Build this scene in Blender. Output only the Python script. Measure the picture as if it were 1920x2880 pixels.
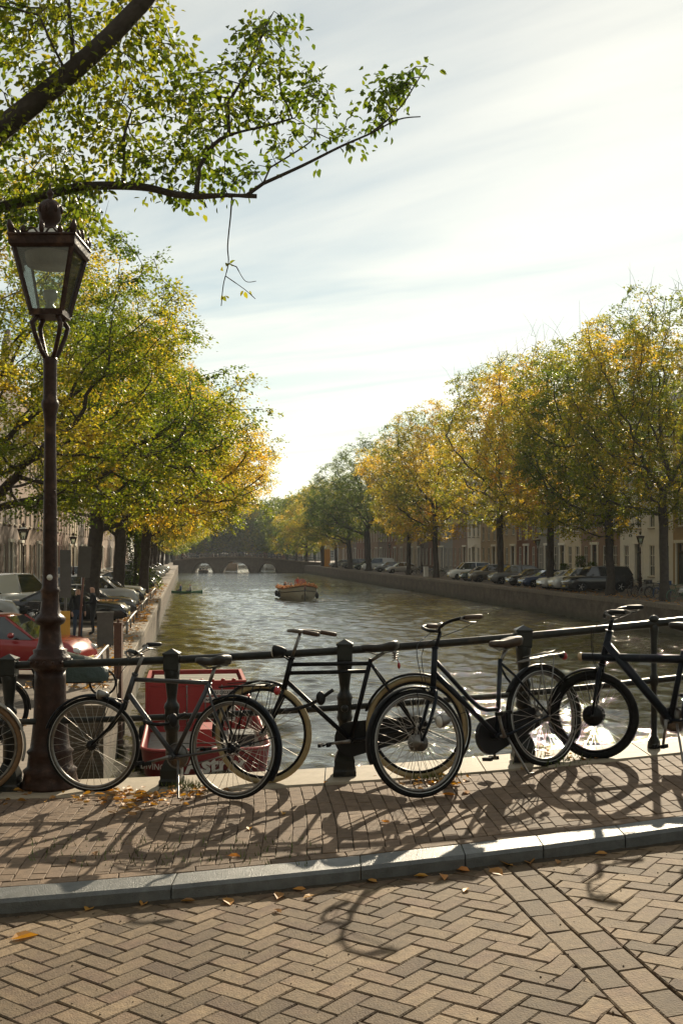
import bpy, bmesh, math, random
import numpy as np
from mathutils import Vector, Matrix, noise as mnoise
R = math.radians
random.seed(11)
rng = np.random.default_rng(7)
for o in list(bpy.data.objects):
    bpy.data.objects.remove(o)
scene = bpy.context.scene
COL = scene.collection

# ---------------------------------------------------------------- camera
EYE = 4.5                      # metres above the canal water
cam_d = bpy.data.cameras.new('camera')
cam = bpy.data.objects.new('camera', cam_d)
COL.objects.link(cam)
cam.location = (0, 0, EYE)
cam.rotation_euler = (R(90), 0, 0)
cam_d.sensor_fit = 'HORIZONTAL'
cam_d.sensor_width = 24.0
FPX = 3100.0                   # focal length in pixels of the 1920 px wide frame
HOR = 1552.0                   # horizon row
cam_d.lens = FPX / 1920 * 24.0
cam_d.shift_y = 112.0 / 1920
cam_d.clip_start = 0.1
cam_d.clip_end = 5000
scene.camera = cam

# ---------------------------------------------------------------- sky, sun, exposure
SUN_AZ, SUN_EL = R(15.2), R(26.0)
world = bpy.data.worlds.new('World')
scene.world = world
world.use_nodes = True
nt = world.node_tree
nt.nodes.clear()
def wn(t, **kw):
    n = nt.nodes.new(t)
    for k, v in kw.items():
        setattr(n, k, v)
    return n
wl = nt.links.new
sky = wn('ShaderNodeTexSky', sky_type='NISHITA', sun_disc=False, sun_elevation=SUN_EL, sun_rotation=SUN_AZ,
         altitude=0.0, air_density=1.0, dust_density=0.21, ozone_density=1.0)
tc = wn('ShaderNodeTexCoord')
sep = wn('ShaderNodeSeparateXYZ'); wl(tc.outputs['Generated'], sep.inputs[0])
zc = wn('ShaderNodeMath', operation='MAXIMUM'); wl(sep.outputs['Z'], zc.inputs[0]); zc.inputs[1].default_value = 0.06
dx = wn('ShaderNodeMath', operation='DIVIDE'); wl(sep.outputs['X'], dx.inputs[0]); wl(zc.outputs[0], dx.inputs[1])
dy = wn('ShaderNodeMath', operation='DIVIDE'); wl(sep.outputs['Y'], dy.inputs[0]); wl(zc.outputs[0], dy.inputs[1])
cmb = wn('ShaderNodeCombineXYZ'); wl(dx.outputs[0], cmb.inputs[0]); wl(dy.outputs[0], cmb.inputs[1])
mp = wn('ShaderNodeMapping'); wl(cmb.outputs[0], mp.inputs['Vector'])
mp.vector_type = 'TEXTURE'
mp.inputs['Rotation'].default_value = (0, 0, R(-40)); mp.inputs['Scale'].default_value = (3.4, 0.9, 1.0)
mp.inputs['Location'].default_value = (0.4, 1.7, 0)
n1 = wn('ShaderNodeTexNoise'); wl(mp.outputs[0], n1.inputs['Vector'])
n1.inputs['Scale'].default_value = 1.15; n1.inputs['Detail'].default_value = 7; n1.inputs['Roughness'].default_value = 0.55
n1.inputs['Distortion'].default_value = 0.5
cr = wn('ShaderNodeMapRange'); wl(n1.outputs['Fac'], cr.inputs['Value'])
cr.inputs['From Min'].default_value = 0.34; cr.inputs['From Max'].default_value = 0.72
cr.inputs['To Min'].default_value = 0.16; cr.inputs['To Max'].default_value = 0.90
# thin cirrus scatters the light of the sky around it, so its colour is the sky's own brightness made white
bw = wn('ShaderNodeRGBToBW'); wl(sky.outputs[0], bw.inputs[0])
cb = wn('ShaderNodeMath', operation='MULTIPLY_ADD'); wl(bw.outputs[0], cb.inputs[0]); cb.inputs[1].default_value = 0.6; cb.inputs[2].default_value = 8.0
cw = wn('ShaderNodeMixRGB', blend_type='MULTIPLY'); cw.inputs[0].default_value = 1.0
wl(cb.outputs[0], cw.inputs[1]); cw.inputs[2].default_value = (1.0, 0.975, 0.85, 1)
tint = wn('ShaderNodeMixRGB', blend_type='MULTIPLY'); tint.inputs[0].default_value = 1.0; wl(sky.outputs[0], tint.inputs[1]); tint.inputs[2].default_value = (1.0, 0.985, 0.83, 1)
mx = wn('ShaderNodeMixRGB'); wl(cr.outputs[0], mx.inputs[0]); wl(tint.outputs[0], mx.inputs[1]); wl(cw.outputs[0], mx.inputs[2])
bg = wn('ShaderNodeBackground'); wl(mx.outputs[0], bg.inputs['Color']); bg.inputs['Strength'].default_value = 0.067
wo = wn('ShaderNodeOutputWorld'); wl(bg.outputs[0], wo.inputs['Surface'])

sun_d = bpy.data.lights.new('sun', 'SUN')
sun_d.energy = 5.0
sun_d.angle = R(0.53)
sun_d.color = (1.0, 0.86, 0.64)
sun = bpy.data.objects.new('sun', sun_d)
COL.objects.link(sun)
SUNV = Vector((math.sin(SUN_AZ) * math.cos(SUN_EL), math.cos(SUN_AZ) * math.cos(SUN_EL), math.sin(SUN_EL)))
sun.rotation_euler = (-SUNV).to_track_quat('-Z', 'Y').to_euler()
sun.location = SUNV * 60

scene.view_settings.view_transform = 'Standard'
scene.view_settings.look = 'None'
scene.view_settings.gamma = 1.0
scene.view_settings.exposure = 0.58
scene.cycles.max_bounces = 6
scene.cycles.transparent_max_bounces = 8
scene.cycles.sample_clamp_indirect = 6.0
scene.cycles.caustics_reflective = False
scene.cycles.caustics_refractive = False
scene.cycles.use_denoising = True

# ---------------------------------------------------------------- helpers
def px(x, y, Y):
    """world point seen at pixel (x, y) of the 1920 x 2880 frame at distance Y"""
    return Vector(((x - 960) * Y / FPX, Y, EYE - (y - HOR) * Y / FPX))
def at_depth(x, Y, z):
    return Vector(((x - 960) * Y / FPX, Y, z))
def XL(Y): return -6.25 - 0.1416 * (Y - 33.4)     # left quay edge
def XR(Y): return 15.9 - 0.145 * (Y - 74.3)       # right quay edge
QZ = 1.6                                          # quay level
def deck(x):                                      # top of the bridge pavement
    if x < -2.6:
        return 2.86 + 0.066 * -2.6 + 0.009 * 6.76 + (x + 2.6) * 0.022
    if x > 2.8:
        return 2.86 + 0.066 * 2.8 + 0.009 * 7.84 + (min(x, 6) - 2.8) * 0.10
    return 2.86 + 0.066 * x + 0.009 * x * x
def deck_slope(x):
    return (deck(x + .05) - deck(x - .05)) / 0.1
ORD = ['first', 'second', 'third', 'fourth', 'fifth', 'sixth', 'seventh', 'eighth', 'ninth', 'tenth', 'eleventh', 'twelfth', 'thirteenth',
       'fourteenth', 'fifteenth', 'sixteenth', 'seventeenth', 'eighteenth', 'nineteenth', 'twentieth', 'twenty-first', 'twenty-second',
       'twenty-third', 'twenty-fourth', 'twenty-fifth', 'twenty-sixth', 'twenty-seventh', 'twenty-eighth', 'twenty-ninth', 'thirtieth']

def tag(o, label=None, cat=None, group=None, kind=None):
    if label: o['label'] = label
    if cat: o['category'] = cat
    if group: o['group'] = group
    if kind: o['kind'] = kind
    return o
def thing(name, label, cat, loc=(0, 0, 0), rz=0.0, group=None, matrix=None):
    o = bpy.data.objects.new(name, None)
    COL.objects.link(o)
    o.empty_display_size = 0.2
    if matrix is not None:
        o.matrix_world = matrix
    else:
        o.location = loc
        o.rotation_euler = (0, 0, rz)
    return tag(o, label, cat, group)
def link_mesh(name, me, mats=None, parent=None, loc=None, rot=None, own=False):
    o = bpy.data.objects.new(name, me)
    COL.objects.link(o)
    if mats is not None:
        if not isinstance(mats, (list, tuple)): mats = [mats]
        if own:
            while len(me.materials) < len(mats): me.materials.append(None)
            for i, m in enumerate(mats):
                o.material_slots[i].link = 'OBJECT'
                o.material_slots[i].material = m
        elif len(me.materials) == 0:
            for m in mats: me.materials.append(m)
    if parent: o.parent = parent
    if loc is not None: o.location = loc
    if rot is not None: o.rotation_euler = rot
    return o
def copy_tree(o, parent=None, depth=0):
    c = o.copy()
    COL.objects.link(c)
    if parent: c.parent = parent
    for ch in list(o.children):
        copy_tree(ch, c, depth + 1)
    return c

class MB:
    """collects shapes into one mesh"""
    def __init__(s):
        s.v, s.f, s.sm, s.mi = [], [], [], []
    def add(s, v, f, smooth=False, mi=0):
        b = len(s.v)
        s.v += [tuple(p) for p in v]
        s.f += [tuple(i + b for i in q) for q in f]
        s.sm += [smooth] * len(f)
        s.mi += [mi] * len(f)
        return s
    def box(s, c, size, rot=None, mi=0, taper=1.0):
        x, y, z = size[0] / 2, size[1] / 2, size[2] / 2
        pts = [Vector((sx * x * (taper if sz > 0 else 1), sy * y * (taper if sz > 0 else 1), sz * z)) for sz in (-1, 1) for sy in (-1, 1) for sx in (-1, 1)]
        if rot is not None:
            pts = [rot @ p for p in pts]
        c = Vector(c)
        return s.add([p + c for p in pts], [(0, 2, 3, 1), (4, 5, 7, 6), (0, 1, 5, 4), (2, 6, 7, 3), (0, 4, 6, 2), (1, 3, 7, 5)], False, mi)
    def bar(s, p0, p1, w, h, up=(0, 0, 1), mi=0):
        p0, p1 = Vector(p0), Vector(p1)
        d = (p1 - p0); L = d.length; d.normalize()
        sd = d.cross(Vector(up))
        if sd.length < 1e-4: sd = d.cross(Vector((0, 1, 0)))
        sd.normalize(); u = sd.cross(d)
        m = Matrix((d, sd, u)).transposed()
        return s.box((p0 + p1) / 2, (L, w, h), m, mi)
    def path(s, pts, rad, n=8, closed=False, caps=True, mi=0, smooth=True, flat=1.0, up=None):
        pts = [Vector(p) for p in pts]
        m = len(pts)
        if not isinstance(rad, (list, tuple)): rad = [rad] * m
        tang = []
        for i in range(m):
            a = pts[(i - 1) % m] if (closed or i > 0) else pts[i]
            b = pts[(i + 1) % m] if (closed or i < m - 1) else pts[i]
            t = b - a
            tang.append(t.normalized() if t.length > 1e-9 else Vector((0, 0, 1)))
        ref = Vector(up) if up else (Vector((0, 0, 1)) if abs(tang[0].z) < .9 else Vector((1, 0, 0)))
        nrm = (ref - tang[0] * ref.dot(tang[0])).normalized()
        V = []
        for i in range(m):
            nrm = nrm - tang[i] * nrm.dot(tang[i])
            nrm.normalize()
            bn = tang[i].cross(nrm)
            for k in range(n):
                a = 2 * math.pi * k / n
                V.append(pts[i] + (nrm * math.cos(a) * flat + bn * math.sin(a)) * rad[i])
        F = []
        for i in range(m if closed else m - 1):
            j = (i + 1) % m
            for k in range(n):
                l = (k + 1) % n
                F.append((i * n + k, i * n + l, j * n + l, j * n + k))
        s.add(V, F, smooth, mi)
        if caps and not closed:
            b = len(s.v) - len(V)
            s.f.append(tuple(b + k for k in reversed(range(n)))); s.sm.append(False); s.mi.append(mi)
            s.f.append(tuple(b + (m - 1) * n + k for k in range(n))); s.sm.append(False); s.mi.append(mi)
        return s
    def tube(s, p0, p1, r0, r1=None, n=8, mi=0, smooth=True, caps=True):
        return s.path([p0, p1], [r0, r0 if r1 is None else r1], n, mi=mi, smooth=smooth, caps=caps)
    def lathe(s, prof, n=16, c=(0, 0, 0), mi=0, smooth=True, rot=None, square=False):
        V = []
        c = Vector(c)
        for r, z in prof:
            for k in range(n):
                a = 2 * math.pi * (k + (.5 if square else 0)) / n
                p = Vector((r * math.cos(a), r * math.sin(a), z))
                if rot is not None: p = rot @ p
                V.append(p + c)
        F = []
        m = len(prof)
        for i in range(m - 1):
            for k in range(n):
                l = (k + 1) % n
                F.append((i * n + k, i * n + l, (i + 1) * n + l, (i + 1) * n + k))
        F.append(tuple(reversed(range(n))))
        F.append(tuple((m - 1) * n + k for k in range(n)))
        return s.add(V, F, smooth, mi)
    def ell(s, c, r, nu=10, nv=6, mi=0, rot=None):
        V = []; F = []
        c = Vector(c)
        for i in range(nv + 1):
            t = math.pi * i / nv
            for k in range(nu):
                a = 2 * math.pi * k / nu
                p = Vector((r[0] * math.sin(t) * math.cos(a), r[1] * math.sin(t) * math.sin(a), -r[2] * math.cos(t)))
                if rot is not None: p = rot @ p
                V.append(p + c)
        for i in range(nv):
            for k in range(nu):
                l = (k + 1) % nu
                F.append((i * nu + k, i * nu + l, (i + 1) * nu + l, (i + 1) * nu + k))
        return s.add(V, F, True, mi)
    def ring(s, c, Rm, r, n=40, m=8, axis='y', mi=0, flat=1.0):
        c = Vector(c)
        pts = []
        for k in range(n):
            a = 2 * math.pi * k / n
            if axis == 'y': p = Vector((Rm * math.cos(a), 0, Rm * math.sin(a)))
            elif axis == 'z': p = Vector((Rm * math.cos(a), Rm * math.sin(a), 0))
            else: p = Vector((0, Rm * math.cos(a), Rm * math.sin(a)))
            pts.append(c + p)
        up = {'y': (0, 1, 0), 'z': (0, 0, 1), 'x': (1, 0, 0)}[axis]
        return s.path(pts, r, m, closed=True, mi=mi, flat=flat, up=up)
    def prism(s, poly, y0, y1, mi=0, plane='xz', smooth=False):
        """extrude a 2D outline (counter-clockwise) along the third axis"""
        n = len(poly)
        def P(a, b, c):
            return (a, c, b) if plane == 'xz' else ((a, b, c) if plane == 'xy' else (c, a, b))
        V = [P(a, b, y0) for a, b in poly] + [P(a, b, y1) for a, b in poly]
        F = [tuple(range(n)), tuple(reversed(range(n, 2 * n)))]
        F += [(i, i + n, (i + 1) % n + n, (i + 1) % n) for i in range(n)]
        return s.add(V, F, smooth, mi)
    def loft(s, rings, closed_ring=True, caps=True, mi=0, smooth=True):
        n = len(rings[0]); V = [p for r in rings for p in r]; F = []
        for i in range(len(rings) - 1):
            for k in range(n if closed_ring else n - 1):
                l = (k + 1) % n
                F.append((i * n + k, i * n + l, (i + 1) * n + l, (i + 1) * n + k))
        if caps and closed_ring:
            F.append(tuple(reversed(range(n)))); F.append(tuple((len(rings) - 1) * n + k for k in range(n)))
        return s.add(V, F, smooth, mi)
    def xf(s, M):
        s.v = [tuple(M @ Vector(p)) for p in s.v]
        return s
    def mesh(s, name):
        me = bpy.data.meshes.new(name)
        me.from_pydata(s.v, [], s.f)
        me.polygons.foreach_set('use_smooth', s.sm)
        me.polygons.foreach_set('material_index', s.mi)
        me.update()
        bm = bmesh.new(); bm.from_mesh(me)
        bmesh.ops.recalc_face_normals(bm, faces=bm.faces)
        bm.to_mesh(me); bm.free()
        return me
    def build(s, name, mat, parent=None, loc=None, rot=None):
        return link_mesh(name, s.mesh(name), mat, parent, loc, rot)

# ---------------------------------------------------------------- materials
MATS = {}
def mat(name, col, rough=0.6, metal=0.0, var=0.0, vs=8.0, bump=0.0, bs=60.0, rnd=0.0, spec=0.5, col2=None, c2s=3.0, c2t=(0.5, 0.7), coat=0.0, emit=None):
    if name in MATS: return MATS[name]
    m = bpy.data.materials.new(name); MATS[name] = m
    m.use_nodes = True
    t = m.node_tree; N = t.nodes; L = t.links.new
    b = N['Principled BSDF']
    b.inputs['Roughness'].default_value = rough
    b.inputs['Metallic'].default_value = metal
    b.inputs['Specular IOR Level'].default_value = spec
    b.inputs['Coat Weight'].default_value = coat
    b.inputs['Base Color'].default_value = (*col, 1)
    if emit:
        b.inputs['Emission Color'].default_value = (*col, 1); b.inputs['Emission Strength'].default_value = emit
    if not (var or bump or rnd or col2): return m
    tcn = N.new('ShaderNodeTexCoord')
    src = tcn.outputs['Object']
    cur = None
    rgb = N.new('ShaderNodeRGB'); rgb.outputs[0].default_value = (*col, 1); cur = rgb.outputs[0]
    if rnd:
        oi = N.new('ShaderNodeObjectInfo')
        add = N.new('ShaderNodeVectorMath'); add.operation = 'ADD'
        sc = N.new('ShaderNodeVectorMath'); sc.operation = 'SCALE'; sc.inputs[3].default_value = 37.0
        cx = N.new('ShaderNodeCombineXYZ'); L(oi.outputs['Random'], cx.inputs[0]); L(oi.outputs['Random'], cx.inputs[1])
        L(cx.outputs[0], sc.inputs[0]); L(src, add.inputs[0]); L(sc.outputs[0], add.inputs[1])
        src = add.outputs[0]
    if col2:
        n2 = N.new('ShaderNodeTexNoise'); n2.inputs['Scale'].default_value = c2s; n2.inputs['Detail'].default_value = 6; L(src, n2.inputs['Vector'])
        mr = N.new('ShaderNodeMapRange'); mr.inputs['From Min'].default_value = c2t[0]; mr.inputs['From Max'].default_value = c2t[1]; L(n2.outputs['Fac'], mr.inputs['Value'])
        mxn = N.new('ShaderNodeMixRGB'); L(mr.outputs[0], mxn.inputs[0]); L(cur, mxn.inputs[1]); mxn.inputs[2].default_value = (*col2, 1); cur = mxn.outputs[0]
    if var:
        nz = N.new('ShaderNodeTexNoise'); nz.inputs['Scale'].default_value = vs; nz.inputs['Detail'].default_value = 8; nz.inputs['Roughness'].default_value = .65; L(src, nz.inputs['Vector'])
        mr = N.new('ShaderNodeMapRange'); mr.inputs['From Min'].default_value = 0.25; mr.inputs['From Max'].default_value = 0.75
        mr.inputs['To Min'].default_value = 1 - var; mr.inputs['To Max'].default_value = 1 + var; L(nz.outputs['Fac'], mr.inputs['Value'])
        mm = N.new('ShaderNodeMixRGB'); mm.blend_type = 'MULTIPLY'; mm.inputs[0].default_value = 1; L(cur, mm.inputs[1]); L(mr.outputs[0], mm.inputs[2]); cur = mm.outputs[0]
    if rnd:
        mr = N.new('ShaderNodeMapRange'); mr.inputs['To Min'].default_value = 1 - rnd; mr.inputs['To Max'].default_value = 1 + rnd; L(oi.outputs['Random'], mr.inputs['Value'])
        mm = N.new('ShaderNodeMixRGB'); mm.blend_type = 'MULTIPLY'; mm.inputs[0].default_value = 1; L(cur, mm.inputs[1]); L(mr.outputs[0], mm.inputs[2]); cur = mm.outputs[0]
    L(cur, b.inputs['Base Color'])
    if bump:
        nb = N.new('ShaderNodeTexNoise'); nb.inputs['Scale'].default_value = bs; nb.inputs['Detail'].default_value = 5; L(src, nb.inputs['Vector'])
        bp = N.new('ShaderNodeBump'); bp.inputs['Strength'].default_value = 1.0; bp.inputs['Distance'].default_value = bump; L(nb.outputs['Fac'], bp.inputs['Height']); L(bp.outputs[0], b.inputs['Normal'])
    return m

M_ROAD = mat('road_brick', (0.158, 0.112, 0.067), 0.78, spec=0.25, var=0.42, vs=26, bump=0.0045, bs=110, rnd=0.38, col2=(0.125, 0.080, 0.052), c2s=3.1, c2t=(0.46, 0.66))
M_PAVE = mat('pavement_brick', (0.150, 0.102, 0.066), 0.78, spec=0.25, var=0.38, vs=20, bump=0.0035, bs=110, rnd=0.30, col2=(0.12, 0.08, 0.055), c2s=2.2, c2t=(0.5, 0.75))
M_JOINT = mat('joint_soil', (0.032, 0.027, 0.02), 0.95, var=0.4, vs=30, col2=(0.075, 0.10, 0.02), c2s=2.6, c2t=(0.50, 0.62), bump=0.003, bs=200)
M_KERB = mat('kerb_stone', (0.105, 0.110, 0.108), 0.40, var=0.40, vs=14, bump=0.0045, bs=140, rnd=0.10, col2=(0.075, 0.072, 0.065), c2s=5, c2t=(0.55, 0.8))
M_COPE = mat('coping_stone', (0.33, 0.27, 0.19), 0.7, var=0.2, vs=12, bump=0.002, bs=150, rnd=0.05, col2=(0.27, 0.23, 0.16), c2s=5, c2t=(0.55, 0.75))
M_IRON = mat('rail_iron', (0.018, 0.019, 0.017), 0.30, metal=0.0, var=0.4, vs=20, bump=0.0015, bs=90, col2=(0.05, 0.038, 0.026), c2s=9, c2t=(0.56, 0.7), spec=0.28)
M_LAMPIRON = mat('lamp_iron', (0.036, 0.018, 0.013), 0.42, var=0.55, vs=16, bump=0.006, bs=38, col2=(0.085, 0.045, 0.028), c2s=11, c2t=(0.56, 0.70), spec=0.2)
M_BLACK = mat('black_paint', (0.008, 0.008, 0.009), 0.38, var=0.3, vs=15, col2=(0.05, 0.043, 0.035), c2s=14, c2t=(0.62, 0.78), spec=0.15)
M_BLUEBLK = mat('blue_black_paint', (0.008, 0.011, 0.016), 0.36, var=0.3, vs=15, col2=(0.045, 0.04, 0.035), c2s=14, c2t=(0.62, 0.78), spec=0.15)
M_RUBBER = mat('tyre_rubber', (0.011, 0.011, 0.011), 0.85, spec=0.2, var=0.3, vs=30)
M_CREAM = mat('cream_tyre', (0.34, 0.26, 0.135), 0.75, var=0.25, vs=18)
M_TAN = mat('tan_tyre', (0.20, 0.115, 0.055), 0.8, var=0.3, vs=18)
M_STEEL = mat('steel', (0.52, 0.50, 0.47), 0.32, metal=1.0, var=0.25, vs=30)
M_DULL = mat('dull_alloy', (0.20, 0.19, 0.175), 0.42, metal=0.85, var=0.3, vs=30, col2=(0.16, 0.11, 0.07), c2s=16, c2t=(0.58, 0.74))
M_SPOKE = mat('spoke_steel', (0.45, 0.42, 0.38), 0.35, metal=1.0)
M_LEATHER = mat('saddle_cover', (0.022, 0.019, 0.016), 0.45, var=0.3, vs=20, bump=0.001, bs=200)
M_BROWNLTH = mat('brown_grip', (0.055, 0.030, 0.018), 0.55, var=0.3, vs=20)
M_PLASTIC = mat('black_plastic', (0.010, 0.010, 0.011), 0.5, spec=0.25)
M_REDLENS = mat('red_lens', (0.35, 0.012, 0.015), 0.2, coat=0.5)
M_CLEARLENS = mat('clear_lens', (0.62, 0.60, 0.55), 0.15, coat=0.5)
M_WHITE = mat('white_paint', (0.72, 0.70, 0.65), 0.45, var=0.1, vs=6)
M_GREYFRAME = mat('grey_frame_paint', (0.05, 0.052, 0.057), 0.35, metal=0.2, var=0.2, vs=12)
M_WATERWALL = mat('quay_brick', (0.155, 0.115, 0.08), 0.85, var=0.5, vs=3.0, bump=0.02, bs=14, col2=(0.10, 0.085, 0.05), c2s=0.9, c2t=(0.45, 0.7))
M_QUAY = mat('quay_paving', (0.15, 0.115, 0.085), 0.85, var=0.4, vs=5.0, bump=0.008, bs=25, col2=(0.10, 0.08, 0.06), c2s=0.7, c2t=(0.45, 0.7))
M_QCOPE = mat('quay_coping', (0.17, 0.135, 0.095), 0.8, var=0.35, vs=6, bump=0.004, bs=60, rnd=0.12)
M_GREYST = mat('grey_street_iron', (0.10, 0.10, 0.095), 0.5, var=0.25, vs=8)
def glass_mat(name, col=(0.9, 0.95, 0.93), rough=0.02, alpha=0.75):
    m = bpy.data.materials.new(name); MATS[name] = m; m.use_nodes = True
    t = m.node_tree; N = t.nodes; L = t.links.new
    N.clear()
    out = N.new('ShaderNodeOutputMaterial'); tr = N.new('ShaderNodeBsdfTransparent'); gl = N.new('ShaderNodeBsdfGlossy'); df = N.new('ShaderNodeBsdfDiffuse')
    tr.inputs[0].default_value = (*col, 1); gl.inputs['Roughness'].default_value = rough
    df.inputs[0].default_value = (0.55, 0.53, 0.45, 1)
    fr = N.new('ShaderNodeFresnel'); fr.inputs[0].default_value = 1.5
    m0 = N.new('ShaderNodeMixShader'); m0.inputs[0].default_value = 1 - alpha; L(tr.outputs[0], m0.inputs[1]); L(df.outputs[0], m0.inputs[2])
    m1 = N.new('ShaderNodeMixShader'); L(fr.outputs[0], m1.inputs[0]); L(m0.outputs[0], m1.inputs[1]); L(gl.outputs[0], m1.inputs[2])
    L(m1.outputs[0], out.inputs[0])
    return m
M_LAMPGLASS = glass_mat('lantern_glass', alpha=0.93)
# ================================================================ WATER
def water_material():
    m = bpy.data.materials.new('canal_water'); m.use_nodes = True
    t = m.node_tree; N = t.nodes; L = t.links.new
    b = N['Principled BSDF']
    b.inputs['Base Color'].default_value = (0.036, 0.033, 0.010, 1)
    b.inputs['Roughness'].default_value = 0.028
    b.inputs['IOR'].default_value = 1.9
    b.inputs['Specular IOR Level'].default_value = 0.5
    tcn = N.new('ShaderNodeTexCoord')
    mpn = N.new('ShaderNodeMapping'); mpn.inputs['Scale'].default_value = (0.6, 1.3, 1.0); L(tcn.outputs['Object'], mpn.inputs[0])
    a = N.new('ShaderNodeTexNoise'); a.inputs['Scale'].default_value = 5.5; a.inputs['Detail'].default_value = 5; a.inputs['Roughness'].default_value = 0.6; L(mpn.outputs[0], a.inputs['Vector'])
    c = N.new('ShaderNodeTexNoise'); c.inputs['Scale'].default_value = 2.4; c.inputs['Detail'].default_value = 3; L(mpn.outputs[0], c.inputs['Vector'])
    sy = N.new('ShaderNodeSeparateXYZ'); L(tcn.outputs['Object'], sy.inputs[0])
    gy = N.new('ShaderNodeMapRange'); gy.inputs['From Min'].default_value = 15; gy.inputs['From Max'].default_value = 260; gy.inputs['To Min'].default_value = .75; gy.inputs['To Max'].default_value = 3.0; L(sy.outputs[1], gy.inputs['Value'])
    ch = N.new('ShaderNodeMath'); ch.operation = 'MULTIPLY'; L(c.outputs['Fac'], ch.inputs[0]); L(gy.outputs[0], ch.inputs[1])
    b1 = N.new('ShaderNodeBump'); b1.inputs['Strength'].default_value = 1; b1.inputs['Distance'].default_value = 0.024; L(a.outputs['Fac'], b1.inputs['Height'])
    b2 = N.new('ShaderNodeBump'); b2.inputs['Strength'].default_value = 1; b2.inputs['Distance'].default_value = 0.048; L(ch.outputs[0], b2.inputs['Height']); L(b1.outputs[0], b2.inputs['Normal'])
    L(b2.outputs[0], b.inputs['Normal'])
    return m
def build_water():
    ys = [8.5]
    while ys[-1] < 620:
        ys.append(ys[-1] + max(0.05, ys[-1] * 0.0042))
    ys = np.array(ys)
    nc = 380
    us = np.linspace(0, 1, nc)
    xl = np.array([min(XL(y), -4.6 if y < 24 else 99) - 1.0 for y in ys]); xr = np.array([XR(y) + .8 for y in ys])
    X = xl[:, None] + (xr - xl)[:, None] * us[None, :]
    Y = np.repeat(ys[:, None], nc, 1)
    step = np.maximum(0.075, np.maximum(0.05, ys * 0.0042))[:, None]
    Z = np.zeros_like(X)
    r = np.random.default_rng(3)
    for k in range(44):
        lam = 0.26 * (2.6 / 0.26) ** r.random()
        th = r.normal(-1.42, 0.50)
        kx, ky = math.cos(th) * 2 * math.pi / lam, math.sin(th) * 2 * math.pi / lam
        A = lam * 0.0080 * (0.7 + 0.6 * r.random())
        fade = np.clip((lam / step - 2.2) / 2.0, 0, 1)
        ph = kx * X + ky * Y + r.random() * 6.28 + 0.7 * np.sin(0.21 * X + 0.13 * Y + k)
        Z += A * fade * np.sin(ph)
    n = len(ys)
    idx = np.arange(n * nc).reshape(n, nc)
    F = np.stack([idx[:-1, :-1], idx[:-1, 1:], idx[1:, 1:], idx[1:, :-1]], -1).reshape(-1, 4)
    V = np.stack([X, Y, Z], -1).reshape(-1, 3)
    me = bpy.data.meshes.new('canal_water')
    me.vertices.add(len(V)); me.vertices.foreach_set('co', V.ravel())
    me.loops.add(F.size); me.loops.foreach_set('vertex_index', F.ravel().astype(np.int32))
    me.polygons.add(len(F)); me.polygons.foreach_set('loop_start', np.arange(0, F.size, 4, dtype=np.int32)); me.polygons.foreach_set('loop_total', np.full(len(F), 4, dtype=np.int32))
    me.polygons.foreach_set('use_smooth', np.ones(len(F), dtype=bool))
    me.update(calc_edges=True)
    o = link_mesh('canal_water', me, water_material())
    tag(o, kind='structure')
build_water()

# ================================================================ QUAYS
def wall_material():
    m = bpy.data.materials.new('quay_wall_brick'); m.use_nodes = True
    t = m.node_tree; N = t.nodes; L = t.links.new
    b = N['Principled BSDF']; b.inputs['Roughness'].default_value = 0.85
    tcn = N.new('ShaderNodeTexCoord'); sp = N.new('ShaderNodeSeparateXYZ'); L(tcn.outputs['Object'], sp.inputs[0])
    ad = N.new('ShaderNodeMath'); L(sp.outputs[0], ad.inputs[0]); L(sp.outputs[1], ad.inputs[1])
    cb_ = N.new('ShaderNodeCombineXYZ'); L(ad.outputs[0], cb_.inputs[0]); L(sp.outputs[2], cb_.inputs[1])
    bt = N.new('ShaderNodeTexBrick'); L(cb_.outputs[0], bt.inputs['Vector'])
    bt.inputs['Color1'].default_value = (0.135, 0.095, 0.062, 1); bt.inputs['Color2'].default_value = (0.095, 0.072, 0.048, 1); bt.inputs['Mortar'].default_value = (0.16, 0.13, 0.09, 1)
    bt.inputs['Scale'].default_value = 1.0; bt.inputs['Brick Width'].default_value = 0.22; bt.inputs['Row Height'].default_value = 0.065; bt.inputs['Mortar Size'].default_value = 0.008
    nz = N.new('ShaderNodeTexNoise'); nz.inputs['Scale'].default_value = 1.2; nz.inputs['Detail'].default_value = 9; nz.inputs['Roughness'].default_value = .7; L(tcn.outputs['Object'], nz.inputs['Vector'])
    mr = N.new('ShaderNodeMapRange'); mr.inputs['From Min'].default_value = .3; mr.inputs['From Max'].default_value = .7; mr.inputs['To Min'].default_value = .5; mr.inputs['To Max'].default_value = 1.4; L(nz.outputs['Fac'], mr.inputs['Value'])
    mm = N.new('ShaderNodeMixRGB'); mm.blend_type = 'MULTIPLY'; mm.inputs[0].default_value = 1; L(bt.outputs['Color'], mm.inputs[1]); L(mr.outputs[0], mm.inputs[2])
    # algae band grown above the water line
    mz = N.new('ShaderNodeMapRange'); mz.inputs['From Min'].default_value = 0.1; mz.inputs['From Max'].default_value = 0.55; mz.inputs['To Min'].default_value = .75; mz.inputs['To Max'].default_value = 0; L(sp.outputs[2], mz.inputs['Value'])
    mg = N.new('ShaderNodeMixRGB'); L(mz.outputs[0], mg.inputs[0]); L(mm.outputs[0], mg.inputs[1]); mg.inputs[2].default_value = (0.045, 0.045, 0.018, 1)
    L(mg.outputs[0], b.inputs['Base Color'])
    bp = N.new('ShaderNodeBump'); bp.inputs['Distance'].default_value = 0.01; L(bt.outputs['Fac'], bp.inputs['Height']); bp.invert = True; L(bp.outputs[0], b.inputs['Normal'])
    return m
M_WALL = wall_material()
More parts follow.
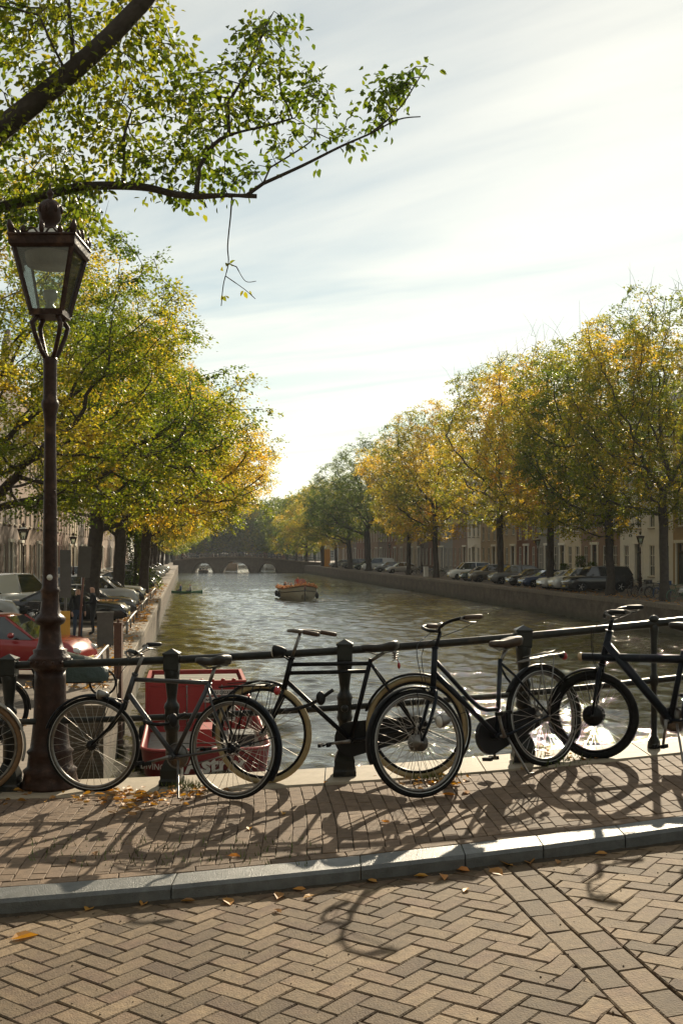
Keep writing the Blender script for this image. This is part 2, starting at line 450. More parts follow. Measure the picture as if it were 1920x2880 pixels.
def build_quays():
    # left quay: level street, ramp up to the bridge, walls
    Ys = [20.5, 26, 33.4, 45, 60, 80, 110, 150, 200, 260, 340, 430]
    mb = MB()
    for a, b in zip(Ys[:-1], Ys[1:]):
        mb.add([(XL(a), a, QZ), (XL(b), b, QZ), (-170, b, QZ), (-170, a, QZ)], [(0, 1, 2, 3)])
    q = mb.build('quay_street_left', M_QUAY); tag(q, kind='structure')
    mb = MB()
    mb.add([(-2.35, 8.4, 2.70), (-5.5, 20.5, QZ), (-170, 20.5, QZ), (-170, 8.4, 2.4)], [(0, 1, 2, 3)])
    r_ = mb.build('quay_ramp', M_QUAY); tag(r_, kind='structure')
    mb = MB()
    E = [(-2.35, 8.4, 2.70), (-5.5, 20.5, QZ), (XL(20.5), 20.5, QZ)] + [(XL(y), y, QZ) for y in Ys[1:]]
    for a, b in zip(E[:-1], E[1:]):
        mb.add([(a[0], a[1], -1.2), (b[0], b[1], -1.2), (b[0], b[1], b[2] - .004), (a[0], a[1], a[2] - .004)], [(0, 1, 2, 3)])
    wl_ = mb.build('quay_wall_left', M_WALL); tag(wl_, kind='structure')
    mb = MB(); mw = MB()
    Yr = [8.4, 30, 52, 62, 74, 90, 110, 140, 180, 230, 300, 430]
    for a, b in zip(Yr[:-1], Yr[1:]):
        mb.add([(XR(a), a, QZ), (190, a, QZ), (190, b, QZ), (XR(b), b, QZ)], [(0, 1, 2, 3)])
        mw.add([(XR(a), a, -1.2), (XR(a), a, QZ - .004), (XR(b), b, QZ - .004), (XR(b), b, -1.2)], [(0, 1, 2, 3)])
    q2 = mb.build('quay_street_right', M_QUAY); tag(q2, kind='structure')
    w2 = mw.build('quay_wall_right', M_WALL); tag(w2, kind='structure')
    # land behind, out to the horizon
    mb = MB(); mb.add([(-1400, 430, QZ - .01), (1400, 430, QZ - .01), (1400, 1600, QZ - .01), (-1400, 1600, QZ - .01)], [(0, 1, 2, 3)])
    mb.add([(-1400, -60, QZ - .4), (-170, -60, QZ - .4), (-170, 430, QZ - .012), (-1400, 430, QZ - .012)], [(0, 1, 2, 3)])
    mb.add([(190, -60, QZ - .4), (1400, -60, QZ - .4), (1400, 430, QZ - .012), (190, 430, QZ - .012)], [(0, 1, 2, 3)])
    g = mb.build('ground', M_QUAY); tag(g, kind='structure')
    # coping stones along both edges
    def coping(parent, fx, side, y0, y1, L0):
        y = y0
        while y < y1:
            L = L0 * random.uniform(.85, 1.15)
            y2 = y + L - .012
            w = .42
            c = MB()
            xa, xb = fx(y), fx(y2)
            top = QZ + .03 + random.uniform(-.006, .006)
            o_ = -side * .03
            poly = [(xa + o_, y), (xb + o_, y2), (xb + side * w, y2), (xa + side * w, y)]
            V = [(a, b, QZ - .24) for a, b in poly] + [(a, b, top - .015) for a, b in poly] 
            cx = sum(p[0] for p in poly) / 4; cy = sum(p[1] for p in poly) / 4
            V += [(a + (.015 if a < cx else -.015), b + (.015 if b < cy else -.015), top) for a, b in poly]
            F = [(0, 1, 5, 4), (1, 2, 6, 5), (2, 3, 7, 6), (3, 0, 4, 7), (4, 5, 9, 8), (5, 6, 10, 9), (6, 7, 11, 10), (7, 4, 8, 11), (8, 9, 10, 11)]
            c.add(V, F)
            c.build('coping_stone', M_QCOPE, parent)
            y += L
            if y > 60: L0 = 2.4
    coping(wl_, XL, -1, 20.55, 150, 1.25)
    coping(w2, XR, 1, 50, 190, 1.9)
    # low block that closes the notch beside the bridge
    c = MB(); c.box((-4.97, 20.72, QZ - .11), (1.0, .40, .30)); c.build('coping_stone', M_QCOPE, wl_)
build_quays()

# ================================================================ BRIDGE DECK IN FRONT
def YK(x): return 5.69 + 0.14 * x          # road side of the kerb
YP = 7.78                                  # pavement meets the edge stones
KH = 0.078
def sheet(name, y0f, y1f, zf, mt, x0=-9.0, x1=9.0, n=72, ny=1):
    mb = MB()
    V, F = [], []
    for i in range(n + 1):
        x = x0 + (x1 - x0) * i / n
        for j in range(ny + 1):
            t = j / ny
            V.append((x, y0f(x) * (1 - t) + y1f(x) * t, zf(x)))
    for i in range(n):
        for j in range(ny):
            a = i * (ny + 1) + j
            F.append((a, a + ny + 1, a + ny + 2, a + 1))
    mb.add(V, F, True)
    return tag(mb.build(name, mt), kind='structure')
road = sheet('road', lambda x: -9.0, lambda x: YK(x) + .02, lambda x: deck(x) - KH - .018, M_JOINT)
pavement = sheet('pavement', lambda x: YK(x) + .1, lambda x: YP + .05, lambda x: deck(x) - .013, M_JOINT)

def clip_poly(poly, planes):
    """keep the part of a convex outline with a*x + b*y <= c for every plane"""
    for a, b, c in planes:
        out = []
        n = len(poly)
        for i in range(n):
            p, q = poly[i], poly[(i + 1) % n]
            dp, dq = a * p[0] + b * p[1] - c, a * q[0] + b * q[1] - c
            if dp <= 0: out.append(p)
            if (dp < 0 < dq) or (dq < 0 < dp):
                t = dp / (dp - dq)
                out.append((p[0] + (q[0] - p[0]) * t, p[1] + (q[1] - p[1]) * t))
        poly = out
        if len(poly) < 3: return []
    return poly
def poly_area(p):
    return 0.5 * sum(p[i][0] * p[(i + 1) % len(p)][1] - p[(i + 1) % len(p)][0] * p[i][1] for i in range(len(p)))
def rough_outline(poly, jit, step=.075):
    out = []
    n = len(poly)
    for i in range(n):
        p, q = poly[i], poly[(i + 1) % n]
        L = math.hypot(q[0] - p[0], q[1] - p[1])
        k = max(1, int(L / step))
        for j in range(k):
            t = j / k
            c_ = jit * (1.6 if j == 0 else 1.0)
            out.append((p[0] + (q[0] - p[0]) * t + random.uniform(-c_, c_), p[1] + (q[1] - p[1]) * t + random.uniform(-c_, c_)))
    return out
def brick_geo(poly, h=.05, bev=.006, gap=.0035, jit=.0016):
    poly = rough_outline(poly, jit)
    """a paving brick with worn edges from its outline"""
    cx = sum(p[0] for p in poly) / len(poly); cy = sum(p[1] for p in poly) / len(poly)
    def ins(d):
        out = []
        for x, y in poly:
            vx, vy = x - cx, y - cy
            l = math.hypot(vx, vy)
            ax = max(0, abs(vx) - d) * (1 if vx > 0 else -1); ay = max(0, abs(vy) - d) * (1 if vy > 0 else -1)
            out.append((cx + ax, cy + ay))
        return out
    a, b = ins(gap), ins(gap + bev)
    n = len(poly)
    V = [(x, y, -h) for x, y in a] + [(x, y, -bev * .9) for x, y in a] + [(x, y, 0) for x, y in b]
    F = [(i, (i + 1) % n, (i + 1) % n + n, i + n) for i in range(n)] + [(i + n, (i + 1) % n + n, (i + 1) % n + 2 * n, i + 2 * n) for i in range(n)] + [tuple(range(2 * n, 3 * n))]
    return V, F
def in_frame(x, y, z):
    u = 960 + FPX * x / y; v = HOR + FPX * (EYE - z) / y
    return -40 < u < 1960 and v < 2910
def lay_bricks(parent, items, zf, mt, limit=295, gap=.0020, bev=.0055):
    """items: (centre x, centre y, yaw, local outline, key). The largest in view become objects, the rest one mesh"""
    vis = [it for it in items if in_frame(it[0], it[1], zf(it[0]))]
    vis.sort(key=lambda it: it[1])
    single = set(id(it) for it in vis[:limit])
    cache = {}
    rest = MB()
    for it in items:
        x, y, yaw, poly, key = it
        z = zf(x) + random.gauss(0, .0012)
        sl = deck_slope(x)
        M = Matrix.Translation((x, y, z)) @ Matrix.Rotation(-math.atan(sl) + random.gauss(0, .0075), 4, 'Y') @ Matrix.Rotation(random.gauss(0, .0075), 4, 'X') @ Matrix.Rotation(yaw + random.gauss(0, .008), 4, 'Z')
        if id(it) in single:
            if key is not None and key in cache: me = cache[key]
            else:
                mb = MB(); mb.add(*brick_geo(poly, bev=bev, gap=gap)); me = mb.mesh('brick'); me.materials.append(mt)
                if key is not None: cache[key] = me
            o = bpy.data.objects.new('brick', me); COL.objects.link(o); o.parent = parent; o.matrix_world = M
        else:
            V, F = brick_geo(poly, bev=bev, gap=gap)
            rest.add([M @ Vector(v) for v in V], F)
    if rest.v:
        o = rest.build('more_bricks', mt, parent); o['kind'] = 'stuff'
def local_poly(poly):
    cx = sum(p[0] for p in poly) / len(poly); cy = sum(p[1] for p in poly) / len(poly)
    return cx, cy, [(p[0] - cx, p[1] - cy) for p in poly]
def build_road_bricks():
    W = .103
    items = []
    # band of two brick courses running towards the viewer
    def bl(y): return .735 + .14 * (5.83 - y)
    sB = .14
    nb = math.hypot(1, sB)
    bw_ = .245
    k1 = -.14; kc = 5.69 - .012          # kerb: y <= 5.69 + .14 x
    kerb_plane = (-.14, 1.0, kc)
    for col in range(2):
        ang = math.atan2(1, -sB)          # along the band (away)
        ex = Vector((math.cos(ang), math.sin(ang))); ey = Vector((-ex.y, ex.x))
        t = -.1 * col
        while t < 4.2:
            L = .215 * random.uniform(.97, 1.04)
            c0 = Vector((bl(2.0), 2.0)) + ex * t - ey * (.06 + .123 * col)
            poly = [c0 - ey * .0605, c0 + ex * L - ey * .0605, c0 + ex * L + ey * .0605, c0 + ey * .0605]
            p = clip_poly([(v.x, v.y) for v in poly], [kerb_plane])
            if len(p) >= 3 and abs(poly_area(p)) > .003:
                if poly_area(p) < 0: p = p[::-1]
                cx, cy, lp = local_poly(p)
                items.append((cx, cy, 0, lp, None))
            t += L
    def field(a0, org, planes, jit):
        p = Vector((math.cos(a0), math.sin(a0))); q = Vector((-p.y, p.x))
        for i in range(-60, 61):
            for j in range(-60, 61):
                n = (i + j) % 4
                if n == 0: w, h = 2, 1
                elif n == 2: w, h = 1, 2
                else: continue
                c = Vector(org) + p * (i + w / 2) * W + q * (j + h / 2) * W
                if not (-3.0 < c.x < 3.2 and 2.6 < c.y < 6.3): continue
                cs = [(-w / 2, -h / 2), (w / 2, -h / 2), (w / 2, h / 2), (-w / 2, h / 2)]
                wp = [tuple(c + p * a * W + q * b * W) for a, b in cs]
                cl = clip_poly(wp, planes)
                if len(cl) < 3 or poly_area(cl) < .0007: continue
                if abs(poly_area(cl) - 2 * W * W) < 1e-6:
                    # whole brick: shared shape, long side along local x
                    items.append((c.x + random.gauss(0, jit), c.y + random.gauss(0, jit), a0 + (0 if w == 2 else math.pi / 2), [(-W, -W / 2), (W, -W / 2), (W, W / 2), (-W, W / 2)], 'b%d' % random.randint(0, 23)))
                else:
                    cx, cy, lp = local_poly(cl)
                    items.append((cx, cy, 0, lp, None))
    x0 = bl(5.83)
    field(R(-40.5), (0.02, 4.6), [kerb_plane, (1, sB, x0 + sB * 5.83 - .002)], .0012)
    field(R(-38.0), (1.7, 4.75), [kerb_plane, (-1, -sB, -(x0 + sB * 5.83 + bw_ + .004))], .0035)
    lay_bricks(road, items, lambda x: deck(x) - KH, M_ROAD)
build_road_bricks()
def build_pavement_bricks():
    items = []
    KB = .215
    # course laid along the kerb
    ang = math.atan(.14)
    x = -3.2
    while x < 3.4:
        L = .205 * random.uniform(.95, 1.05)
        cx = x + L / 2
        items.append((cx, YK(cx) + KB + .062, ang, [(-L / 2, -.045), (L / 2, -.045), (L / 2, .045), (-L / 2, .045)], None))
        x += L * .99
    near = (.14, -1.0, -(5.69 + KB + .112))
    far = (0, 1, YP - .004)
    w = .0825
    ncol = 84
    for c in range(-42, 43):
        xb = c * w
        off = (.5 if c % 2 else 0) * .205 + random.uniform(-.03, .03)
        y = 5.3 + off
        while y < YP:
            L = .205 * random.uniform(.96, 1.03)
            ym = y + L / 2
            def cx_(q, yy): return q - .05 * (yy - 6.5) * (1.0 - .7 * math.tanh(q * .8)) + .018 * math.sin(yy * 2.1 + q * 1.3) + .012 * math.sin(q * 4)
            poly = [(cx_(xb - w / 2, y), y), (cx_(xb + w / 2, y), y), (cx_(xb + w / 2, y + L), y + L), (cx_(xb - w / 2, y + L), y + L)]
            cl = clip_poly(poly, [near, far])
            if len(cl) >= 3 and poly_area(cl) > .002:
                cx, cy, lp = local_poly(cl)
                items.append((cx, cy, 0, lp, None))
            y += L
    lay_bricks(pavement, items, deck, M_PAVE, gap=.0018, bev=.0035)
build_pavement_bricks()
def build_kerb():
    root = thing('kerb', None, None); root['kind'] = 'structure'
    js = [-4.9, -3.9, -2.86, -1.86, -.86, .10, .65, 1.07, 1.52, 1.97, 2.45, 3.4, 4.4]
    prof = [(0, -.25), (-.006, -.10), (0, -.018), (.018, 0), (.21, .002), (.21, -.25)]
    for a, b in zip(js[:-1], js[1:]):
        mb = MB()
        dz = random.gauss(0, .002)
        rings = []
        n = 5
        for i in range(n):
            x = a + .003 + (b - a - .006) * i / (n - 1)
            tw = .0 if 0 < i < n - 1 else .002
            rings.append([(x, YK(x) + p[0] + (tw if k < 3 else 0), deck(x) + p[1] + dz - (tw if k in (2, 3, 4) else 0)) for k, p in enumerate(prof)])
        mb.loft(rings, smooth=False)
        mb.build('kerb_stone', M_KERB, root)
build_kerb()
def build_bridge_edge():
    root = thing('bridge_edge', None, None); root['kind'] = 'structure'
    js = [-5.9, -4.75, -3.6, -2.45, -1.30, -.12, 1.02, 2.18, 3.32, 4.4, 5.5]
    prof = [(0, -.30), (0, -.004), (.012, .012), (.55, .014), (.57, .0), (.57, -.30)]
    for a, b in zip(js[:-1], js[1:]):
        mb = MB(); rings = []
        for i in range(4):
            x = a + .004 + (b - a - .008) * i / 3
            rings.append([(x, YP + p[0], deck(x) + p[1]) for p in prof])
        mb.loft(rings, smooth=False)
        mb.build('edge_stone', M_COPE, root)
    mb = MB()
    V = []; F = []
    for i in range(61):
        x = -9 + 18 * i / 60
        V += [(x, YP + .53, deck(x) - .28), (x, YP + .53, -1.0)]
    F = [(2 * i, 2 * i + 1, 2 * i + 3, 2 * i + 2) for i in range(60)]
    mb.add(V, F)
    mb.build('bridge_side_wall', M_WALL, root)
build_bridge_edge()
# ================================================================ BRIDGE RAILING
YR = 8.03
def build_railing():
    root = thing('bridge_railing', 'dark iron bridge railing with round rails on capped posts, bikes leaning on it', 'railing', (0, YR, deck(0)))
    def post(x):
        z0 = deck(x) + .014
        mb = MB()
        mb.lathe([(.118, 0), (.118, .035), (.105, .05), (.105, .11), (.085, .15), (.06, .19), (.058, .20)], 4, square=True, smooth=False)
        mb.lathe([(.046, .19), (.044, .38), (.055, .40), (.058, .42), (.052, .44), (.052, .54), (.058, .56), (.052, .585), (.040, .60), (.034, .625), (.038, .66), (.048, .74), (.056, .80), (.058, .825), (.052, .84)], 12)
        mb.lathe([(.072, .825), (.078, .84), (.078, .94), (.088, .946), (.088, .956), (.004, .988)], 4, square=True, smooth=False)
        for zz in (.49,):
            mb.ell((0, -.062, zz), (.028, .02, .028), 8, 5)
        mb.build('post', M_IRON, root, (x, 0, z0 - deck(0)))
    xs = [-6.2, -4.9, -3.62, -2.42, -1.235, .023, 1.325, 2.66, 3.95, 5.2]
    for x in xs: post(x)
    # slim intermediate post with a ball top
    x = 2.275; mb = MB()
    mb.lathe([(.05, 0), (.045, .05), (.024, .09), (.022, .45), (.034, .47), (.034, .52), (.022, .54), (.026, .80), (.034, .86), (.030, .90)], 10)
    mb.ell((0, 0, .935), (.038, .038, .034), 10, 6)
    mb.build('slim_post', M_IRON, root, (x, 0, deck(x) + .014 - deck(0)))
    for zz, r in ((.905, .029), (.49, .023)):
        mb = MB()
        pts = [(xx, 0, deck(xx) - deck(0) + .014 + zz) for xx in np.linspace(-6.2, 5.2, 40)]
        mb.path(pts, r, 12)
        mb.build('rail', M_IRON, root)
build_railing()
# ================================================================ STREET LAMPS
M_BULB = mat('lamp_bulb', (0.42, 0.40, 0.36), 0.25)
M_LAMPTOP = mat('lantern_white_hood', (0.55, 0.52, 0.44), 0.6, var=0.2, vs=8)
def lantern_lamp(name, label, loc, s=1.0, detail=True, group=None):
    root = thing(name, label, 'street lamp', loc, 0, group)
    n = 20 if detail else 8
    mb = MB()
    mb.lathe([(.215, 0), (.215, .02), (.200, .05), (.190, .10), (.200, .125), (.168, .15), (.158, .24), (.172, .265), (.146, .29), (.132, .40), (.121, .52), (.117, .66), (.114, .80), (.113, .86)], n)
    mb.build('base', M_LAMPIRON, root)
    mb = MB()
    mb.lathe([(.112, .86), (.130, .885), (.158, .90), (.162, .925), (.150, .94), (.154, .955), (.146, .97), (.120, .99), (.125, 1.02), (.100, 1.03), (.086, 1.08), (.078, 1.15), (.074, 1.20), (.100, 1.215), (.112, 1.235), (.112, 1.255),
              (.098, 1.27), (.076, 1.29), (.064, 1.38), (.062, 1.44), (.075, 1.46), (.060, 1.48), (.055, 1.62), (.052, 1.9), (.048, 2.2), (.043, 2.62), (.042, 2.70), (.050, 2.78), (.058, 2.82), (.066, 2.85), (.062, 2.87), (.052, 2.89), (.050, 2.95),
              (.050, 3.14), (.054, 3.18), (.050, 3.20)], n)
    if detail:
        for k in range(16):
            a = 2 * math.pi * k / 16
            mb.ell((.156 * math.cos(a), .156 * math.sin(a), .935), (.014, .014, .014), 6, 4)
            mb.ell((.048 * math.cos(a + .2), .048 * math.sin(a + .2), 2.0 + .05 * (k % 5)), (.008, .008, .01), 5, 4)
    mb.build('post', M_LAMPIRON, root)
    # forked bracket
    mb = MB()
    for sx in (-1, 1):
        for sy in ((-1, 1) if detail else (0,)):
            mb.path([(sx * .02, sy * .02, 3.18), (sx * .05, sy * .05, 3.24), (sx * .09, sy * .09, 3.37), (sx * .105, sy * .105, 3.44), (sx * .075, sy * .075, 3.49), (sx * .09, sy * .09, 3.535)], [.018, .017, .018, .020, .020, .016], 7)
    mb.build('bracket', M_LAMPIRON, root)
    # lantern: four sided, wider at the top
    z0, z1 = 3.53, 4.00
    a0, a1 = .114, .216
    fr = MB()
    fr.lathe([(a0 * 1.414 + .012, z0 - .03), (a0 * 1.414 + .014, z0 + .012)], 4, square=True, smooth=False)
    for k in range(4):
        a = math.pi / 4 + k * math.pi / 2
        fr.bar((a0 * 1.414 * math.cos(a), a0 * 1.414 * math.sin(a), z0), (a1 * 1.414 * math.cos(a), a1 * 1.414 * math.sin(a), z1), .026, .026)
    fr.build('frame', M_LAMPIRON, root)
    hd = MB()
    b = a1 * 1.414
    hd.lathe([(b + .012, z1 - .03), (b + .036, z1 - .01), (b + .036, z1 + .045), (b + .052, z1 + .055), (b + .045, z1 + .068), (b + .01, z1 + .070)], 4, square=True, smooth=False)
    if detail:
        for sx, sy in ((0, -1), (0, 1), (-1, 0), (1, 0)):
            for t in (-.62, .62, 0):
                c = Vector((sx, sy, 0)) * (a1 + .02) + Vector((-sy, sx, 0)) * t * a1
                hd.ell(c + Vector((0, 0, z1 + (.11 if t == 0 else .09))), (.022, .022, .05 if t == 0 else .03), 6, 5)
            p = [Vector((sx, sy, 0)) * (a1 + .02) + Vector((-sy, sx, 0)) * t * a1 + Vector((0, 0, z1 + .075 + .035 * math.cos(t * 9.5) * -1)) for t in np.linspace(-1, 1, 17)]
            hd.path(p, .008, 5)
        for k in range(4):
            a = math.pi / 4 + k * math.pi / 2
            hd.path([(b * math.cos(a), b * math.sin(a), z1 + .05), ((b + .02) * math.cos(a), (b + .02) * math.sin(a), z1 + .12), ((b + .03) * math.cos(a), (b + .03) * math.sin(a), z1 + .165)], [.022, .028, .008], 6)
    hd.build('eaves', M_LAMPIRON, root)
    rf = MB(); rf.lathe([(b - .01, z1 + .03), (b * .62, z1 + .11), (.09, z1 + .155)], 4, square=True, smooth=False)
    rf.build('roof', M_LAMPTOP, root)
    fn = MB()
    fn.lathe([(.085, z1 + .14), (.06, z1 + .17), (.055, z1 + .20), (.075, z1 + .22), (.086, z1 + .26), (.088, z1 + .30), (.075, z1 + .345), (.045, z1 + .37), (.02, z1 + .38), (.016, z1 + .40), (.026, z1 + .415), (.026, z1 + .435), (.010, z1 + .45), (.006, z1 + .50)], 12)
    if detail:
        for k in range(8):
            a = 2 * math.pi * k / 8
            fn.ell((.08 * math.cos(a), .08 * math.sin(a), z1 + .30), (.02, .02, .035), 6, 4)
    fn.build('finial', M_LAMPIRON, root)
    for k in range(4):
        a = k * math.pi / 2
        c, s_ = math.cos(a), math.sin(a)
        g = MB()
        q0, q1 = a0 - .004, a1 - .004
        def P(t, w, z): return (c * t - s_ * w, s_ * t + c * w, z)
        V = [P(q0, -q0, z0), P(q0, q0, z0), P(q1, q1, z1), P(q1, -q1, z1)] + [P(q0 - .004, -q0, z0), P(q0 - .004, q0, z0), P(q1 - .004, q1, z1), P(q1 - .004, -q1, z1)]
        g.add(V, [(0, 1, 2, 3), (4, 7, 6, 5), (0, 4, 5, 1), (2, 6, 7, 3)])
        g.build('pane', M_LAMPGLASS, root)
    bl = MB()
    bl.lathe([(.045, z0 + .01), (.04, z0 + .05), (.028, z0 + .06), (.028, z0 + .09), (.052, z0 + .11), (.056, z0 + .15), (.05, z0 + .17)], 10)
    bl.build('bulb', M_BULB, root)
    if detail:
        q = MB(); q.lathe([(.001, 0), (.022, 0), (.022, .003), (.001, .004)], 14, c=(.012, -.057, 1.56), rot=Matrix.Rotation(R(90), 3, 'X')); q.build('sticker', M_WHITE, root)
    rr = MB(); rr.lathe([(.17, z1 - .12), (.182, z1 - .06), (.188, z1 - .01)], 16); rr.build('reflector', mat('lamp_reflector', (0.30, 0.20, 0.14), .5, var=.2, vs=20), root)
    root.scale = (s, s, s)
    return root
lantern_lamp('street_lamp', 'tall rust-brown street lamp with crowned glass lantern beside the bridge railing', (-2.14, 8.10, deck(-2.14) + .016), .985)
LAMP_GROUP = 'lantern street lamps along the quays'
for (x_, Y_, lab) in ((66, 56, 'dark lantern lamp behind the leaning grey signs, nearest on left quay'),
                      (206, 86, 'dark lantern lamp just left of the thick first elm trunk'),
                      (281, 108, 'dark lantern lamp between the first and second elm trunks'),
                      (1800, 81, 'dark lantern lamp beside the rightmost elm, in front of white door frames'),
                      (1511, 104, 'dark lantern lamp beside the white house on right quay'),
                      (1186, 154, 'small far lantern lamp above parked bikes on right quay'),
                      (1095, 179, 'tiny distant lantern lamp right of the white delivery van')):
    lantern_lamp('street_lamp', lab, at_depth(x_, Y_, QZ), 1.0, False, LAMP_GROUP)
# ================================================================ BICYCLES
def mudguard(mb, c, r, a0, a1, w=.03, n=24, drop=.014):
    """curved sheet with lips over a wheel; angles in degrees, 0 = forward, 90 = up"""
    c = Vector(c)
    rings = []
    for i in range(n + 1):
        a = R(a0 + (a1 - a0) * i / n)
        u = Vector((math.cos(a), 0, math.sin(a)))
        ring = []
        prof = [(-w, -drop), (-w * .8, -.002), (-w * .35, .004), (w * .35, .004), (w * .8, -.002), (w, -drop), (w * .75, -.007), (0, -.002), (-w * .75, -.007)]
        for y, d in prof:
            ring.append(c + u * (r + d) + Vector((0, y, 0)))
        rings.append(ring)
    mb.loft(rings)
def bicycle(label, Rr, Fr, lean, steer, P, name='bicycle', group=None):
    """Rr, Fr: ground contact of the rear and the front wheel. Local frame: x forwards, y rider's left, z up, rear contact at the origin"""
    ex = (Fr - Rr).normalized()
    up = Vector((0, 0, 1)); up = (up - ex * up.dot(ex)).normalized()
    ey = up.cross(ex)
    ez = (up * math.cos(lean) + ey * -math.sin(lean)).normalized()
    ey = ez.cross(ex)
    M = Matrix((ex, ey, ez)).transposed().to_4x4(); M.translation = Rr
    root = thing(name, label, 'bicycle', matrix=M, group=group)
    wb = (Fr - Rr).length
    r = P['r']; tw = P['tw']
    fm = P.get('frame', M_BLACK); gm = P.get('guard', M_BLACK)
    rh = Vector((0, 0, r)); fh = Vector((wb, 0, P.get('rf', r)))
    def v(p, y=0.0): return Vector((p[0], y, p[1]))
    st, bb, ht, hb = v(P['st']), v(P['bb']), v(P['ht']), v(P['hb'])
    # steering about the head tube axis
    ax = (ht - hb).normalized()
    S = Matrix.Translation(hb) @ Matrix.Rotation(steer, 4, ax) @ Matrix.Translation(-hb)
    I = Matrix.Identity(4)
    def wheel(nm, c, rr, T, hub, tyre_m, rim_m):
        t = MB(); t.ring(c, rr - tw, tw, 56, 10); 
        if P.get('refl'): 
            for yy in (tw * .86, -tw * .86):
                t.ring(c + Vector((0, yy, 0)), rr - tw - tw * .55, .0032, 56, 5, mi=1)
        o = t.xf(T).build(nm, [tyre_m, mat('reflex_stripe', (.45, .45, .43), .4)] if P.get('refl') else tyre_m, root)
        k = MB(); k.ring(c, rr - 2 * tw - .006, .0115, 48, 8, flat=1.15)
        k.xf(T).build('rim', rim_m, o)
        s_ = MB()
        for i in range(32):
            a = 2 * math.pi * i / 32
            side = 1 if i % 2 else -1
            a2 = a + side * (.32 if (i // 2) % 2 else -.32) * 2
            p0 = c + Vector((hub * .75 * math.cos(a2), side * .028, hub * .75 * math.sin(a2)))
            p1 = c + Vector(((rr - 2 * tw - .006) * math.cos(a), 0, (rr - 2 * tw - .006) * math.sin(a)))
            s_.tube(p0, p1, .0016, n=4, caps=False)
        s_.xf(T).build('spokes', M_SPOKE, o)
        h = MB()
        ry = Matrix.Rotation(R(90), 3, 'X')
        w = .045
        h.lathe([(.010, -w - .025), (.010, -w), (hub, -w + .005), (hub, -w + .018), (hub * .55, -w + .024), (hub * .55, w - .024), (hub, w - .018), (hub, w - .005), (.010, w), (.010, w + .025)], 16, c=c, rot=ry)
        h.xf(T).build('hub', P.get('hubm', M_DULL), o)
        return o
    wheel('rear_wheel', rh, r, I, P.get('hub_r', .028), P.get('tyre', M_RUBBER), P.get('rim', M_DULL))
    wheel('front_wheel', fh, P.get('rf', r), S, P.get('hub_f', .024), P.get('tyre', M_RUBBER), P.get('rim', M_DULL))
    # frame
    f = MB()
    tr = P.get('tube', .016)
    f.tube(hb - ax * .015, ht + ax * .012, tr * 1.22, n=12)
    for e in (hb - ax * .012, ht + ax * .008): f.tube(e - ax * .006, e + ax * .006, tr * 1.5, n=12)
    f.tube(bb, st, tr, n=12)
    for pts, rad in P['tubes']:
        f.path([v(p) for p in pts], rad, 12)
    f.tube(bb + Vector((0, -.038, 0)), bb + Vector((0, .038, 0)), .022, n=12)
    for sy in (-1, 1):
        f.path([bb + Vector((-.02, sy * .02, 0)), bb + Vector((-.08, sy * .045, .003)), rh + Vector((.02, sy * .06, 0)), rh + Vector((-.01, sy * .06, 0))], [.010, .010, .009, .009], 8)
        s0 = P.get('ss', None); s0 = v(s0) if s0 else st - (st - bb).normalized() * .03
        f.path([s0 + Vector((0, sy * .012, 0)), s0 + (rh - s0) * .25 + Vector((0, sy * .05, 0)), rh + Vector((0, sy * .06, .01))], [.009, .009, .008], 8)
    f.build('frame', fm, root)
    # fork
    k = MB()
    crown = hb - ax * .03
    k.tube(hb, crown - ax * .01, tr * 1.1, n=10)
    rake = fh - (crown - ax * ((crown - fh).dot(ax)))
    for sy in (-1, 1):
        o_ = Vector((0, sy * (.042 + tw * .35), 0))
        mid = crown + (fh - crown) * .55 - rake * .20
        k.path([crown + Vector((0, sy * .012, -.0)), crown + o_ * .8 - ax * .012, crown + o_ - ax * .05, mid + o_, fh + o_ * 1.05], [.013, .014, P.get('forkr', .0125), .0115, .009], 8)
    k.xf(S).build('fork', P.get('forkm', fm), root)
    # handlebar
    h = MB()
    b0 = v(P['bar0'])                       # clamp
    h.tube(ht, ht + (v(P.get('stem', P['bar0'])) - ht), P.get('stemr', .012), n=8)
    h.path([v(P.get('stem', P['bar0'])), (v(P.get('stem', P['bar0'])) + b0) / 2 + Vector((0, 0, .008)), b0], [.012, .012, .014], 8)
    pts = [(b0.x + p[0], p[1], b0.z + p[2]) for p in P['bar']]
    full = [(x, -y, z) for x, y, z in reversed(pts)] + [tuple(b0)] + pts
    full = smooth_path(full, 3)
    h.path(full, .0112, 8)
    hbo = h.xf(S).build('handlebar', P.get('barm', M_STEEL), root)
    for sy in (-1, 1):
        g = MB()
        e1 = Vector((pts[-1][0], sy * pts[-1][1], pts[-1][2])); e0 = Vector((pts[-2][0], sy * pts[-2][1], pts[-2][2]))
        d = (e1 - e0).normalized()
        g.path([e1 - d * .115, e1 - d * .11, e1 - d * .01, e1 + d * .008], [.0135, .0165, .0165, .012], 10)
        g.xf(S).build('grip', P.get('grip', M_PLASTIC), hbo)
        if P.get('levers'):
            q = MB()
            q.path([e1 - d * .13, e1 - d * .12 + Vector((.03, 0, -.01)), e1 - d * .05 + Vector((.045, 0, -.03)), e1 + Vector((.04, 0, -.035))], [.010, .007, .006, .006], 6)
            q.xf(S).build('brake_lever', M_DULL, hbo)
    if P.get('bell'):
        q = MB(); q.ell((pts[0][0], .09, pts[0][2] + .025), (.022, .022, .014), 10, 6); q.xf(S).build('bell', M_STEEL, hbo)
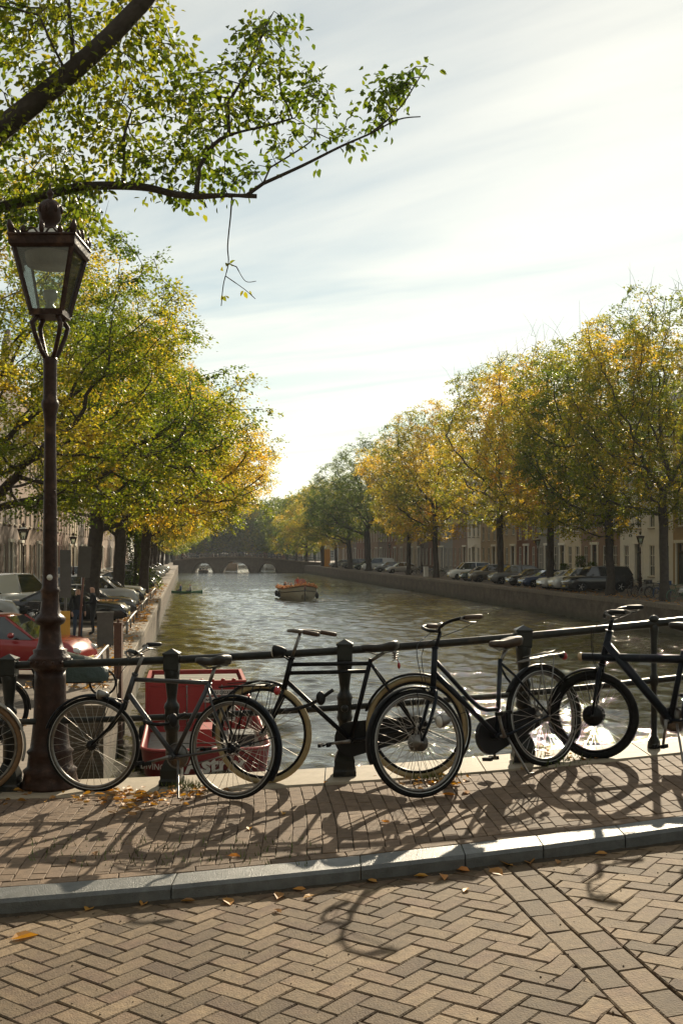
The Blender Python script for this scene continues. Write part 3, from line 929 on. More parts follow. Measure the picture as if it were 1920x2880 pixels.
    if P.get('cables'):
        q = MB()
        for sy in (-1, 1):
            e1 = Vector((pts[-1][0], sy * pts[-1][1], pts[-1][2]))
            q.path(smooth_path([e1 + Vector((.02, 0, -.02)), e1 + Vector((.13, -sy * .05, -.06)), ht + Vector((.11, sy * .05, .02)), hb + Vector((.06, sy * .02, .02)), hb + Vector((.02, sy * .03, -.06))], 4), .0028, 5)
        q.xf(S).build('cables', M_PLASTIC, hbo)
    # saddle
    sd = P['saddle']                        # x of nose, x of back, top z, tilt
    s_ = MB()
    L = sd[1] - sd[0]; zt = sd[2]; tl = sd[3]
    prof = [(0, .012, .0, .030), (.06, .020, .004, .040), (.22, .027, .004, .050), (.42, .040, -.002, .055), (.60, .072, .0, .058), (.78, .098, .010, .066), (.92, .092, .014, .066), (1.0, .055, .006, .045)]
    rings = []
    for t, w, dz, hh in prof:
        x = sd[0] + L * t; w *= sd[4] if len(sd) > 4 else 1
        zz = zt + dz - tl * t
        rings.append([(x, -w, zz - .022), (x, -w * .86, zz - .006), (x, -w * .4, zz), (x, w * .4, zz), (x, w * .86, zz - .006), (x, w, zz - .022), (x, w * .8, zz - hh), (x, w * .3, zz - hh * .7), (x, -w * .3, zz - hh * .7), (x, -w * .8, zz - hh)])
    s_.loft(rings)
    so = s_.build('saddle', P.get('saddlem', M_LEATHER), root)
    p_ = MB()
    sc = Vector((sd[0] + L * .6, 0, zt - .06))
    p_.tube(st - (st - bb).normalized() * .02, sc, .0125, n=10)
    for sy in (-1, 1):
        p_.path([(sd[0] + L * .12, sy * .01, zt - .04), (sd[0] + L * .4, sy * .022, zt - .07), (sd[0] + L * .9, sy * .05, zt - .05)], .004, 6)
        if P.get('springs'):
            p_.path([(sd[0] + L * .9 + .016 * math.cos(i * 1.3), sy * .05 + .016 * math.sin(i * 1.3), zt - .115 + i * .0035) for i in range(18)], .0035, 5)
    p_.build('seat_post', M_DULL, root)
    # mudguards
    if P.get('mg_r'):
        g = MB(); mudguard(g, rh, r + .018, *P['mg_r'], w=.030 if tw < .022 else .036)
        a = R(P['mg_r'][1] - 35 if P['mg_r'][1] > P['mg_r'][0] else P['mg_r'][1])
        for sy in (-1, 1):
            for a_ in (R(165), R(205)):
                g.tube(rh + Vector((0, sy * .055, 0)), rh + Vector((math.cos(a_) * (r + .012), sy * .03, math.sin(a_) * (r + .012))), .0028, n=5)
        g.build('rear_mudguard', gm, root)
    if P.get('mg_f'):
        rf = P.get('rf', r)
        g = MB(); mudguard(g, fh, rf + .018, *P['mg_f'], w=.030 if tw < .022 else .036)
        for sy in (-1, 1):
            a_ = R(P['mg_f'][1] - 15)
            g.tube(fh + Vector((0, sy * .05, 0)), fh + Vector((math.cos(a_) * (rf + .012), sy * .03, math.sin(a_) * (rf + .012))), .0028, n=5)
        g.xf(S).build('front_mudguard', P.get('guardf', gm), root)
    # chain case, cranks, pedals
    cc = P.get('chaincase')
    if cc:
        h0, h1 = cc
        poly = []
        for i in range(13):
            a = R(-90 + 180 * i / 12); poly.append((bb.x + h0 * math.cos(a), bb.z + h0 * math.sin(a)))
        for i in range(9):
            a = R(90 + 180 * i / 8); poly.append((rh.x - .0 + h1 * math.cos(a), rh.z + h1 * math.sin(a)))
        g = MB(); g.prism(poly, -.085, -.05)
        g.build('chain_case', P.get('casem', M_PLASTIC), root)
    else:
        g = MB(); ry = Matrix.Rotation(R(90), 3, 'X')
        g.lathe([(.088, .048), (.088, .051)], 30, c=bb, rot=ry)
        g.ring(bb + Vector((0, -.05, 0)), .085, .006, 36, 6)
        for s2 in (-1, 1):
            g.tube(bb + Vector((0, -.05, s2 * .085)), rh + Vector((0, -.05, s2 * .036)), .0045, n=5)
        g.build('chain', M_DULL, root)
    ca = R(P.get('crank', 20))
    cr_ = MB()
    for sy in (-1, 1):
        d = Vector((math.cos(ca), 0, math.sin(ca))) * (1 if sy > 0 else -1)
        b_ = bb + Vector((0, sy * .075, 0))
        cr_.path([b_ - d * .01, b_ + d * .06, b_ + d * .165 + Vector((0, sy * .012, 0))], [.014, .0105, .010], 8)
    cr_.tube(bb + Vector((0, -.085, 0)), bb + Vector((0, .085, 0)), .010, n=8)
    co = cr_.build('crank', M_DULL, root)
    for sy in (-1, 1):
        d = Vector((math.cos(ca), 0, math.sin(ca))) * (1 if sy > 0 else -1)
        e = bb + Vector((0, sy * .137, 0)) + d * .165
        q = MB()
        for sx in (-1, 1): q.box(e + Vector((sx * .03, 0, 0)), (.022, .085, .024))
        q.tube(e + Vector((0, -.05, 0)), e + Vector((0, .05, 0)), .008, n=6)
        q.build('pedal', M_RUBBER, co)
    # rack
    rk = P.get('rack')
    if rk:
        zt2, x0, x1 = rk
        g = MB()
        for sy in (-.055, 0, .055):
            g.path([(x0 + .12, sy * .5, zt2 - .01), (x0, sy, zt2), (x1, sy, zt2 + .005)], .0055, 6)
        for xx in (x0, (x0 + x1) / 2, x1): g.tube((xx, -.055, zt2), (xx, .055, zt2), .005, n=6)
        g.path([(x1, -.055, zt2 + .005), (x1 - .03, -.03, zt2 + .012), (x1 - .03, .03, zt2 + .012), (x1, .055, zt2 + .005)], .005, 6)
        for sy in (-1, 1):
            g.tube((0, sy * .065, r), ((x0 + x1) / 2 - .04, sy * .055, zt2), .005, n=6)
            g.tube((0, sy * .065, r), ((x0 + x1) / 2 + .10, sy * .055, zt2), .0045, n=6)
        g.path([(x0 + .05, -.03, zt2 + .018), (x1 + .08, -.035, zt2 + .03), (x1 + .02, 0, zt2 + .035), (x1 + .08, .035, zt2 + .03), (x0 + .05, .03, zt2 + .018)], .0035, 5)
        g.build('luggage_rack', P.get('rackm', M_BLACK), root)
    rl = P.get('rlight')
    if rl:
        g = MB(); g.ell((rl[0], 0, rl[1]), (.022, .030, .030), 10, 8); g.ell((rl[0] + .018, 0, rl[1] + .008), (.03, .022, .024), 10, 6, mi=1)
        g.build('rear_light', [M_REDLENS, M_PLASTIC], root)
    hl = P.get('hlight')
    if hl:
        c = Vector((hl[0], hl[2] if len(hl) > 2 else 0, hl[1])); g = MB(); ry = Matrix.Rotation(R(90), 3, 'Y')
        sc_ = hl[3] if len(hl) > 3 else 1.0
        g.lathe([(.010, -.075 * sc_), (.026 * sc_, -.05 * sc_), (.040 * sc_, -.012 * sc_), (.042 * sc_, .010 * sc_)], 16, c=c, rot=ry)
        g.lathe([(.040 * sc_, .010 * sc_), (.034 * sc_, .020 * sc_), (.012 * sc_, .026 * sc_)], 16, c=c, rot=ry, mi=1)
        hk = Vector(P.get('hmount', (ht.x, ht.z)) if not isinstance(P.get('hmount'), type(None)) else (ht.x, ht.z)).to_3d() if False else None
        m_ = P.get('hmount', (ht.x, ht.z))
        g.tube(c + Vector((-.02, 0, -.01)), (m_[0], c.y * .6, m_[1]), .006, n=6)
        g.xf(S).build('headlight', [P.get('hlm', M_PLASTIC), M_CLEARLENS], root)
    if P.get('stand'):
        g = MB(); g.path([bb + Vector((-.06, .04, -.02)), bb + Vector((-.12, .13, -bb.z + .01)), bb + Vector((-.16, .14, -bb.z + .005))], [.009, .008, .007], 7)
        g.build('kickstand', M_DULL, root)
    if P.get('coatguard'):
        g = MB()
        poly = [(rh.x + (r - .01) * math.cos(R(a)), rh.z + (r - .01) * math.sin(R(a))) for a in range(20, 121, 8)] + [(rh.x - .04, rh.z + .05), (rh.x + .06, rh.z + .02)]
        g.prism(poly, .045, .048); g.prism(poly, -.048, -.045)
        g.build('coat_guard', M_PLASTIC, root)
    if P.get('lock'):
        a, b, sag = P['lock']
        a, b = Vector(a), Vector(b)
        g = MB()
        pts = [a + (b - a) * t + Vector((0, .03 * math.sin(t * 9), -sag * math.sin(math.pi * t))) for t in np.linspace(0, 1, 14)]
        g.path(pts, .013, 8)
        g.ell(a + (b - a) * .75 + Vector((0, .03, -sag * .7)), (.035, .028, .05), 8, 6)
        g.build('chain_lock', M_PLASTIC, root)
    return root
def smooth_path(pts, k):
    pts = [Vector(p) for p in pts]
    out = []
    n = len(pts)
    for i in range(n - 1):
        p0 = pts[max(0, i - 1)]; p1 = pts[i]; p2 = pts[i + 1]; p3 = pts[min(n - 1, i + 2)]
        for j in range(k):
            t = j / k
            out.append(0.5 * ((2 * p1) + (-p0 + p2) * t + (2 * p0 - 5 * p1 + 4 * p2 - p3) * t * t + (-p0 + 3 * p1 - 3 * p2 + p3) * t ** 3))
    out.append(pts[-1])
    return out
def contact(x, y, lift=0.004):
    """point of the pavement seen at pixel (x, y)"""
    Y = 7.8
    for _ in range(20):
        X = (x - 960) * Y / FPX
        Y = FPX * (EYE - deck(X) - lift) / (y - HOR)
    return Vector(((x - 960) * Y / FPX, Y, deck((x - 960) * Y / FPX) + lift))
# -- grey and black sports bicycle in front of the lamp
P1 = dict(r=.343, tw=.0165, st=(.185, .79), bb=(.47, .275), ht=(.80, .835), hb=(.865, .665), refl=True,
          tubes=[([(.795, .805), (.19, .785)], .0155), ([(.845, .70), (.47, .28)], .0185)], frame=M_GREYFRAME, forkm=M_BLACK, guard=M_BLUEBLK,
          bar0=(.80, .985), stem=(.735, .975), stemr=.013, bar=[(.0, .05, .0), (-.02, .16, .02), (-.05, .23, .045), (-.11, .30, .04)], barm=M_DULL, grip=M_PLASTIC, levers=True, cables=True,
          saddle=(.30, .045, .955, -.01), ss=(.195, .76), mg_r=(60, 215), mg_f=(150, 35), chaincase=None, crank=-15, rack=(.765, -.02, -.26), rlight=(-.33, .735),
          hlight=(1.06, .70, 0, .9), hmount=(.90, .66), hlm=M_DULL, stand=True, hub_r=.034, hub_f=.036, hubm=M_PLASTIC, lock=((.70, .03, .52), (.40, -.05, .57), .05))
P1['mg_f'] = (20, 128)
bicycle('grey and black sports bicycle with rear rack, front wheel before the lamp base', contact(655, 2250), contact(266, 2229), R(5), R(18), P1, group='bicycles leaning on the bridge railing')
# -- black roadster with cream tyres and twin top tubes
P2 = dict(r=.362, tw=.021, st=(.297, .86), bb=(.476, .29), ht=(.875, .885), hb=(.935, .69), tyre=M_CREAM, rim=M_BLACK,
          tubes=[([(.885, .845), (.31, .825)], .0145), ([(.905, .785), (.325, .77)], .0145), ([(.925, .735), (.48, .295)], .017)],
          bar0=(.80, 1.075), stem=(.805, 1.05), bar=[(.05, .06, .01), (.045, .16, .012), (-.02, .235, .01), (-.12, .265, -.012), (-.20, .275, -.03)], barm=M_DULL, grip=M_BROWNLTH,
          saddle=(.365, .095, .955, -.012), springs=True, mg_r=(20, 215), mg_f=(-2, 118), chaincase=(.125, .075), crank=-5, hlight=(.99, .945, 0, 1.15), hmount=(.885, .87),
          hub_f=.02, rlight=None, tube=.0165, lock=((.93, .04, .52), (.55, .16, .66), .03))
b2 = bicycle('black upright bicycle with cream tyres and double top tube at the middle railing post', contact(1180, 2192), contact(746, 2206), R(3.5), R(-3), P2, group='bicycles leaning on the bridge railing')
# small red reflector hung under its saddle
g = MB(); g.ell((.10, 0, .80), (.012, .020, .024), 10, 6); g.tube((.10, 0, .82), (.14, 0, .90), .003, n=5); g.build('rear_reflector', M_REDLENS, b2)
# -- black step-through bicycle with swan-neck top tube
P3 = dict(r=.352, tw=.0205, st=(.325, .80), bb=(.46, .285), ht=(.895, .94), hb=(.955, .70), refl=True, frame=M_BLUEBLK,
          tubes=[([(.915, .87), (.80, .74), (.66, .575), (.58, .50), (.52, .475), (.415, .465)], .0155), ([(.935, .79), (.46, .29)], .0185)],
          bar0=(.845, 1.055), stem=(.835, 1.04), stemr=.013, bar=[(.03, .07, .015), (.02, .17, .045), (-.06, .26, .055), (-.17, .29, .045)], barm=M_BLACK, grip=M_BROWNLTH, levers=True, cables=True, bell=True,
          saddle=(.40, .15, .93, .0, 1.05), saddlem=mat('worn_saddle', (.055, .036, .024), .5, var=.4, vs=14), mg_r=(35, 215), mg_f=(-12, 112), chaincase=(.125, .07), crank=78, rack=(.765, .03, -.24), rlight=(-.30, .745), stand=True,
          hlight=(1.0, .47, .10, 1.05), hmount=(1.04, .50), hlm=M_DULL, hub_f=.055, hub_r=.04, tube=.0165, rackm=M_DULL)
bicycle('black step-through bicycle with curved frame, chrome lamp on its fork and red tail light', contact(1547, 2154), contact(1200, 2243), R(8), R(-10), P3, group='bicycles leaning on the bridge railing')
# -- matt black bicycle with straight top tube and front hub motor
P4 = dict(r=.318, tw=.026, st=(.27, .76), bb=(.40, .285), ht=(.80, .905), hb=(.865, .69), frame=M_BLUEBLK, rim=M_BLACK,
          tubes=[([(1.02, .735), (-.02, .685)], .030), ([(.83, .83), (.40, .29)], .032), ([(.27, .70), (.02, .40)], .016)],
          bar0=(.765, 1.035), stem=(.765, 1.02), stemr=.016, bar=[(.03, .06, .0), (.03, .14, -.012), (.0, .22, .02), (-.07, .29, .025), (-.15, .32, .02)], barm=M_BLACK, grip=M_PLASTIC, levers=True, cables=True,
          saddle=(.36, .09, .95, .0), mg_r=(40, 200), mg_f=(-25, 100), chaincase=None, crank=-80, hub_f=.075, hub_r=.05, hubm=M_PLASTIC, tube=.02, forkr=.018, stand=True)
b4 = bicycle('matt black bicycle with thick straight top tube and fat tyres, cut by right frame edge', contact(2058, 2150), contact(1677, 2138), R(2), R(12), P4, group='bicycles leaning on the bridge railing')
g = MB(); ry = Matrix.Rotation(R(90), 3, 'Y'); g.lathe([(.030, -.02), (.033, .0), (.030, .012)], 16, c=(1.03, 0, .7355), rot=ry); g.build('front_light', mat('dim_lens', (.45, .32, .18), .3), b4)
# -- bicycle cut by the left frame edge, behind it a second one against the railing
P0 = dict(r=.345, tw=.021, st=(.30, .80), bb=(.45, .285), ht=(.86, .90), hb=(.92, .68), tyre=M_TAN, frame=mat('pale_blue_paint', (.16, .20, .24), .4, var=.2), guard=mat('dirty_white_guard', (.36, .34, .30), .5, var=.35, vs=14),
          tubes=[([(.875, .84), (.30, .78)], .015), ([(.90, .74), (.45, .29)], .017)], bar0=(.82, 1.06), stem=(.81, 1.03), bar=[(.04, .07, .01), (.03, .17, .03), (-.05, .26, .03), (-.15, .28, .01)], barm=M_STEEL, grip=M_PLASTIC, levers=True, cables=True,
          saddle=(.36, .10, .94, 0), mg_r=(20, 215), mg_f=(-20, 95), chaincase=(.12, .07), crank=30, hub_f=.03, rack=(.76, .0, -.26), rlight=(-.32, .74))
bicycle('pale bicycle with tan tyres and dirty white mudguard, cut by left frame edge', contact(-478, 2250), contact(-70, 2236), R(5), R(14), P0, group='bicycles leaning on the bridge railing')
# -- bicycles parked beyond the railing on the ramp
P6 = dict(P0); P6.update(frame=mat('sky_blue_frame', (.06, .17, .32), .35), tyre=M_RUBBER, guard=M_BLACK, rim=M_STEEL)
P7 = dict(P2); P7.update(tyre=M_RUBBER)
def ramp_z(Y): return 2.70 + (QZ - 2.70) * (Y - 8.4) / 12.1
def ramp_pt(x, Y): return at_depth(x, Y, ramp_z(Y) + .004)
bicycle('blue bicycle with silver handlebars parked behind the railing left of the lamp', ramp_pt(-490, 9.6), ramp_pt(-110, 10.4), R(4), R(-25), P6, group='bicycles behind the railing')
b7 = bicycle('dark bicycle with a black front crate, in front of the red car', ramp_pt(-360, 12.2), ramp_pt(-10, 12.6), R(4), R(10), P7, group='bicycles behind the railing')
g = MB(); g.box((1.10, 0, .97), (.34, .40, .02)); 
for sy in (-1, 1): g.box((1.10, sy * .195, 1.09), (.34, .012, .24))
for sx in (-1, 1): g.box((1.10 + sx * .165, 0, 1.09), (.012, .378, .24))
g.build('front_crate', M_PLASTIC, b7)
# ================================================================ TREES
def leaf_material(name, ramp, trans=0.62, gloss=0.42):
    m = bpy.data.materials.new(name); m.use_nodes = True
    t = m.node_tree; N = t.nodes; L = t.links.new
    N.clear()
    out = N.new('ShaderNodeOutputMaterial')
    a1 = N.new('ShaderNodeAttribute'); a1.attribute_name = 'rnd'
    a2 = N.new('ShaderNodeAttribute'); a2.attribute_name = 'tw'
    oi = N.new('ShaderNodeObjectInfo')
    sp = N.new('ShaderNodeSeparateColor'); L(oi.outputs['Color'], sp.inputs[0])
    e1 = N.new('ShaderNodeMath'); e1.operation = 'MULTIPLY_ADD'; L(a1.outputs['Fac'], e1.inputs[0]); e1.inputs[1].default_value = .18; e1.inputs[2].default_value = -.09
    e2 = N.new('ShaderNodeMath'); e2.operation = 'MULTIPLY_ADD'; L(a2.outputs['Fac'], e2.inputs[0]); e2.inputs[1].default_value = .62; e2.inputs[2].default_value = -.31
    s1 = N.new('ShaderNodeMath'); L(e1.outputs[0], s1.inputs[0]); L(e2.outputs[0], s1.inputs[1])
    s2 = N.new('ShaderNodeMath'); L(s1.outputs[0], s2.inputs[0]); L(sp.outputs[0], s2.inputs[1]); s2.use_clamp = True
    cr_ = N.new('ShaderNodeValToRGB'); L(s2.outputs[0], cr_.inputs[0])
    el = cr_.color_ramp.elements
    el[0].position = ramp[0][0]; el[0].color = (*ramp[0][1], 1)
    el[1].position = ramp[-1][0]; el[1].color = (*ramp[-1][1], 1)
    for p, c in ramp[1:-1]:
        e = el.new(p); e.color = (*c, 1)
    pb = N.new('ShaderNodeBsdfPrincipled'); L(cr_.outputs[0], pb.inputs['Base Color']); pb.inputs['Roughness'].default_value = gloss; pb.inputs['Specular IOR Level'].default_value = .32
    tl = N.new('ShaderNodeBsdfTranslucent')
    mt = N.new('ShaderNodeMixRGB'); mt.blend_type = 'MULTIPLY'; mt.inputs[0].default_value = 1; L(cr_.outputs[0], mt.inputs[1]); mt.inputs[2].default_value = (2.8, 2.7, 1.05, 1); L(mt.outputs[0], tl.inputs[0])
    mx_ = N.new('ShaderNodeMixShader'); mx_.inputs[0].default_value = trans; L(pb.outputs[0], mx_.inputs[1]); L(tl.outputs[0], mx_.inputs[2])
    L(mx_.outputs[0], out.inputs[0])
    return m
RAMP = [(0.0, (.030, .052, .010)), (.25, (.062, .088, .012)), (.45, (.125, .135, .016)), (.62, (.235, .19, .028)), (.80, (.35, .235, .042)), (1.0, (.34, .16, .035))]
M_LEAF = leaf_material('elm_leaves', RAMP)
M_LEAF_NEAR = leaf_material('near_elm_leaves', RAMP, trans=0.55, gloss=0.40)
M_BARK = mat('bark', (.048, .037, .028), .9, var=.5, vs=6, bump=.03, bs=14)
M_BARK2 = mat('pale_bark', (.075, .062, .048), .9, var=.5, vs=6, bump=.03, bs=14)

def colonize(starts, attract, step, infl, kill, iters, grav=0.0, seed=1):
    """space colonisation; starts: list of (pos, parent). Returns positions, parents"""
    r = np.random.default_rng(seed)
    P = [np.array(p, float) for p, _ in starts]; par = [q for _, q in starts]
    A = np.array(attract, float)
    best = np.full(len(A), 1e9); near = np.zeros(len(A), int)
    new = list(range(len(P)))
    alive = np.ones(len(A), bool)
    for it in range(iters):
        for i in new:
            d = np.linalg.norm(A - P[i], axis=1)
            m = d < best
            best[m] = d[m]; near[m] = i
        alive &= best > kill
        act = alive & (best < infl)
        if not act.any():
            act = alive
            if not act.any(): break
        new = []
        for i in np.unique(near[act]):
            dirs = A[act & (near == i)] - P[i]
            dirs /= np.linalg.norm(dirs, axis=1)[:, None] + 1e-9
            d = dirs.mean(0) + r.normal(0, .12, 3)
            d[2] += grav
            n = np.linalg.norm(d)
            if n < 1e-3: continue
            q = P[i] + d / n * step
            P.append(q); par.append(int(i)); new.append(len(P) - 1)
        if not new: break
    return np.array(P), np.array(par)
def radii(P, par, tip, expn=2.3, base=None):
    n = len(P); acc = np.zeros(n); kids = np.zeros(n, int)
    for i in range(n - 1, 0, -1):
        if kids[i] == 0: acc[i] = tip ** expn
        if par[i] >= 0:
            acc[par[i]] += acc[i]; kids[par[i]] += 1
    if kids[0] == 0: acc[0] = tip ** expn
    return acc ** (1 / expn), kids
def branch_mesh(P, par, rad, kids, rmin=0.0, nside=6):
    """tubes along the chains of a skeleton"""
    mb = MB()
    n = len(P)
    ch = [[] for _ in range(n)]
    for i in range(n):
        if par[i] >= 0: ch[par[i]].append(i)
    used = np.zeros(n, bool)
    order = []
    stack = [(0, -1)]
    while stack:
        i, p = stack.pop()
        chain = ([p] if p >= 0 else []) + [i]
        while ch[i]:
            c = sorted(ch[i], key=lambda k: -rad[k])
            for o in c[1:]:
                stack.append((o, i))
            i = c[0]; chain.append(i)
        rr = [rad[k] for k in chain]
        if p >= 0: rr[0] = min(rr[0], rr[1] * 1.25)
        keep = [k for k in range(len(chain)) if rr[k] >= rmin]
        if len(keep) >= 2:
            ns = 10 if rr[0] > .12 else (6 if rr[0] > .03 else 4)
            mb.path([P[chain[k]] for k in keep], [rr[k] for k in keep], ns, caps=False)
    return mb
def leaves_mesh(name, C, D, S, tw, seed, shape='quad', droop=.35):
    """C centres, D spray directions, S sizes, tw per-twig value"""
    r = np.random.default_rng(seed)
    n = len(C)
    # leaf axis: along the spray direction, scattered and hanging
    ax = D + r.normal(0, .55, (n, 3)); ax[:, 2] -= droop
    ax /= np.linalg.norm(ax, axis=1)[:, None]
    nrm = r.normal(0, .55, (n, 3)); nrm[:, 2] += 1.0
    sd = np.cross(ax, nrm); sd /= np.linalg.norm(sd, axis=1)[:, None] + 1e-9
    nn = np.cross(sd, ax)
    L = S[:, None]; W = S[:, None] * .31
    if shape == 'quad':
        V = np.stack([C, C + ax * L * .45 + sd * W, C + ax * L, C + ax * L * .45 - sd * W], 1)
        k = 4
        F = np.arange(n * k).reshape(n, k)
        me = bpy.data.meshes.new(name)
        V = V.reshape(-1, 3)
        nf = n
    else:
        fold = nn * L * .10
        V = np.stack([C, C + ax * L * .30 + sd * W * 1.0 + fold, C + ax * L * .68 + sd * W * .78 + fold * .8, C + ax * L - nn * L * .10,
                      C + ax * L * .68 - sd * W * .78 + fold * .8, C + ax * L * .30 - sd * W * 1.0 + fold], 1).reshape(-1, 3)
        b = np.arange(n)[:, None] * 6
        F = np.concatenate([b + np.array([[0, 1, 2, 3]]), b + np.array([[0, 3, 4, 5]])], 1).reshape(-1, 4)
        me = bpy.data.meshes.new(name)
        nf = 2 * n
    me.vertices.add(len(V)); me.vertices.foreach_set('co', V.ravel())
    me.loops.add(F.size); me.loops.foreach_set('vertex_index', F.ravel().astype(np.int32))
    me.polygons.add(nf); me.polygons.foreach_set('loop_start', np.arange(0, F.size, 4, dtype=np.int32)); me.polygons.foreach_set('loop_total', np.full(nf, 4, dtype=np.int32))
    rnd = r.random(n); t2 = np.asarray(tw)
    if shape != 'quad': rnd = np.repeat(rnd, 2); t2 = np.repeat(t2, 2)
    a = me.attributes.new('rnd', 'FLOAT', 'FACE'); a.data.foreach_set('value', rnd.astype(np.float32))
    a = me.attributes.new('tw', 'FLOAT', 'FACE'); a.data.foreach_set('value', t2.astype(np.float32))
    me.update(calc_edges=True)
    me.materials.append(M_LEAF)
    return me
def smooth_rand(C, seed, f):
    """slowly varying value for a position: patches of the crown turn colour together"""
    v = np.array([mnoise.noise(Vector((c[0] * f + seed, c[1] * f, c[2] * f))) for c in C])
    return np.clip(.5 + v * .75, 0, 1)
def sprays(P, par, sel, per, rad_, size, seed, flat=.45):
    """leaf positions along short side twigs around thin branch nodes"""
    r = np.random.default_rng(seed)
    Cs, Ds, Ts = [], [], []
    base = smooth_rand(P[sel], seed, .33)
    for q, i in enumerate(sel):
        d = P[i] - P[par[i]]; d = d / (np.linalg.norm(d) + 1e-9)
        nt_ = 4
        val = np.clip(base[q] + r.normal(0, .13), 0, 1)
        for k in range(nt_):
            td = d * .8 + r.normal(0, .7, 3); td[2] = td[2] * flat - .08
            td /= np.linalg.norm(td) + 1e-9
            m = max(1, int(per / nt_ * r.uniform(.5, 1.5)))
            t = r.random(m) ** .8 * rad_ * r.uniform(.6, 1.2)
            sag = -0.25 * t * t / rad_
            c = P[i] + td * t[:, None] + r.normal(0, rad_ * .10, (m, 3)); c[:, 2] += sag
            Cs.append(c); Ds.append(np.repeat(td[None], m, 0)); Ts.append(np.full(m, val))
    C = np.concatenate(Cs); D = np.concatenate(Ds); T = np.concatenate(Ts)
    S = size * r.uniform(.65, 1.25, len(C))
    return C, D, S, T
def ghost_attr(n, fn, seed):
    r = np.random.default_rng(seed)
    out = []
    while len(out) < n:
        p = fn(r)
        if p is not None: out.append(p)
    return out
PROF = {'wide': ([0, .12, .3, .5, .75, .92, 1.0], [.62, .92, 1.0, .86, .60, .34, .12]), 'oval': ([0, .15, .35, .6, .8, .93, 1.0], [.50, .80, .97, 1.0, .78, .50, .18])}
def tree_variant(key, seed, H, fork, crad, czlow, trunk_r, n_attr=820, per=36, size=.125, step=.42, lean=(0, 0), bare_top=0.0, prof='wide', spray=.85):
    """a broad quay tree: bare trunk, ascending limbs, uneven crown"""
    r0 = np.random.default_rng(seed)
    def fn(r):
        t = r.random()
        z = czlow + (H - czlow) * t
        pr = np.interp(t, *PROF[prof])
        if r.random() > pr ** 1.6 + .05: return None
        a = r.random() * 2 * math.pi
        R_ = crad * pr * (1 + .42 * mnoise.noise(Vector((math.cos(a) * 1.4, math.sin(a) * 1.4, z * .28 + seed))))
        rr = R_ * r.random() ** .42
        k = np.interp(t, [0, .3, .7, 1], [.9, 1, .45, .1])
        q = np.array([lean[0] * k + rr * math.cos(a), lean[1] * k + rr * math.sin(a), z + r.normal(0, .25)])
        if mnoise.noise(Vector(q * .42) + Vector((seed, 0, 0))) < -.12 and r.random() < .8: return None
        return q
    A = ghost_attr(n_attr, fn, seed + 1)
    starts = [((0, 0, 0), -1)]
    z = 0.0; k = 0
    while z < fork:
        z += .6
        starts.append(((r0.normal(0, .02) + lean[0] * .02 * z, r0.normal(0, .02) + lean[1] * .02 * z, z), k)); k += 1
    P, par = colonize(starts, A, step, 3.2, .50, 80, grav=.04, seed=seed)
    rad, kids = radii(P, par, .011, 2.15)
    f = trunk_r / rad[0]
    rad = rad * (f + (1 - f) * np.clip((P[:, 2] - fork) / 6.0, 0, 1)) if f > 1 else rad
    # root flare
    fl = np.clip(1 - P[:, 2] / 1.0, 0, 1); rad = rad * (1 + .35 * fl * (P[:, 2] < 1.2) * (np.hypot(P[:, 0], P[:, 1]) < 1))
    mb = branch_mesh(P, par, rad, kids, .006)
    # whip-thin bare twigs at the top
    for _ in range(60 if bare_top else 14):
        top = np.argsort(-P[:, 2])[: max(30, int(len(P) * .12))]
        i = top[r0.integers(len(top))]
        d = np.array([r0.normal(0, .35), r0.normal(0, .35), 1.0]); L = r0.uniform(.7, 1.7 if bare_top else 1.0)
        p0 = Vector(P[i]); p1 = p0 + Vector(d) * L * .5; p2 = p0 + Vector(d * np.array([1.3, 1.3, 1])) * L
        mb.path([p0, p1, p2], [.010, .007, .003], 4, caps=False)
    me_b = mb.mesh(key + '_trunk'); me_b.materials.append(M_BARK)
    thin = [i for i in range(1, len(P)) if rad[i] < .05 and P[i][2] > czlow - .8]
    if bare_top:
        zt = H - (H - czlow) * bare_top
        thin = [i for i in thin if P[i][2] < zt or r0.random() < .25]
    C, D, S, T = sprays(P, par, np.array(thin), per, spray, size, seed + 5)
    print('TREE', key, len(P), len(thin), len(C))
    me_l = leaves_mesh(key + '_crown', C, D, S, T, seed + 9)
    return me_b, me_l
TV = {}
TV['a'] = tree_variant('elm_a', 21, 17.6, 5.2, 6.4, 4.9, .37, n_attr=1700, per=84, size=.112, spray=.68, lean=(2.4, 0))
TV['b'] = tree_variant('elm_b', 33, 16.4, 5.2, 6.2, 4.8, .35, n_attr=1700, per=84, size=.112, spray=.68, lean=(3.0, .3))
TV['c'] = tree_variant('elm_c', 47, 17.2, 5.6, 4.9, 4.6, .22, n_attr=1350, per=56, size=.13, spray=.62, lean=(.8, 0), bare_top=.10, prof='oval')
TV['d'] = tree_variant('elm_d', 58, 16.4, 5.0, 5.4, 4.0, .23, n_attr=1450, per=58, size=.13, spray=.62, lean=(1.2, -.3), prof='oval')
TV['e'] = tree_variant('elm_e', 69, 17.6, 5.4, 5.0, 4.4, .22, n_attr=1350, per=54, size=.13, spray=.62, lean=(.8, .3), bare_top=.14, prof='oval')
TV['far'] = tree_variant('elm_far', 77, 17.0, 4.0, 6.0, 2.4, .32, n_attr=800, per=34, size=.28, step=.5, prof='oval')
def tree(label, pos, var, rz, sc, autumn, group, name='elm_tree', sz=None):
    root = thing(name, label, 'tree', pos, rz, group)
    s_ = sc if sz is None else None
    root.scale = (sc, sc, sz or sc)
    tr = link_mesh('trunk', TV[var][0], None, root)
    cr_ = link_mesh('crown', TV[var][1], None, root)
    cr_.color = (autumn, 0, 0, 1)
    return root
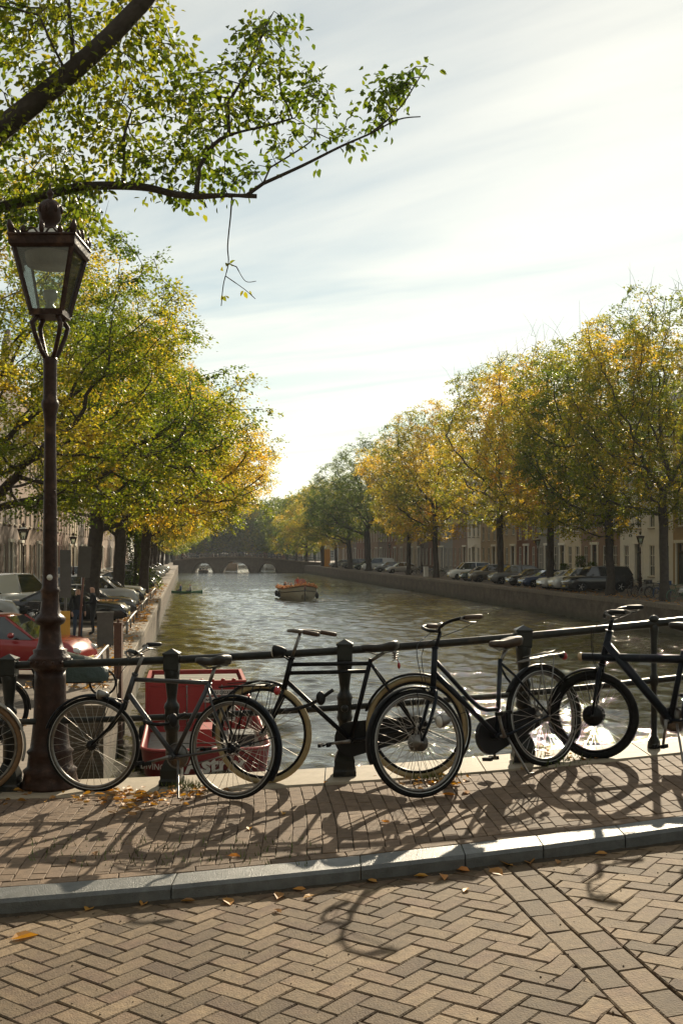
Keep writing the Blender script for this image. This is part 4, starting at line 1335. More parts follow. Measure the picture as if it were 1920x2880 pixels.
# left quay: lean towards the canal (+X)
LG, RG, FG = 'elms along the left quay', 'elms along the right quay', 'trees beyond the far bridge'
left = [(31.0, -125, 'a', .3, .96, .38, 'green elm whose trunk stands outside the left frame edge, behind the lamp'),
        (46.6, 255, 'b', .5, .90, .54, 'big elm with the thickest trunk on the left quay'),
        (62, 331, 'a', -.2, .92, .58, 'second elm trunk from the left along the left quay, yellowing crown'),
        (76, 402, 'b', .0, .94, .54, 'third elm on left quay, beside the ivy column'),
        (92, None, 'b', -.5, .88, .46, 'fourth elm on left quay, branches hanging over the canal'),
        (108, None, 'a', .3, .86, .50, 'fifth elm on left quay counted from the lamp'),
        (126, None, 'b', .9, .86, .45, 'sixth elm on left quay counted from the lamp'),
        (146, None, 'a', -.2, .86, .5, 'seventh elm on left quay counted from the lamp'),
        (168, None, 'd', .6, .90, .42, 'eighth elm on left quay counted from the lamp'),
        (192, None, 'b', .1, .86, .46, 'ninth elm on left quay, last before the far bridge')]
for Y_, x_, v_, rz_, sc_, au, lab in left:
    X_ = (x_ - 960) * Y_ / FPX if x_ is not None else XL(Y_) - 2.6
    tree(lab, (X_, Y_, QZ - .02), v_, rz_, sc_, au, LG, sz=sc_ * (.86 if Y_ < 35 else 1))
right = [(64.9, 1868, 'c', math.pi + .4, 1.08, .48, 'tall thin-crowned elm with bare top at the right frame edge'),
         (73.3, 1716, 'd', math.pi - .6, 1.12, .30, 'lower green elm behind the black car on right quay'),
         (85, 1548, 'e', math.pi + .9, 1.12, .60, 'golden elm with forked trunk in front of the white house'),
         (98.7, 1406, 'c', math.pi - 1.4, 1.20, .56, 'golden elm before the brown brick house on right quay'),
         (123.6, 1226, 'd', math.pi + .2, 1.20, .50, 'yellow elm beside the white box van on right quay'),
         (138.7, 1148, 'e', math.pi + 2.4, 1.10, .64, 'orange-tinged elm over the parked bikes, right quay'),
         (168.6, 1036, 'a', math.pi + .5, 1.16, .05, 'rounded dark green elm at the middle of right quay'),
         (186, None, 'b', math.pi, 1.0, .34, 'smaller green elm left of the rounded dark green one'),
         (203, None, 'd', math.pi + .7, 1.0, .46, 'small yellowish elm just before the far bridge, right quay'),
         (222, None, 'a', math.pi - .4, 1.0, .50, 'last elm on right quay, at the far bridge end')]
for Y_, x_, v_, rz_, sc_, au, lab in right:
    X_ = (x_ - 960) * Y_ / FPX if x_ is not None else XR(Y_) + 1.8
    tree(lab, (X_, Y_, QZ - .02), v_, rz_, sc_ * 1.10, au, RG, sz=sc_)
far_spots = [(262, 'L', 3), (262, 'R', 3), (284, 'L', 3), (284, 'R', 3), (306, 'L', 2), (306, 'R', 2.5), (330, 'L', 2), (330, 'R', 2)]
n_ = 0
for Y_, sd_, off in far_spots:
    X_ = XL(Y_) - off if sd_ == 'L' else XR(Y_) + off
    tree('hazy %s tree of the avenue behind the far bridge, %s bank' % (ORD[n_ // 2], 'left' if sd_ == 'L' else 'right'), (X_, Y_, QZ - .02), 'far', n_ * 1.3, 1.05 + .06 * math.sin(n_ * 2.1), .28 + .15 * math.sin(n_ * 1.7), FG)
    n_ += 1
for k in range(9):
    x_ = 470 + k * 42
    tree('%s tree from left in the hazy row that closes the canal view' % ORD[k], at_depth(x_, 345 + 6 * (k % 3), QZ - .02), 'far', k * 2.1, 1.15 + .10 * math.sin(k * 1.9), .25 + .15 * math.sin(k * 2.3), FG)

# unseen elms added behind the viewer to block sky light from there
BG = 'unseen elms added behind the viewer'
for k, (X_, Y_, v_) in enumerate(((-4.5, -13, 'a'), (-3.2, -27, 'b'), (-1.2, -42, 'a'), (-13, -9, 'd'), (31, -14, 'd'), (33, -30, 'c'), (35, -46, 'a'), (-14.5, -24, 'e'))):
    tree('%s unseen elm added behind the viewer to block sky light' % ORD[k], (X_, Y_, QZ - .02), v_, k * 1.1, 1.0, .4, BG)
# ---------------------------------------------------------------- foreground elm whose boughs hang into the picture
def foreground_tree():
    base = Vector((-6.9, 14.4, 1.9))
    root = thing('elm_tree', 'foreground elm with thick diagonal bough hanging in from the upper left', 'tree', base, 0, LG)
    Yb = 13.2
    def W(x, y, Y=Yb): 
        return np.array(px(x, y, Y) - base)
    starts = []
    def chain(pts, parent, n_sub=5):
        """adds a limb; returns the index of its last node"""
        pts = [Vector(p) for p in pts]
        sm = smooth_path(pts, n_sub)
        last = parent
        first = True
        for p in sm:
            starts.append((np.array(p), last)); last = len(starts) - 1
        return last
    def node_near(p):
        d = [np.linalg.norm(q - p) for q, _ in starts]
        return int(np.argmin(d))
    trunk_end = chain([(0, 0, 0), (.05, -.05, 1.5), (.2, -.2, 3.2), W(-330, 640, 13.9), W(-120, 470, 13.5)], -1)
    e1 = chain([W(0, 365), W(150, 245), W(270, 140, 13.0), W(350, 60, 12.9), W(430, -30, 12.8), W(520, -160, 12.7)], trunk_end)
    low = node_near(W(-330, 640, 13.9))
    e2 = chain([W(-60, 600, 13.7), W(170, 537, 13.3), W(260, 522, 13.1), W(400, 525, 13), W(490, 545, 12.9), W(560, 552, 12.8)], low)
    e2b = chain([W(640, 548, 12.7), W(722, 551, 12.7)], e2)
    n0 = node_near(W(690, 550, 12.7))
    e3 = chain([W(740, 515, 12.6), W(850, 465, 12.5), W(960, 410, 12.4), W(1040, 375, 12.3), W(1120, 335, 12.2), W(1182, 327, 12.2)], n0)
    e4 = chain([W(1085, 340, 12.3), W(1130, 295, 12.3), W(1165, 240, 12.3), W(1200, 185, 12.3)], node_near(W(1040, 375, 12.3)))
    e5 = chain([W(760, 470, 12.7), W(870, 400, 12.6), W(890, 360, 12.6)], node_near(W(735, 518, 12.6)))
    e6 = chain([W(350, 450, 13.1), W(350, 380, 13.2), W(370, 310, 13.3)], node_near(W(345, 522, 13)))
    e7 = chain([W(560, 470, 12.9), W(620, 390, 12.9), W(760, 350, 12.8), W(830, 330, 12.8)], node_near(W(545, 551, 12.8)))
    e8 = chain([W(640, 290, 13), W(700, 190, 13), W(740, 90, 13), W(770, 30, 13)], node_near(W(640, 380, 12.9)))
    e9 = chain([W(175, 180, 12.9), W(140, 110, 12.8), W(110, 40, 12.8)], node_near(W(175, 225)))
    e10 = chain([W(205, 130, 13.4), W(195, 40, 13.5), W(190, -60, 13.6)], node_near(W(205, 195)))
    tw = chain([W(648, 610, 12.7), W(640, 690, 12.7), W(642, 740, 12.7), W(628, 800, 12.7), W(622, 860, 12.7)], node_near(W(648, 549, 12.7)))
    t2 = chain([W(665, 750, 12.7), W(690, 790, 12.7), W(720, 790, 12.7)], node_near(W(641, 735, 12.7)))
    t3 = chain([W(655, 790, 12.7), W(690, 815, 12.7), W(718, 840, 12.7)], node_near(W(634, 770, 12.7)))
    bare = set(range(len(starts) - 1 - 6 * 12, len(starts)))
    nlimb = len(starts)
    polys = [[(0, 0), (480, 0), (470, 90), (540, 120), (575, 190), (620, 200), (640, 330), (560, 420), (470, 500), (300, 520), (150, 530), (0, 520)],
             [(560, 230), (640, 170), (680, 100), (740, 20), (850, 50), (820, 120), (880, 200), (930, 235), (910, 360), (800, 420), (740, 500), (560, 550), (480, 560), (520, 400)],
             [(910, 380), (980, 260), (1040, 220), (1110, 185), (1165, 230), (1150, 300), (1050, 340), (1040, 410), (960, 420), (900, 440)],
             [(0, 520), (270, 530), (280, 640), (230, 690), (60, 660), (0, 700)],
             [(-420, -150), (0, -150), (0, 640), (-420, 640)], [(0, -260), (700, -260), (500, 0), (0, 0)]]
    def inside(x, y, poly):
        c = False
        for i in range(len(poly)):
            x1, y1 = poly[i]; x2, y2 = poly[i - 1]
            if (y1 > y) != (y2 > y) and x < (x2 - x1) * (y - y1) / (y2 - y1) + x1: c = not c
        return c
    r = np.random.default_rng(5)
    A = []
    wts = [600, 205, 22, 170, 200, 160]
    for poly, n in zip(polys, wts):
        xs = [p[0] for p in poly]; ys = [p[1] for p in poly]
        k = 0
        while k < n:
            x, y = r.uniform(min(xs), max(xs)), r.uniform(min(ys), max(ys))
            if not inside(x, y, poly): continue
            if mnoise.noise(Vector((x / 95, y / 75, 3.1))) < -.22: 
                if r.random() < .8: continue
            A.append(W(x, y, r.normal(13.35 if x < 620 else 12.75, .42))); k += 1
    P, par = colonize(starts, A, .16, 1.5, .17, 42, seed=3)
    rad, kids = radii(P, par, .0042, 2.25)
    # thick limbs keep their own size
    own = np.zeros(len(P))
    def setr(pts, r0_, r1_):
        pts = [Vector(p) for p in pts]
        for i in range(nlimb):
            q = Vector(starts[i][0])
            best = 9; tt = 0; acc = 0; tot = sum((b - a).length for a, b in zip(pts[:-1], pts[1:]))
            for a, b in zip(pts[:-1], pts[1:]):
                ab = b - a; t = max(0, min(1, (q - a).dot(ab) / ab.length_squared)); dd = (q - a - ab * t).length
                if dd < best: best = dd; tt = (acc + ab.length * t) / tot
                acc += ab.length
            if best < .12: own[i] = max(own[i], r0_ + (r1_ - r0_) * tt)
    setr([(0, 0, 0), (.05, -.05, 1.5), (.2, -.2, 3.2), W(-330, 640, 13.9), W(-120, 470, 13.5)], .34, .16)
    setr([W(-120, 470, 13.5), W(0, 365), W(150, 245), W(270, 140, 13), W(430, -30, 12.8), W(520, -160, 12.7)], .16, .095)
    setr([W(-330, 640, 13.9), W(-60, 600, 13.7), W(170, 537, 13.3), W(260, 522, 13.1), W(400, 525, 13), W(490, 545, 12.9), W(560, 552, 12.8)], .085, .036)
    setr([W(560, 552, 12.8), W(640, 548, 12.7), W(722, 551, 12.7)], .034, .016)
    setr([W(700, 545, 12.7), W(740, 515, 12.6), W(850, 465, 12.5), W(960, 410, 12.4), W(1040, 375, 12.3), W(1182, 327, 12.2)], .026, .007)
    setr([W(648, 560, 12.7), W(640, 690, 12.7), W(642, 740, 12.7), W(622, 860, 12.7)], .009, .005)
    rad = np.where(own > 0, own, np.minimum(rad, .03))
    mb = branch_mesh(P, par, rad, kids, .0)
    mb.build('trunk', M_BARK, root)
    sel = np.array([i for i in range(nlimb, len(P)) if rad[i] < .02])
    hang = [node_near(W(642, 740, 12.7)), node_near(W(628, 830, 12.7)), node_near(W(690, 815, 12.7))]
    C, D, S, T = sprays(P, par, sel, 11.5, .26, .088, 15, flat=.6)
    hs = []
    C2, D2, S2, T2 = sprays(P, par, np.array(hang), 4, .08, .075, 16)
    T2[:] = .95
    print('FG', len(P), len(sel), len(C))
    me = leaves_mesh('foreground_crown', np.concatenate([C, C2]), np.concatenate([D, D2]), np.concatenate([S, S2]), np.concatenate([T, T2]), 77, shape='leaf', droop=.55)
    me.materials.clear(); me.materials.append(M_LEAF_NEAR)
    o = link_mesh('crown', me, None, root); o.color = (.17, 0, 0, 1)
foreground_tree()
# ================================================================ CANAL HOUSES
M_GLASSDARK = mat('window_glass', (.025, .028, .030), .06, spec=.9)
M_SASH = mat('window_sash_white', (.74, .71, .62), .5, var=.1, vs=5)
M_DOORG = mat('door_green_black', (.018, .026, .022), .35)
M_ROOF = mat('roof_tiles', (.085, .055, .045), .8, var=.3, vs=4, bump=.03, bs=12)
WALLS = {
    'brown': mat('brown_brick', (.27, .185, .13), .88, var=.22, vs=9, bump=.006, bs=60),
    'dark': mat('dark_brick', (.16, .12, .095), .88, var=.22, vs=9, bump=.006, bs=60),
    'red': mat('red_brick', (.19, .095, .062), .88, var=.22, vs=9, bump=.006, bs=60),
    'white': mat('white_render', (.74, .71, .62), .75, var=.08, vs=3),
    'cream': mat('cream_render', (.60, .52, .38), .75, var=.10, vs=3),
    'ochre': mat('ochre_render', (.36, .25, .12), .75, var=.12, vs=3),
    'grey': mat('grey_render', (.26, .25, .22), .8, var=.12, vs=3),
    'sand': mat('sandstone', (.42, .33, .22), .8, var=.15, vs=4),
}
WIN_CACHE = {}
def window_parts(parent, x, z, w, h, rows=2, cols=2, trim=None):
    key = (round(w, 2), round(h, 2), rows, cols)
    if key not in WIN_CACHE:
        f = MB(); t = .075
        f.box((0, 0, h / 2 - t / 2), (w, .07, t)); f.box((0, 0, -h / 2 + t / 2), (w, .07, t))
        for s_ in (-1, 1): f.box((s_ * (w / 2 - t / 2), 0, 0), (t, .07, h - 2 * t))
        for k in range(1, cols): f.box((-w / 2 + w * k / cols, .0, 0), (.045, .05, h - 2 * t - .002))
        for k in range(1, rows): f.box((0, -.012, -h / 2 + h * k / rows), (w - 2 * t - .002, .05, .055))
        p = MB(); p.box((0, 0, 0), (w - .03, .02, h - .03))
        sl = MB(); sl.box((0, -.10, -h / 2 - .055), (w + .16, .22, .09))
        mf, mp_, ms = f.mesh('window'), p.mesh('pane'), sl.mesh('sill')
        mf.materials.append(M_SASH); mp_.materials.append(M_GLASSDARK); ms.materials.append(M_COPE)
        WIN_CACHE[key] = (mf, mp_, ms)
    mf, mp_, ms = WIN_CACHE[key]
    o = link_mesh('window', mf, None, parent, (x, .10, z))
    link_mesh('pane', mp_, None, o, (0, .035, 0))
    link_mesh('sill', ms, None, o, (0, 0, 0))
def house(label, P, rz, w, h, wall, bays=3, storeys=4, roof='cornice', door=0, group=None, ww=1.0, depth=10.0, z_ground=0.0, detail=True):
    root = thing('canal_house', label, 'house', P, rz, group)
    wm = WALLS[wall]
    gh = 4.2 if storeys <= 4 else 3.6
    fh = (h - gh - .6) / (storeys - 1)
    bw_ = w / bays
    ops = []
    for s_ in range(storeys):
        z0 = .9 if s_ == 0 else gh + fh * (s_ - 1) + .65
        hh = 2.55 if s_ == 0 else max(1.1, min(2.1, fh - 1.05) * (1 - .08 * s_))
        for b in range(bays):
            cx = bw_ * (b + .5)
            if s_ == 0 and b == door:
                ops.append((cx - .62, cx + .62, .25, 3.55, 'door'))
            else:
                ops.append((cx - ww / 2, cx + ww / 2, z0, z0 + hh, 'win'))
    xs = sorted(set([0, w] + [o[0] for o in ops] + [o[1] for o in ops])); zs = sorted(set([0, h] + [o[2] for o in ops] + [o[3] for o in ops]))
    mb = MB()
    for i in range(len(xs) - 1):
        for j in range(len(zs) - 1):
            mx_, mz_ = (xs[i] + xs[i + 1]) / 2, (zs[j] + zs[j + 1]) / 2
            if any(o[0] < mx_ < o[1] and o[2] < mz_ < o[3] for o in ops): continue
            mb.add([(xs[i], 0, zs[j]), (xs[i + 1], 0, zs[j]), (xs[i + 1], 0, zs[j + 1]), (xs[i], 0, zs[j + 1])], [(0, 1, 2, 3)])
    for x0, x1, z0, z1, k in ops:
        d = .22
        mb.add([(x0, 0, z0), (x1, 0, z0), (x1, d, z0), (x0, d, z0)], [(0, 1, 2, 3)]); mb.add([(x0, 0, z1), (x0, d, z1), (x1, d, z1), (x1, 0, z1)], [(0, 1, 2, 3)])
        mb.add([(x0, 0, z0), (x0, d, z0), (x0, d, z1), (x0, 0, z1)], [(0, 1, 2, 3)]); mb.add([(x1, 0, z0), (x1, 0, z1), (x1, d, z1), (x1, d, z0)], [(0, 1, 2, 3)])
    mb.add([(0, 0, 0), (0, depth, 0), (0, depth, h), (0, 0, h)], [(0, 1, 2, 3)]); mb.add([(w, 0, 0), (w, 0, h), (w, depth, h), (w, depth, 0)], [(0, 1, 2, 3)])
    mb.add([(0, depth, 0), (w, depth, 0), (w, depth, h), (0, depth, h)], [(0, 3, 2, 1)])
    if roof == 'gable':
        pts = [(w * .02, h), (w * .10, h + 1.0), (w * .22, h + 1.4), (w * .30, h + 2.8), (w * .40, h + 3.2), (w * .5, h + 3.9), (w * .60, h + 3.2), (w * .70, h + 2.8), (w * .78, h + 1.4), (w * .90, h + 1.0), (w * .98, h)]
        mb.prism(pts, .0, .35)
    elif roof == 'step':
        pts = [(0.02 * w, h)]
        for k in range(4):
            pts += [(w * (.02 + .11 * k), h + .9 * (k + 1)), (w * (.13 + .11 * k), h + .9 * (k + 1))]
        pts += [(w - a, b) for a, b in reversed(pts)]
        mb.prism(pts, .0, .35)
    mb.build('wall', wm, root)
    for x0, x1, z0, z1, k in ops:
        cx, cz = (x0 + x1) / 2, (z0 + z1) / 2
        if k == 'win':
            window_parts(root, cx, cz, x1 - x0, z1 - z0, 2 if z1 - z0 < 2.3 else 3, 2)
        else:
            d_ = MB(); d_.box((0, .14, -.35), (1.06, .06, 2.5)); 
            for sx in (-1, 1):
                for zz in (-1.05, .15): d_.box((sx * .25, .105, zz), (.36, .02, .9))
            do = d_.build('door', M_DOORG, root, (cx, 0, cz))
            q = MB(); q.box((0, .15, 1.32), (1.02, .03, .55)); q.build('fanlight', M_GLASSDARK, do)
            q = MB()
            for sx in (-1, 1): q.box((sx * .72, -.03, 0.05), (.20, .12, 3.5))
            q.box((0, -.06, 1.78), (1.9, .2, .24)); q.build('door_surround', M_SASH, do)
            q = MB()
            for k2 in range(3): q.box((0, -.25 - .28 * k2, -1.65 - .03 - .085 * k2 + .0), (1.6, .30, .17))
            q.build('step', M_COPE, do)
    if roof == 'cornice':
        c = MB()
        c.box((w / 2, -.12, h - .28), (w - .04, .30, .34)); c.box((w / 2, -.20, h - .05), (w - .02, .48, .13))
        n = max(3, int(w / .8))
        for k in range(n): c.box((w * (k + .5) / n, -.20, h - .24), (.14, .2, .24))
        c.build('cornice', M_SASH, root)
    r_ = MB()
    pitch = 3.2
    r_.add([(.1, .3, h), (w - .1, .3, h), (w - .1, depth / 2, h + pitch), (.1, depth / 2, h + pitch), (.1, depth, h), (w - .1, depth, h)], [(0, 1, 2, 3), (3, 2, 5, 4), (0, 3, 4), (1, 5, 2)])
    ro = r_.build('roof', M_ROOF, root)
    c = MB(); c.box((w * .85, depth * .35, h + pitch * .7 + .6), (.8, .6, 1.8)); c.box((w * .85, depth * .35, h + pitch * .7 + 1.55), (.95, .75, .14)); c.build('chimney', WALLS['brown'], ro)
    # plinth band
    b = MB(); b.box((w / 2, -.03, .22), (w - .02, .10, .42)); b.build('plinth', WALLS['grey'], root)
    return root
# right quay row, from near to far; facades face the canal
angR = math.atan2(-.9897, .1435)
OFF_R = 11.4
HG = 'canal houses on the right quay'
rowR = [('dark', 7.6, 15.0, 3, 4, 'cornice', 'dark brick house with tall white door frames at the right frame edge'),
        ('brown', 7.4, 14.2, 3, 4, 'gable', 'brown brick house with white windows right of the ochre house'),
        ('ochre', 5.4, 13.4, 2, 4, 'cornice', 'narrow ochre yellow house right of the white house'),
        ('white', 10.4, 15.2, 4, 4, 'cornice', 'broad white plastered house behind the golden elm'),
        ('brown', 9.4, 14.8, 4, 4, 'cornice', 'wide brown brick house with paired white sash windows left of the white house'),
        ('cream', 6.2, 15.0, 3, 4, 'gable', 'cream house next left of the wide brown brick house'),
        ('grey', 7.0, 14.2, 3, 4, 'step', 'grey stone house with stepped gable, second left of the wide brown one'),
        ('red', 7.2, 15.6, 3, 5, 'cornice', 'red brick house behind the white box van'),
        ('sand', 7.8, 14.8, 3, 4, 'cornice', 'sandstone house behind the parked bikes on right quay'),
        ('sand', 7.4, 16.4, 3, 5, 'gable', 'tall pale sandstone house whose gable shows above the trees'),
        ('white', 6.6, 14.0, 3, 4, 'cornice', 'narrow white house far along the right quay'),
        ('brown', 8.0, 15.0, 3, 4, 'cornice', 'brown house behind the white delivery van'),
        ('grey', 7.6, 14.6, 3, 4, 'gable', 'grey gabled house behind the rounded dark elm'),
        ('red', 7.8, 15.2, 3, 4, 'cornice', 'red brick house near the orange advertising column'),
        ('dark', 8.2, 14.4, 3, 4, 'cornice', 'dark house left of the orange advertising column'),
        ('sand', 8.0, 15.0, 3, 4, 'step', 'sandstone house with stepped gable just before the far bridge'),
        ('brown', 9.0, 15.0, 3, 4, 'cornice', 'brown house at the right end of the far bridge'),
        ('red', 9.0, 14.6, 3, 4, 'gable', 'red gabled house right at the far bridge corner'),
        ('dark', 10.0, 15.0, 4, 4, 'cornice', 'dark house just behind the far bridge, right side'),
        ('brown', 12.0, 15.4, 4, 4, 'cornice', 'brown house two doors behind the far bridge, right side'),
        ('red', 14.0, 15.0, 4, 4, 'cornice', 'red house three doors behind the far bridge, right side'),
        ('dark', 14.0, 15.4, 4, 4, 'cornice', 'dark house four doors behind the far bridge, right side'),
        ('brown', 14.0, 15.0, 4, 4, 'cornice', 'last visible house of the right row, far behind the bridge')]
Y0 = 65.2
for wall, w, h, bays, st_, rf, lab in rowR:
    xo = XR(Y0 + w * .99) + OFF_R; yo = Y0 + w * .9897
    house(lab, (xo, yo, QZ), angR, w, h, wall, bays, st_, rf, door=(len(lab) % bays), group=HG, ww=1.05 if bays > 2 else 1.2)
    Y0 += w * .9897 + .02
# unseen houses added at the viewer's back, darkening faces turned this way
for k, (X_, Y_, rz_, wl3) in enumerate(((-12, -6, R(90), 'brown'), (-11, 8, R(90), 'red') if False else (-12.5, -20, R(90), 'dark'), (-11, -34, R(90), 'sand'), (-9, -48, R(90), 'brown'), (43, -10, R(-90), 'brown'), (45, -24, R(-90), 'cream'), (47, -38, R(-90), 'dark'))):
    house('%s unseen house added behind the viewer to block sky light' % ORD[k], (X_ - 8 if X_ < 0 else X_, Y_, QZ), rz_, 13.6, 15.0, wl3, 4, 4, 'cornice', door=1, group='unseen houses added behind the viewer', ww=1.1)
angL = math.atan2(.9897, -.1401)
OFF_L = 10.6
HG2 = 'canal houses on the left quay'
rowL = [('brown', 8.0, 14.0, 3, 4, 'cornice', 'brown house at the left frame edge behind the silver car'),
        ('dark', 7.0, 15.0, 3, 4, 'cornice', 'dark house just left of the nearest quay lantern'),
        ('dark', 7.0, 14.4, 3, 4, 'gable', 'dark gabled house behind the nearest quay lantern'),
        ('brown', 7.6, 14.6, 3, 4, 'cornice', 'brown house seen between the big lamp post and leaning signs'),
        ('brown', 6.8, 15.2, 3, 4, 'cornice', 'sunlit brown house left of the thickest elm trunk'),
        ('cream', 7.4, 14.0, 3, 4, 'gable', 'sunlit cream house just left of the thickest elm trunk'),
        ('red', 7.4, 14.8, 3, 4, 'cornice', 'red brick house behind the thickest elm trunk'),
        ('brown', 8.0, 15.0, 3, 4, 'cornice', 'brown house between the first two elm trunks'),
        ('sand', 7.6, 14.4, 3, 4, 'step', 'sandstone house behind the second elm trunk'),
        ('dark', 8.0, 15.0, 3, 4, 'cornice', 'dark house right of the second elm trunk'),
        ('brown', 9.0, 14.6, 3, 4, 'cornice', 'brown house behind the ivy column'),
        ('grey', 9.0, 15.0, 3, 4, 'gable', 'grey house far along the left quay'),
        ('red', 10.0, 14.6, 4, 4, 'cornice', 'red house four doors before the far bridge, left row'),
        ('brown', 14.0, 14.8, 4, 4, 'cornice', 'wide brown house three doors before the far bridge, left row'),
        ('dark', 14.0, 15.2, 4, 4, 'cornice', 'wide dark house two doors before the far bridge, left row'),
        ('sand', 14.0, 14.6, 4, 4, 'cornice', 'wide sandstone house at the far bridge, left row'),
        ('brown', 16.0, 15.0, 4, 4, 'cornice', 'brown house behind the left end of the far bridge'),
        ('red', 16.0, 15.0, 4, 4, 'cornice', 'last red house of the left row')]
Y0 = 58.0
for wall, w, h, bays, st_, rf, lab in rowL:
    house(lab, (XL(Y0) - OFF_L, Y0, QZ), angL, w, h, wall, bays, st_, rf, door=(len(lab) % bays), group=HG2, ww=1.05)
    Y0 += w * .99 + .02

for k, (x_, w, h, wl2) in enumerate(((470, 9, 13, 'brown'), (570, 9, 15, 'dark'), (672, 9, 14, 'red'), (772, 9, 15, 'brown'), (872, 9, 14, 'grey'))):
    p_ = at_depth(x_, 372, QZ)
    house('%s house from left in the hazy row closing the canal' % ORD[k], p_, 0, 11.8, h, wl2, 4, 4, 'cornice', door=k % 4, group='houses closing the far view', ww=1.1)
# ================================================================ FAR BRIDGE
M_FARSTONE = mat('far_bridge_brick', (.105, .085, .065), .9, var=.35, vs=1.5, bump=.02, bs=8)
def far_bridge():
    Yb = 240.0
    root = thing('canal_bridge', 'low dark brick bridge with three arches crossing the canal far away', 'bridge', (0, Yb, 0))
    x0, x1 = (486 - 960) * Yb / FPX, (905 - 960) * Yb / FPX
    cx = (at_depth(655, Yb, 0)).x
    def top(x): return 3.36 - .0050 * (x - cx) ** 2 if abs(x - cx) < 14 else 3.36 - .0050 * 196 - (abs(x - cx) - 14) * .06
    A = [(541, 600, 2.25), (621, 702, 2.55), (727, 778, 2.2)]
    arches = [((a - 960) * Yb / FPX, (b - 960) * Yb / FPX, hgt) for a, b, hgt in A]
    xs = sorted(set(list(np.linspace(x0, x1, 60)) + [v for a, b, _ in arches for v in np.linspace(a, b, 15)]))
    def bot(x):
        for a, b, hgt in arches:
            if a < x < b:
                t = (x - (a + b) / 2) / ((b - a) / 2)
                return .02 + (hgt - .02) * math.sqrt(max(0, 1 - t * t))
        return -1.0
    mb = MB()
    d = 8.0
    for i in range(len(xs) - 1):
        a, b = xs[i], xs[i + 1]
        m = (a + b) / 2
        inside = any(p < m < q for p, q, _ in arches)
        za, zb = (bot(a + 1e-6), bot(b - 1e-6)) if inside else (-1, -1)
        ta, tb = top(a), top(b)
        for yy in (0, d):
            mb.add([(a, yy, za), (b, yy, zb), (b, yy, tb), (a, yy, ta)], [(0, 1, 2, 3)])
        mb.add([(a, 0, ta), (b, 0, tb), (b, d, tb), (a, d, ta)], [(0, 1, 2, 3)])
        if inside: mb.add([(a, 0, za), (a, d, za), (b, d, zb), (b, 0, zb)], [(0, 1, 2, 3)])
    for a, b, _ in arches:
        for xx in (a, b): mb.add([(xx, 0, -1), (xx, d, -1), (xx, d, .02), (xx, 0, .02)], [(0, 1, 2, 3)])
    mb.build('masonry', M_FARSTONE, root)
    c = MB()
    for a, b in zip(np.linspace(x0, x1, 31)[:-1], np.linspace(x0, x1, 31)[1:]):
        c.bar((a, -.08, top(a) + .02), (b, -.08, top(b) + .02), .5, .22)
    c.build('stone_coping', M_QCOPE, root)
    for a, b, hgt in arches:
        k = MB()
        pts = []
        for i in range(17):
            t = -1 + 2 * i / 16
            x = (a + b) / 2 + t * (b - a) / 2
            pts.append((x, -.05, bot(min(max(x, a + 1e-5), b - 1e-5)) if abs(t) < 1 else .02))
        k.path(pts, .16, 6); k.build('arch_ring', M_FARSTONE, root)
    rl = MB()
    for yy in (.1, d - .1):
        for zz in (1.0, .55):
            rl.path([(x, yy, top(x) + zz) for x in np.linspace(x0, x1, 40)], .035, 5)
        for x in np.linspace(x0, x1, 22):
            rl.tube((x, yy, top(x)), (x, yy, top(x) + 1.08), .06, n=6)
    rl.build('railing', M_IRON, root)
    return root, top, Yb, x0, x1
FB_ROOT, FB_TOP, FB_Y, FB_X0, FB_X1 = far_bridge()
# ---------------------------------------------------------------- small far bicycles: one mesh each
def far_bike_mesh(seed):
    r = random.Random(seed)
    mb = MB()
    for cx in (0, 1.08): mb.ring((cx, 0, .34), .325, .020, 18, 5)
    st, bb, ht, hb = (.28, 0, .82), (.46, 0, .28), (.86, 0, .88), (.92, 0, .66)
    for a, b in ((st, bb), (ht, (1.08, 0, .34)), ((.88, 0, .80), (.28, 0, .78)), (hb, bb), (bb, (0, 0, .34)), (st, (0, 0, .34)), (ht, (.80, 0, 1.04)), (st, (.24, 0, .92))): mb.tube(a, b, .018, n=5)
    mb.path([(.66, -.27, 1.02), (.80, -.2, 1.06), (.84, 0, 1.05), (.80, .2, 1.06), (.66, .27, 1.02)], .016, 5)
    mb.ell((.23, 0, .95), (.13, .08, .035), 8, 5)
    for cx, a0, a1 in ((0, 40, 200), (1.08, -5, 110)): mb.path([(cx + .365 * math.cos(R(a)), 0, .34 + .365 * math.sin(R(a))) for a in range(a0, a1 + 1, 20)], .022, 4)
    if r.random() < .5: mb.box((1.02, 0, .98), (.36, .40, .26))
    return mb.mesh('far_bicycle')
FBM = [far_bike_mesh(k) for k in range(3)]
BIKEC = [mat('far_bike_black', (.02, .02, .022), .4), mat('far_bike_blue', (.03, .06, .13), .4), mat('far_bike_red', (.20, .03, .025), .4), mat('far_bike_grey', (.16, .16, .15), .4), mat('far_bike_green', (.04, .09, .05), .4)]
CN = ['black', 'blue', 'red', 'grey', 'green']
for k in range(26):
    x = FB_X0 + 2.0 + (FB_X1 - FB_X0 - 6) * k / 25
    c = k * 7 % 5
    o = link_mesh('bicycle', FBM[k % 3], BIKEC[c], None, (x, FB_Y + .55 + .25 * (k % 3), FB_TOP(x) + .01), (0, 0, R(180 * (k % 2)) + random.uniform(-.3, .3)), own=True)
    tag(o, 'tiny %s bicycle, %s from left against the far bridge railing' % (CN[c], ORD[k]), 'bicycle', 'bicycles on the far bridge')
